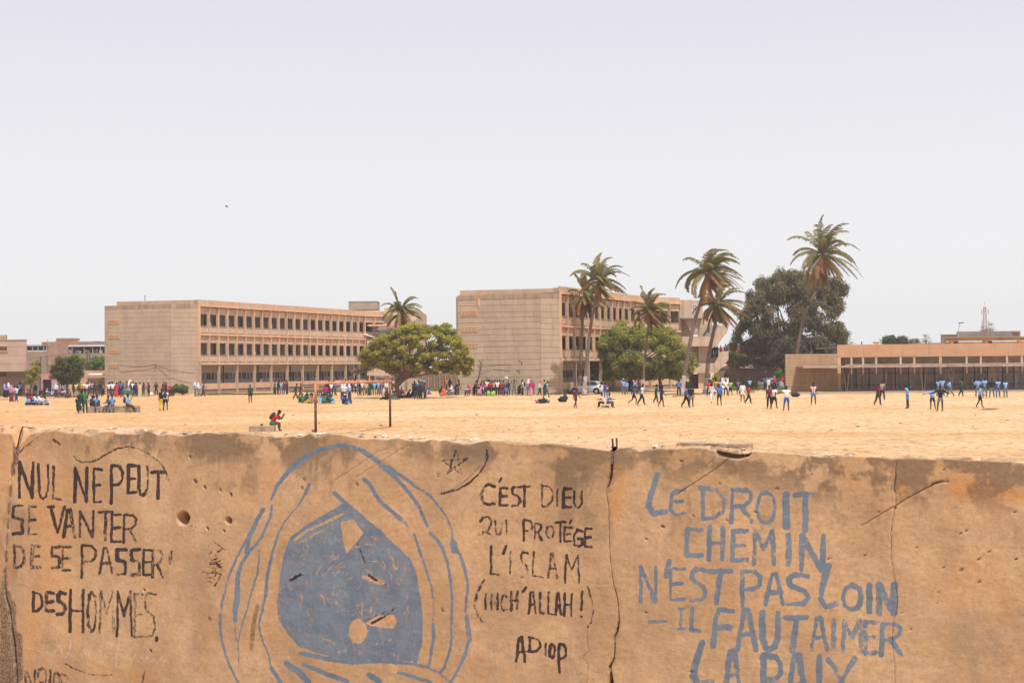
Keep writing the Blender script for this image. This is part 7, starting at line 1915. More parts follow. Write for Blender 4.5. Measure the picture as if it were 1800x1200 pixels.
    def headshape(rx, ry, rz, cut, off, name, drape_=False):
        bm = bmesh.new(); bmesh.ops.create_uvsphere(bm, u_segments=14, v_segments=10, radius=1)
        kill = [q for q in bm.verts if cut(q.co)]
        bmesh.ops.delete(bm, geom=kill, context='VERTS')
        for q in bm.verts:
            c = q.co.copy(); q.co = J['skull'] + Hd * off + sd * c.x * rx + fw * (-c.y) * ry + Hd * c.z * rz
        me = bpy.data.meshes.new(name); bm.to_mesh(me); bm.free(); me.polygons.foreach_set('use_smooth', [True] * len(me.polygons)); return me
    D['hair'] = headshape(.108, .118, .115, lambda c: c.z < -.25 or (c.z < .30 and c.y < -.35), .008, 'hair')
    D['cap'] = headshape(.118, .13, .115, lambda c: c.z < .15, .012, 'cap')
    c0 = J['skull']; Vv, Fc = [], []; n = 16
    rings = [(.10, .03, .045, .05), (.06, -.0, .092, .10), (0, -.01, .108, .118), (-.07, -.02, .105, .118), (-.13, -.02, .09, .10), (-.19, -.01, .13, .12), (-.27, .0, .20, .155), (-.36, .0, .225, .165)]
    for hz, oy, rx, ry in rings:
        for k in range(n):
            a = 2 * math.pi * k / n; Vv.append(c0 + Hd * hz + fw * oy + sd * math.cos(a) * rx + fw * math.sin(a) * ry)
    for i in range(len(rings) - 1):
        for k in range(n):
            if i in (1, 2) and 2 <= k <= 5: continue            # open at the face
            Fc.append((i * n + k, (i + 1) * n + k, (i + 1) * n + (k + 1) % n, i * n + (k + 1) % n))
    Fc.append(tuple(range(n)))
    D['scarf'] = mesh_from('scarf', Vv, Fc, None, True)
    for k in ('body', 'tee', 'shirt', 'shorts', 'trousers', 'skirt', 'robe', 'hair', 'cap', 'scarf'):
        if not D[k].materials: D[k].materials.append(SLOT)
    _pm[pose] = D
    return D

CLR = {'lb': ('light blue', (.22, .40, .70)), 'bl': ('blue', (.06, .16, .45)), 'rb': ('royal blue', (.03, .09, .50)), 'nv': ('navy', (.018, .028, .075)), 'bk': ('black', (.012, .012, .015)),
       'wh': ('white', (.72, .71, .72)), 'gy': ('grey', (.16, .16, .17)), 'dg': ('dark grey', (.05, .05, .058)), 'rd': ('red', (.55, .03, .04)), 'mr': ('maroon', (.16, .02, .035)),
       'pk': ('pink', (.62, .20, .24)), 'og': ('orange', (.70, .22, .03)), 'ye': ('yellow', (.62, .48, .05)), 'mu': ('mustard', (.50, .28, .04)), 'gr': ('green', (.03, .16, .07)), 'dk': ('dark green', (.012, .065, .045)),
       'lm': ('lime', (.30, .58, .08)), 'tl': ('teal', (.02, .10, .11)), 'cr': ('cream', (.55, .42, .24)), 'be': ('beige', (.38, .29, .20)), 'ol': ('olive', (.055, .055, .03)), 'pu': ('purple', (.10, .05, .30)),
       'mg': ('magenta', (.40, .02, .14)), 'jn': ('denim', (.05, .075, .12)), 'br': ('brown', (.10, .055, .035)), 'li': ('lilac', (.45, .42, .65)), 'co': ('coral', (.70, .13, .12))}
SKIN = [flat('skin_dark_%d' % i, c, .5) for i, c in enumerate(((.035, .018, .012), (.05, .027, .017), (.07, .038, .024)))]
HAIR = flat('black_hair', (.010, .009, .009), .7)
STRIPE = bpy.data.materials.new('red_white_stripes'); STRIPE.use_nodes = True
_n, _l = STRIPE.node_tree.nodes, STRIPE.node_tree.links
_t = _n.new('ShaderNodeTexCoord'); _w = _n.new('ShaderNodeTexWave'); _w.inputs['Scale'].default_value = 2.6; _w.bands_direction = 'X'; _l.new(_t.outputs['Object'], _w.inputs['Vector'])
_r = _n.new('ShaderNodeValToRGB'); _r.color_ramp.interpolation = 'CONSTANT'; _r.color_ramp.elements[0].color = (.5, .02, .03, 1); _r.color_ramp.elements[1].position = .5; _r.color_ramp.elements[1].color = (.7, .68, .68, 1)
_l.new(_w.outputs['Fac'], _r.inputs[0]); _l.new(_r.outputs[0], _n['Principled BSDF'].inputs['Base Color'])
def cmat(code):
    if code == 'st': return STRIPE
    nm, c = CLR[code]
    m = mat('cloth_' + nm.replace(' ', '_'), c, .9, var=.12, scale=9); return m
def cname(code): return 'red and white striped' if code == 'st' else CLR[code][0]

ZONES = {
 'L0': 'at the far left edge', 'LC': 'before the pink gate', 'LT': 'under the small olive tree', 'CIR': 'in the seated circle', 'BL': 'on the long block', 'BLs': 'beside the long block',
 'SW': 'by the left end wall', 'SR': 'near the bright shrub', 'F1': 'before the left block', 'PG': 'on the left parapet', 'GO': 'just behind the goal', 'GOb': 'beyond the goal group',
 'LN': 'in the queue beyond goal', 'TR': 'under the shade tree', 'TRr': 'right of the shade tree', 'GAP': 'between the two blocks', 'VE': 'among the vendors', 'RW': 'by the right end wall', 'RWr': 'at the right wall corner',
 'PL': 'before the round tree', 'PLb': 'in the round tree shade', 'PLr': 'before the stair', 'ST': 'beside the golden palm', 'CAR': 'near the grey car', 'MID': 'before the tallest palm', 'HA': 'before the low hall', 'HAb': 'along the low hall',
 'STR': 'on the open stair', 'W1': 'at a left block window', 'W2': 'at a right block window', 'CG': 'in the left ground gallery'}
PEOPLE = []
def person(px, py, h, pose, face, top, bot, head='h', zone='PL', label=None, loc=None, bag_=None, long_=False):
    """h: standing height this figure would have, metres"""
    PEOPLE.append(dict(px=px, py=py, h=h, pose=pose, face=face, top=top, bot=bot, head=head, zone=zone, label=label, loc=loc, bag=bag_, long=long_))

# face: 0 towards the camera, 90 to the right, 180 away, 270 to the left
P_ = person
P_(477.5, 757.3, 1.62, 'benchlean', 80, 'rd', 'gr*', zone='BL', label='person in a red shirt and shorts hunched on the low block near the front wall', bag_=('dg', 'dark rucksack on the back of the hunched person in red'))
P_(143, 726.3, 1.65, 'hips', 200, 'dk', 'dk', zone='BLs', label='person in a dark green tracksuit with yellow shoulders, left one of the green pair')
P_(149.5, 726.3, 1.67, 'stand', 180, 'gr', 'dk', zone='BLs', label='person in a green jersey and dark green trousers, right one of the green pair')
for a in ((157, 723, 'bench', 20, 'nv', 'bk', 'h'), (163.5, 725, 'bench', 160, 'nv', 'dg', 'h'), (170, 724, 'bench', 60, 'dg', 'mr', 'h'), (177.5, 724.5, 'bench', 340, 'ol', 'dg', 'h'), (189, 723, 'bench', 30, 'lb', 'jn', 'h'), (197, 724.5, 'bench', 320, 'bl', 'jn', 'h'), (206.5, 724, 'bench', 10, 'lb', 'gy', 'h')):
    P_(a[0], a[1], 1.6, a[2], a[3], a[4], a[5], a[6], 'BL')
P_(227.5, 724.5, 1.66, 'benchstretch', 78, 'lb', 'dg', zone='BL', label='person in light blue with dark jeans sitting at the right end of the long block', bag_=('nv', 'navy rucksack on the back of the pupil at the right end of the block'))
P_(284, 721.5, 1.62, 'stand', 165, 'bk', 'ye', zone='SR', label='person in black and yellow tracksuit standing on the sand before the left end wall')
P_(291, 721.5, 1.60, 'stand', 190, 'wh', 'bk*', zone='SR', label='person in white shirt and black shorts with a dark rucksack on the sand', bag_=('nv', 'dark rucksack on the back of the person in white shirt and black shorts'))
P_(440, 708, 1.62, 'walk', 190, 'dk', 'bk*', zone='F1', label='lone person in dark green walking on the sand before the left block')
P_(520, 702.7, 1.6, 'stride', 90, 'dg', 'dg', zone='F1', label='person in dark clothes striding right towards the group behind the goal')
P_(528, 701.5, 1.55, 'walk', 100, 'nv', 'dg', zone='F1', label='person in navy following right behind the striding person in dark clothes')
for a in ((343.5, 697.2, 'walk', 250, 'lb', 'gy', 'sw'), (349.5, 697.2, 'walk', 260, 'wh', 'gy', 'sw'), (357.5, 697.2, 'walk', 100, 'bl', 'dg', 'h')): P_(a[0], a[1], 1.58, *a[2:7], 'SR')
# far left
for a in ((0.5, 696.8, 'stand', 90, 'lb', 'br', 'so'), (8, 698.5, 'stand', 150, 'gy', 'bk+', 'sli'), (11, 699, 'stand', 60, 'lb', 'bk+', 'spu'), (15, 698, 'stand', 200, 'li', 'nv+', 'sw'), (20, 706.3, 'stand', 180, 'pk', 'mr+', 'spk'), (25, 705.2, 'stand', 30, 'lb', 'gy', 'h'), (29, 706.8, 'walk', 90, 'wh', 'nv', 'h'), (34.5, 696.8, 'stand', 170, 'lb', 'nv', 'h')): P_(a[0], a[1], 1.62, *a[2:7], 'L0')
for i, (px, face, top, hd) in enumerate(((47, 60, 'lb', 'spu'), (52.5, 50, 'lb', 'sr'), (59, 30, 'nv', 'h'), (66.5, 290, 'lb', 'sw'), (74, 280, 'lb', 'sw'), (85, 270, 'lb', 'h'))): P_(px, 713.3, 1.55, 'crossleg', face, top, 'nv', hd, 'CIR')
for a in ((50.5, 696, 'stand', 10, 'dg', 'dg', 'h'), (62, 696, 'stand', 180, 'bk', 'bk', 'h'), (48, 697, 'ground', 30, 'pk', 'dg', 'sr'), (54, 697.2, 'ground', 320, 'gy', 'bk', 'h'), (58.5, 697.4, 'crossleg', 60, 'mr', 'mr', 'h'), (64, 697.2, 'ground', 300, 'wh', 'mr', 'h'),
          (69.5, 695.5, 'stand', 160, 'bk', 'bk', 'h'), (73, 695.5, 'stand', 80, 'dg', 'bk', 'h'), (71, 697, 'squat', 200, 'bk', 'dg', 'h'), (77, 697.2, 'ground', 30, 'bk', 'dg', 'h'), (80, 696.8, 'squat', 340, 'dg', 'bk', 'h'), (83.5, 697, 'squat', 20, 'pk', 'be', 'sw'), (88, 695, 'stand', 200, 'gy', 'bk', 'h'), (87, 697.3, 'ground', 330, 'be', 'gy', 'h'), (91.5, 697.5, 'ground', 170, 'lb', 'nv', 'h'),
          (94.5, 695, 'stand', 190, 'lb', 'nv', 'h'), (98.5, 697.5, 'stand', 185, 'wh', 'dg+', 'sw'), (103, 695.5, 'stand', 120, 'pu', 'nv', 'h'), (106.5, 696.5, 'squat', 250, 'bl', 'nv', 'sr'), (111.5, 695.5, 'stand', 200, 'lb', 'jn', 'h'), (109, 697.2, 'ground', 60, 'nv', 'mr', 'h'), (112, 697.3, 'squat', 300, 'rd', 'mr', 'h'), (114.5, 695.8, 'stand', 30, 'lb', 'gy', 'sw'), (118, 697.5, 'squat', 280, 'wh', 'gy', 'sgy'), (121.5, 696.8, 'ground', 210, 'gy', 'dg', 'h')): P_(a[0], a[1], 1.6, *a[2:7], 'LC')
for a in ((127, 695, 'stand', 200, 'bk', 'bk', 'h'), (133.5, 697, 'stand', 180, 'ye', 'gy', 'h'), (137, 694.5, 'stand', 30, 'wh', 'nv', 'h'), (140.5, 694.5, 'stand', 350, 'gy', 'dg', 'h'), (143.5, 697, 'stand', 170, 'mu', 'bk', 'smu'), (147, 694.6, 'stand', 20, 'wh', 'nv', 'sw'), (152.5, 696, 'stand', 180, 'wh', 'dg', 'h'), (158, 694.5, 'stand', 10, 'lb', 'nv', 'sw'), (162, 694.5, 'stand', 200, 'be', 'nv', 'h'), (166.5, 695, 'stand', 30, 'dg', 'bk', 'h'),
          (172.5, 696, 'stand', 190, 'dg', 'dg', 'h'), (176, 696.2, 'stand', 170, 'bk', 'dg', 'h'), (180.5, 696, 'stand', 240, 'gy', 'bk', 'h')): P_(a[0], a[1], 1.66, *a[2:7], 'LT')
for a in ((191.5, 697, 'stand', 160, 'wh', 'dg', 'h'), (195, 695.8, 'stand', 30, 'bl', 'nv', 'sbl'), (198, 697.3, 'stand', 190, 'wh', 'dg', 'h'), (205, 698, 'stand', 175, 'rd', 'rd+', 'h'), (209.5, 695.5, 'chat', 340, 'nv', 'dg', 'h'), (211.5, 696, 'stand', 60, 'bl', 'nv', 'h'), (215.5, 699, 'walk', 100, 'nv', 'jn', 'h'),
          (222, 695.2, 'chat', 90, 'bl', 'bk', 'h'), (230.5, 695.5, 'chat', 0, 'dg', 'bk', 'h'), (234, 696, 'stand', 200, 'wh', 'nv', 'h'), (237, 696.8, 'stand', 180, 'nv', 'nv', 'h'), (240.5, 697, 'chat', 260, 'mr', 'nv', 'h'), (246, 697.4, 'stand', 185, 'cr', 'cr++', 'h'), (252.5, 696.5, 'stand', 160, 'nv', 'tl', 'h'), (256.8, 697.3, 'stand', 185, 'gy', 'be+', 'sco'), (261, 696.8, 'stand', 240, 'bk', 'bk', 'h'),
          (274.5, 695, 'cross', 5, 'bk', 'bk', 'h'), (288.5, 696, 'stand', 350, 'mr', 'mr', 'h'), (292.5, 696.3, 'stand', 300, 'mr', 'bk', 'h'), (297, 696.8, 'stoolf', 40, 'rd', 'mr', 'sr'), (302, 696.8, 'stoolf', 350, 'dg', 'bk', 'h'), (305, 697, 'ground', 300, 'bk', 'mr', 'h')): P_(a[0], a[1], 1.66, *a[2:7], 'SW')
# windows and ground gallery of the left block
def atbay(bays, k, z, ln=-.45): 
    A, a, L = bays[k]; return (A.x + math.cos(a) * (L * .42) + math.sin(a) * ln, A.y + math.sin(a) * (L * .42) - math.cos(a) * ln, z)
for k, z, top, hd in ((1, 7.58, 'wh', 'sw'), (8, 7.58, 'wh', 'h'), (12, 7.58, 'lb', 'h'), (13, 7.58, 'rb', 'h'), (5, 3.88, 'bk', 'h'), (6, 3.88, 'wh', 'h'), (9, 3.88, 'dg', 'h'), (10, 3.88, 'wh', 'h'), (11, 3.88, 'pk', 'h'), (13, 3.88, 'og', 'h'), (14, 3.88, 'rb', 'h')):
    P_(0, 0, 1.68, 'bend' if k in (5,) else 'chat', 70 + 20 * (k % 2), top, 'dg', hd, 'W1', loc=atbay(bays1, k, z))
for k, z, top, hd in ((0, 3.88, 'wh', 'h'), (1, 3.88, 'bl', 'h'), (2, 3.88, 'wh', 'h'), (3, 3.88, 'li', 'h'), (2, 3.88, 'lb', 'h')):
    q = atbay(bays2, k, z); P_(0, 0, 1.66, 'chat', 60, top, 'nv', hd, 'W2', loc=(q[0] + (.35 if top == 'lb' else 0), q[1] + (.5 if top == 'lb' else 0), q[2]))
for k, top in ((7, 'wh'), (10, 'mg'), (11, 'bk'), (12, 'gr'), (13, 'nv'), (14, 'wh'), (15, 'nv'), (17, 'nv')):
    P_(0, 0, 1.6, 'stand', 70, top, 'bk', 'h', 'CG', loc=atbay(bays1, k, .42, -.7))
# group standing in front of the left block
for a in ((483, 693.7, 'stand', 100, 'gr', 'bk+', 'h'), (488.5, 693.6, 'stand', 120, 'bk', 'dg', 'h'), (491, 692.6, 'stand', 20, 'mr', 'mr', 'h'), (494.5, 693.6, 'stand', 180, 'lb', 'gy', 'h'), (498, 692.6, 'stand', 350, 'lb', 'dg', 'h'), (501.5, 693.6, 'stand', 200, 'mr', 'dg', 'h'), (505, 693.2, 'stand', 260, 'dg', 'bk', 'h')): P_(a[0], a[1], 1.62, *a[2:7], 'F1')
for a in ((527, 708.5, 'crossleg', 60, 'dk', 'dk', 'h'), (532, 709, 'crossleg', 200, 'gr', 'dk', 'h'), (537, 709.4, 'ground', 150, 'dk', 'ye', 'h'), (541.5, 706.5, 'squat', 350, 'dg', 'dg', 'h'), (546, 708.8, 'crossleg', 200, 'lb', 'og', 'h'), (549, 706.8, 'ground', 340, 'wh', 'dg', 'h'), (552.5, 709.5, 'ground', 320, 'og', 'be', 'h'), (556.5, 706.3, 'squat', 30, 'mr', 'dg', 'h'), (560, 706.8, 'squat', 170, 'gy', 'dg', 'h'), (559, 709.2, 'crossleg', 210, 'be', 'mr', 'h'),
          (563, 710.3, 'crossleg', 150, 'lb', 'wh', 'h'), (565.5, 706.2, 'ground', 10, 'mr', 'br', 'h'), (569.5, 710.3, 'crossleg', 185, 'gr', 'dk', 'h'), (575, 708.5, 'crossleg', 60, 'dg', 'br', 'h'), (579.5, 709.8, 'crossleg', 170, 'dk', 'gr', 'h'), (583.5, 707, 'ground', 300, 'wh', 'dg', 'h'), (588, 709.6, 'crossleg', 280, 'lb', 'li', 'h')): P_(a[0], a[1], 1.6, *a[2:7], 'GO')
P_(572.5, 706.6, 1.62, 'stand', 180, 'mg', 'jn', zone='GO', label='person in a magenta jersey and jeans standing among the seated group behind the goal')
for a in ((574.5, 696.3, 'stand', 20, 'bk', 'br', 'h'), (578, 695, 'stand', 40, 'dg', 'bk', 'h'), (582.5, 696.5, 'stand', 190, 'wh', 'br', 'h'), (589.5, 696.4, 'walk', 240, 'bl', 'dg', 'h'), (587, 694, 'stand', 10, 'mr', 'dg', 'h')): P_(a[0], a[1], 1.62, *a[2:7], 'GOb')
P_(601.5, 704.8, 1.62, 'stand', 170, 'lb', 'dg', 'sw', 'GOb', 'girl-shaped figure') if False else None
for a in ((601.5, 703.8, 'stand', 150, 'lb', 'jn', 'sw'), (606, 705.2, 'stand', 185, 'wh', 'dg', 'sw'), (614.5, 705.3, 'chat', 250, 'lb', 'dg', 'sw'), (603, 711.3, 'ground', 60, 'rb', 'nv', 'cw'), (617.5, 711.4, 'ground', 290, 'dg', 'bl', 'h')): P_(a[0], a[1], 1.62, *a[2:7], 'GOb')
for a in ((607.5, 690.2, 'stand', 10, 'wh', 'dg', 'h'), (602, 691, 'stand', 30, 'lb', 'dg', 'sli'), (612, 691, 'stand', 10, 'bl', 'nv', 'h'), (617, 690, 'stand', 0, 'bk', 'bk', 'h'), (622, 691, 'chat', 20, 'pk', 'dg', 'h'), (625.5, 692, 'walk', 260, 'wh', 'dg', 'h'), (629, 695.3, 'stand', 90, 'gy', 'gy', 'h'), (633, 695, 'stand', 60, 'bk', 'bk', 'h'), (637, 695.4, 'stand', 180, 'wh', 'gy', 'h'), (640.5, 695.2, 'stand', 190, 'gy', 'gy', 'h'), (644, 695.5, 'stand', 180, 'cr', 'gy', 'h'),
          (650, 695.4, 'stand', 180, 'dk', 'dk+', 'h'), (646, 692, 'stand', 0, 'dg', 'bk', 'h'), (654, 695.2, 'stand', 170, 'gr', 'dk', 'h'), (658.5, 695.4, 'stand', 190, 'lb', 'gy', 'h'), (662, 693, 'stand', 0, 'bl', 'bk', 'h'), (665.5, 695.4, 'stand', 180, 'lb', 'gy', 'h'), (671.5, 695.6, 'stand', 100, 'be', 'be', 'h'), (668, 693, 'stand', 350, 'bk', 'bk', 'h'), (679, 693.5, 'stand', 30, 'wh', 'bl', 'h'), (677, 696, 'crossleg', 60, 'bl', 'nv', 'h')): P_(a[0], a[1], 1.62, *a[2:7], 'LN')
P_(688.5, 695.5, 1.64, 'stand', 185, 'dk', 'dg', zone='TR', label='person in a dark green jersey standing just left of the shade tree trunk')
for a in ((679.5, 704, 'legsout', 250, 'bk', 'bk', 'h'), (690, 703, 'ground', 60, 'gy', 'gy', 'h'), (693.5, 702, 'ground', 90, 'dg', 'bk', 'h'), (683.5, 702.5, 'ground', 340, 'pk', 'bk', 'h')): P_(a[0], a[1], 1.6, *a[2:7], 'TR')
for a in ((705, 694.3, 'ground', 20, 'mg', 'dg', 'h'), (715, 699.5, 'crossleg', 80, 'bk', 'dg', 'h'), (722.5, 699.4, 'ground', 80, 'nv', 'dg', 'h'), (728, 697.5, 'stand', 30, 'bk', 'bk', 'h'), (731.5, 702, 'chat', 185, 'bk', 'dg', 'h'), (729, 698, 'stand', 10, 'gy', 'nv', 'h'), (737, 698.5, 'stand', 200, 'lb', 'dg', 'h'), (735.5, 693, 'stand', 180, 'lb', 'nv', 'h'), (739.5, 701.2, 'stand', 160, 'dg', 'nv', 'h'), (743.5, 701.4, 'stand', 180, 'ol', 'nv', 'h'), (747.5, 700.5, 'stand', 250, 'gy', 'dg', 'h'), (738, 692, 'stand', 0, 'rb', 'nv', 'h'),
          (744.5, 686, 'stand', 30, 'lb', 'dg', 'h'), (751.5, 684, 'stand', 350, 'dg', 'dg', 'h'), (752.5, 694.3, 'crossleg', 30, 'lb', 'pk', 'h'), (733, 684, 'stand', 10, 'wh', 'nv', 'h'), (738.5, 684, 'stand', 0, 'bl', 'nv', 'h'), (722, 683.5, 'stand', 20, 'nv', 'nv', 'h'), (727, 683.5, 'stand', 350, 'rb', 'nv', 'h')): P_(a[0], a[1], 1.62, *a[2:7], 'TRr')
for a in ((771, 683.8, 'stand', 30, 'bl', 'gy', 'h'), (775, 684.3, 'stand', 340, 'li', 'dg', 'h'), (778.5, 683.8, 'stand', 180, 'wh', 'gy', 'h'), (784.5, 685.5, 'walk', 60, 'og', 'bk', 'h'), (791, 686, 'stand', 200, 'nv', 'bk++', 'sbk')): P_(a[0], a[1], 1.60, *a[2:7], 'GAP')
for a in ((772.5, 693.5, 'squat', 60, 'dk', 'nv', 'h'), (788, 696, 'stoolf', 60, 'pk', 'gy', 'spk'), (792.5, 696, 'stoolf', 310, 'wh', 'gy', 'h'), (796, 695, 'stoolf', 280, 'wh', 'be', 'sw'), (800.5, 695, 'bend', 70, 'nv', 'nv', 'h'), (805.5, 694.5, 'chat', 80, 'be', 'dg', 'h'), (825.5, 695.8, 'stoolf', 300, 'mg', 'rd', 'sr'), (832.5, 695.5, 'bend', 60, 'bk', 'bk', 'h')): P_(a[0], a[1], 1.62, *a[2:7], 'VE')
for a in ((836.5, 695.2, 'stand', 30, 'gy', 'nv', 'h'), (839.5, 695.4, 'stand', 330, 'be', 'nv', 'h'), (842, 696.2, 'squat', 180, 'pk', 'be', 'h'), (845.5, 695.6, 'bend', 250, 'pk', 'pk', 'h'), (848, 695.5, 'stoolf', 340, 'lb', 'nv', 'slb'), (850.5, 694.8, 'stand', 10, 'rd', 'bk', 'h'), (847, 694.4, 'stand', 30, 'bk', 'bk', 'h'), (853.5, 696.2, 'bend', 200, 'rd', 'dg', 'h'), (856.5, 694.6, 'stand', 180, 'wh', 'dg', 'h'), (861, 694.7, 'stand', 185, 'rd', 'jn', 'h'), (859, 694.2, 'stand', 10, 'bk', 'dg', 'h'), (864.5, 694.8, 'stand', 170, 'rd', 'dg', 'h'), (868, 695, 'chat', 240, 'be', 'bk', 'h'),
          (870.5, 694.3, 'stand', 190, 'rd', 'bk', 'h'), (874.5, 695.6, 'stand', 182, 'wh', 'bk', 'h'), (878.5, 694.6, 'stand', 170, 'mr', 'bk', 'h'), (881.5, 694.6, 'stand', 185, 'rd', 'mr', 'sgy'), (885, 694.5, 'stand', 200, 'tl', 'bk', 'h'), (889.5, 695.6, 'stoolf', 180, 'bl', 'nv', 'h'), (893.5, 694.6, 'stand', 160, 'nv', 'dg', 'h'), (876, 693.8, 'stand', 0, 'mr', 'bk', 'h'), (867, 693.6, 'stand', 10, 'gy', 'bk', 'h')): P_(a[0], a[1], 1.62, *a[2:7], 'RW')
P_(904, 695.2, 1.62, 'headup', 180, 'gy', 'gy', zone='RW', label='person in grey leaning on the right end wall with arms raised to the head')
P_(912.5, 695.2, 1.6, 'squat', 20, 'dg', 'bk', zone='RW'); P_(911.5, 694.4, 1.5, 'bend', 60, 'bk', 'bk', zone='RW')
P_(919, 695.4, 1.64, 'stand', 260, 'wh', 'bk', zone='RWr', label='person in a white shirt with a black rucksack facing left by the right end wall', bag_=('bk', 'black rucksack worn by the person in white by the right end wall'))
P_(929, 695.5, 1.64, 'stand', 150, 'lb', 'bl', 'sw', 'RWr'); P_(933.3, 696.2, 1.64, 'stand', 180, 'rd', 'pk+', 'sr', 'RWr'); P_(936.5, 694.6, 1.64, 'stand', 200, 'pu', 'bl', 'sbl', 'RWr')
P_(949, 695.6, 1.64, 'walk', 80, 'wh', 'bk', 'sr', 'RWr'); P_(956.5, 695.4, 1.64, 'stand', 100, 'lm', 'dg', 'h', 'RWr')
P_(961, 699.5, 1.66, 'stride', 80, 'lb', 'jn', zone='RWr', label='person in light blue shirt and jeans walking away from the right end wall', bag_=('nv', 'navy rucksack on the person in light blue by the corner of the right block'))
# field players
def pl(px, py, h, pose, face, top, bot, label, head='h', zone='PL'): P_(px, py, h, pose, face, top, bot, head, zone, label)
pl(1012, 717.8, 1.48, 'walk', 60, 'mr', 'nv*', 'person in a dark red and blue jersey walking right near the black backpacks')
pl(1065, 699.5, 1.5, 'stand', 0, 'pu', 'bl', 'person in a purple jersey standing behind the two pupils sitting on the stone', zone='PL')
P_(1061.5, 716.6, 1.5, 'stoolf', 250, 'wh', 'bk', zone='PL', label='pupil in a white shirt sitting on the flat stone, facing left')
P_(1068, 717, 1.55, 'stoolf', 80, 'lb', 'jn', zone='PL', label='pupil in light blue and jeans sitting on the flat stone, facing right')
P_(1096, 693.6, 1.6, 'stand', 10, 'lb', 'gy', 'cw', 'PLb'); P_(1101.5, 693.6, 1.55, 'stand', 340, 'lb', 'gy', 'h', 'PLb'); P_(1112, 693.2, 1.6, 'stand', 200, 'bk', 'dg', 'h', 'PLb'); P_(1117, 693.4, 1.55, 'stand', 180, 'lb', 'dg', 'h', 'PLb'); P_(1123.5, 693.8, 1.6, 'chat', 220, 'mr', 'bk', 'cr', 'PLb')
pl(1114, 711, 1.55, 'run', 100, 'bl', 'bk*', 'player in a blue jersey running right, ahead of the one in pale grey')
pl(1128, 712, 1.62, 'stride', 70, 'wh', 'bk', 'player in a pale shirt and black trousers striding before the round tree')
pl(1153.5, 709, 1.52, 'walk', 80, 'tl', 'dk', 'player in teal walking before the slim straight palm')
pl(1163, 715.8, 1.6, 'walk', 90, 'nv', 'nv*', 'player in a navy kit walking in line behind the one in teal')
pl(1193.5, 696.2, 1.6, 'behind', 0, 'bl', 'bk', 'person in a blue top standing still beside the leaning palm foot', zone='PLb')
pl(1206, 716.3, 1.62, 'stride', 75, 'bl', 'bk', 'player in blue with black trousers walking beside the one in black')
pl(1215, 716.3, 1.58, 'stand', 170, 'bk', 'gy*', 'player in a black tee and grey shorts seen from behind')
pl(1251, 709.2, 1.58, 'walk', 30, 'wh', 'wh', 'player all in white walking in front of the golden palm')
pl(1264.5, 713, 1.56, 'point', 180, 'bl', 'bk*', 'player in blue with arms stretched sideways before the stair')
for a in ((1246, 695.8, 'hips', 180, 'rd', 'bk', 'h'), (1249.5, 695.5, 'stand', 30, 'bk', 'bk', 'cw'), (1258.5, 696, 'cross', 10, 'mu', 'be*', 'h'), (1266.5, 695.8, 'chat', 350, 'li', 'pu', 'h'), (1276, 695.9, 'hips', 10, 'wh', 'bk', 'h'), (1284, 695.6, 'hips', 340, 'lm', 'bk*', 'h')): P_(a[0], a[1], 1.66, *a[2:7], 'ST')
for a in ((1298, 693.5, 'stand', 10, 'gy', 'dg', 'cr'), (1302.5, 695.8, 'chat', 30, 'ol', 'gy*', 'h'), (1315.5, 690, 'stand', 0, 'dg', 'dg', 'cr'), (1318, 690.5, 'stand', 180, 'lb', 'nv*', 'h')): P_(a[0], a[1], 1.62, *a[2:7], 'CAR')
pl(1305.5, 706, 1.58, 'stand', 180, 'wh', 'wh*', 'player in an all-white kit with shorts, seen from behind', zone='PLr')
pl(1316, 710, 1.5, 'stride', 80, 'rd', 'bk', 'player in a red jersey and black trousers striding right', zone='PLr')
for a in ((1345, 686.5, 'stand', 30, 'lb', 'nv', 'h'), (1351.5, 687.5, 'stand', 200, 'wh', 'wh++', 'h'), (1362, 686, 'hips', 180, 'rd', 'bk', 'cw'), (1374, 684.5, 'chat', 30, 'rd', 'dg', 'cr'), (1378, 683.5, 'stand', 300, 'mr', 'bk', 'h')): P_(a[0], a[1], 1.64, *a[2:7], 'CAR')
pl(1352.5, 718, 1.58, 'stand', 190, 'mr', 'bk', 'player in maroon and black standing beside the one in white and black', zone='MID')
pl(1361, 718.6, 1.55, 'walk', 120, 'wh', 'bk*', 'player in a white tee and black shorts beside the one in maroon', zone='MID')
pl(1383, 722.3, 1.62, 'spread', 180, 'wh', 'rb*', 'player in white tee and blue shorts holding arms out before the tallest palm', zone='MID')
P_(1430, 711.3, 1.62, 'behind', 0, 'st', 'bl*', zone='MID', label='player in a red and white striped jersey standing before the ochre wing')
pl(1543.5, 713, 1.6, 'walk', 120, 'mr', 'dg', 'player in maroon with dark trousers, nearer one of a pair before the hall', zone='HA')
pl(1551, 704.3, 1.62, 'walk', 150, 'be', 'bk', 'person in a beige top just behind the maroon player before the hall', zone='HA')
pl(1595.5, 718.3, 1.6, 'reach', 265, 'lb', 'bl*', 'player in light blue with both arms raised to the left before the hall', zone='HA')
pl(1639, 719.8, 1.46, 'spread', 350, 'lb', 'nv*', 'small player in light blue and navy with elbows out before the hall', zone='HA')
pl(1653.5, 723.2, 1.62, 'spread', 170, 'bk', 'gy*', 'player in a black tee and grey shorts with arms out, nearest before the hall', zone='HA')
pl(1723, 717, 1.55, 'walk', 60, 'lb', 'bk*', 'player in a pale blue jersey and black shorts walking near the dark mound', zone='HA')
pl(1670, 698.4, 1.62, 'stride', 270, 'lb', 'gy', 'person in light blue striding left alone before the hall', zone='HAb')
pl(1690, 697, 1.62, 'walk', 60, 'gr', 'dk', 'person in a green and yellow tracksuit walking before the hall', zone='HAb')
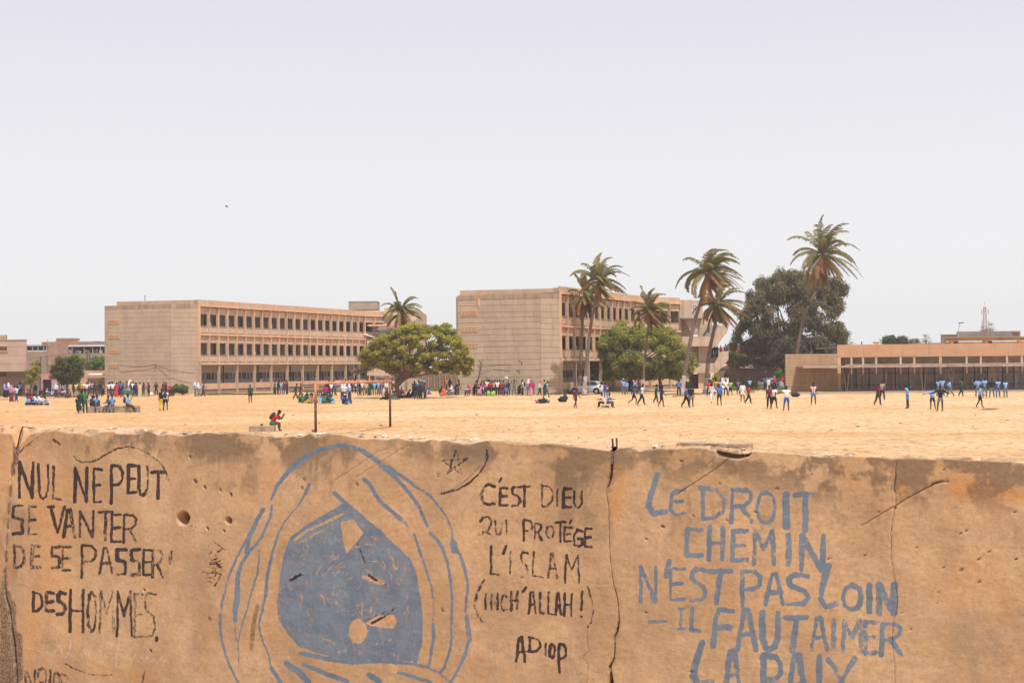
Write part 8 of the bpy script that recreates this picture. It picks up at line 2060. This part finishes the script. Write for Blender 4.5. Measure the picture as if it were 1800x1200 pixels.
for a in ((1649, 697.2, 'stand', 30, 'lb', 'gy', 'h'), (1656.5, 697.5, 'chat', 340, 'lb', 'gy', 'h'), (1719, 697.6, 'hips', 10, 'lb', 'gy', 'h'), (1731, 698.8, 'cross', 5, 'lb', 'gy', 'h'), (1743.5, 698.8, 'hips', 355, 'bk', 'gy', 'h'), (1754.5, 698.8, 'cross', 0, 'lb', 'bl', 'h'), (1767.5, 699, 'stand', 5, 'lb', 'gy', 'h')): P_(a[0], a[1], 1.68, *a[2:7], 'HAb')
# on the stair
for px, py, top in ((1252, 607.5, 'bk'), (1256.5, 606.5, 'nv'), (1261, 607, 'dg'), (1266.5, 606.5, 'rd'), (1275, 606.5, 'bl'), (1277.5, 607.5, 'nv')):
    q = at(px, py, 194.6); P_(0, 0, 1.62, 'stand', 300 if px < 1262 else 20, top, 'bk', 'h', 'STR', loc=(q.x, q.y, q.z - 1.62))
q = at(1275.5, 565.5, 194.6); P_(0, 0, 1.6, 'stand', 300, 'bk', 'bk', 'h', 'STR', label='person in black on the topmost stair landing', loc=(q.x, q.y, q.z - 1.6))
# someone resting on top of the pale pillar behind the row
q = at(1270, 669, 172); a_ = at(1268.5, 664, 172); b2 = at(1281, 664, 172)
box('pale_pillar', None, M_WHITE, ((a_.x + b2.x) / 2, 172.3, a_.z / 2), (b2.x - a_.x, .5, a_.z), 0, label='short pale block standing behind the row of people by the golden palm', cat='pillar')
P_(0, 0, 1.6, 'crossleg', 60, 'bk', 'bk', 'h', 'ST', label='person in black crouching on top of the pale block by the stair', loc=((a_.x + b2.x) / 2, 172.3, a_.z))

# ---- build
SCARF = {'sw': ('wh', 'white'), 'sr': ('rd', 'red'), 'so': ('og', 'orange'), 'spu': ('pu', 'purple'), 'spk': ('pk', 'pink'), 'sgy': ('gy', 'grey'), 'sbl': ('bl', 'blue'), 'slb': ('lb', 'light blue'), 'smu': ('mu', 'mustard'), 'sbk': ('bk', 'black'), 'sco': ('co', 'coral'), 'sli': ('li', 'lilac')}
GROUPS = {'CIR': 'pupils sitting in a circle on the sand', 'GO': 'group sitting behind the goal', 'HAb': 'people along the hall', 'LN': 'people queuing beyond the goal', 'W1': 'people at the gallery windows', 'W2': 'people at the gallery windows', 'STR': 'people on the stair', 'PL': 'players on the field', 'PLr': 'players on the field', 'MID': 'players on the field', 'HA': 'players on the field'}
def autolabel(d):
    t = cname(d['top']); b_n = cname(d['bot'].strip('*+')); z = ZONES[d['zone']]; w_ = POSES[d['pose']]['words'].split()[0]
    if d['bot'].endswith('++'): return 'person in a long %s robe %s %s' % (t, w_, z)
    if d['head'] in SCARF: return 'person in %s with %s headscarf %s %s' % (t, SCARF[d['head']][1], w_, z)
    if d['head'] in ('cw', 'cr'): return 'person in %s with %s cap %s %s' % (t, 'white' if d['head'] == 'cw' else 'red', w_, z)
    if t == b_n: return 'person all in %s %s %s' % (t, w_, z)
    return 'person in %s and %s %s %s' % (t, b_n, w_, z)
for d in PEOPLE:
    if d['loc'] is None: p = G(d['px'], d['py']); d['P'] = Vector((p.x, p.y, 0))
    else: d['P'] = Vector(d['loc'])
    if d['zone'] == 'BL' and d['py'] < 750: d['P'].y = G(d['px'], 725).y + .28; d['P'].x = d['P'].x * 1.002
    if not d['label']: d['label'] = autolabel(d); d['auto'] = True
from collections import defaultdict
dup_ = defaultdict(list)
for d in PEOPLE: dup_[d['label']].append(d)
ORD = ['first', 'second', 'third', 'fourth', 'fifth', 'sixth', 'seventh', 'eighth', 'ninth']
for k, v_ in dup_.items():
    if len(v_) > 1:
        v_.sort(key=lambda d: d['P'].x / d['P'].y)
        for i, d in enumerate(v_):
            d['label'] = k + ((', %s from left' % ORD[i]) if len(v_) > 2 else (', left one' if i == 0 else ', right one'))
def cap16(s):
    w_ = s.split()
    return s if len(w_) <= 16 else ' '.join(w_[:16])
for d in PEOPLE:
    D = person_meshes(d['pose']); J = D['J']; s = d['h'] / 1.70 * (rnd.uniform(.92, 1.04) if d.get('auto') else 1)
    o = bpy.data.objects.new('person', D['body']); link(o)
    o.location = d['P'] + Vector((0, 0, .01)); o.rotation_euler = (0, 0, R(d['face'] + rnd.uniform(-12, 12))); o.scale = (s, s, s)
    props(o, cap16(d['label']), 'person', GROUPS.get(d['zone'], 'people standing and sitting around the school field'))
    def slot(ob, m): ob.material_slots[0].link = 'OBJECT'; ob.material_slots[0].material = m
    slot(o, rnd.choice(SKIN))
    def wear(nm, key, m):
        c = bpy.data.objects.new(nm, D[key]); link(c); c.parent = o; slot(c, m); return c
    bot = d['bot']; code = bot.strip('*+')
    if bot.endswith('++'): wear('robe', 'robe', cmat(code)); wear('shirt', 'shirt', cmat(d['top']))
    else:
        wear('shirt', 'tee' if (d['head'] == 'h' or d['head'][0] == 'c') and rnd.random() < .75 else 'shirt', cmat(d['top']))
        if bot.endswith('+'): wear('skirt', 'skirt', cmat(code))
        elif bot.endswith('*'): wear('shorts', 'shorts', cmat(code))
        else: wear('trousers', 'trousers', cmat(code))
    if d['head'] in SCARF: wear('headscarf', 'scarf', cmat(SCARF[d['head']][0]))
    else:
        wear('hair', 'hair', HAIR)
        if d['head'][0] == 'c': wear('cap', 'cap', cmat('wh' if d['head'] == 'cw' else 'rd'))
    if d['bag']:
        code, lab = d['bag']; back = -J['fw']
        T = (J['neck'] - J['pel']).normalized(); bk = Vector((0, T.z, -T.y))
        c = (J['chest'] + bk * .21 - T * .05)
        bm = bmesh.new(); bmesh.ops.create_uvsphere(bm, u_segments=14, v_segments=10, radius=1)
        for q in bm.verts: q.co = Vector((1, 0, 0)) * q.co.x * .16 + bk * q.co.y * .11 + T * (math.copysign(abs(q.co.z) ** .7, q.co.z)) * .23
        me = bpy.data.meshes.new('backpack'); bm.to_mesh(me); bm.free(); me.materials.append(cmat(code)); me.polygons.foreach_set('use_smooth', [True] * len(me.polygons))
        b3 = bpy.data.objects.new('backpack', me); link(b3); rot = Matrix.Rotation(o.rotation_euler.z, 3, 'Z')
        b3.location = o.location + rot @ (c * s); b3.rotation_euler = o.rotation_euler; b3.scale = o.scale; props(b3, lab, 'backpack')
# ball held / on the sand
bm = bmesh.new(); bmesh.ops.create_uvsphere(bm, u_segments=12, v_segments=8, radius=.11); me = bpy.data.meshes.new('ball'); bm.to_mesh(me); bm.free(); me.materials.append(mat('tan_leather_ball', (.5, .33, .12), var=.1)); me.polygons.foreach_set('use_smooth', [True] * len(me.polygons))
p = G(1067.5, 699.5); obj('ball', me, None, (p.x, p.y - .2, .95), label='tan ball held by the person in the purple jersey', cat='ball')
# ================================================================== dusty air over the field
hm = bpy.data.materials.new('dusty_air'); hm.use_nodes = True
hn, hl_ = hm.node_tree.nodes, hm.node_tree.links
hn.remove(hn['Principled BSDF'])
pv = hn.new('ShaderNodeVolumePrincipled'); pv.inputs['Density'].default_value = .00042; pv.inputs['Color'].default_value = (.93, .91, .90, 1); pv.inputs['Anisotropy'].default_value = .2
hl_.new(pv.outputs[0], hn['Material Output'].inputs['Volume'])
v, f = boxvf((0, 225, 9.6), (420, 490, 21.4))
hz = obj('haze', mesh_from('haze', v, f, hm), None, (0, 0, 0)); hz['kind'] = 'stuff'
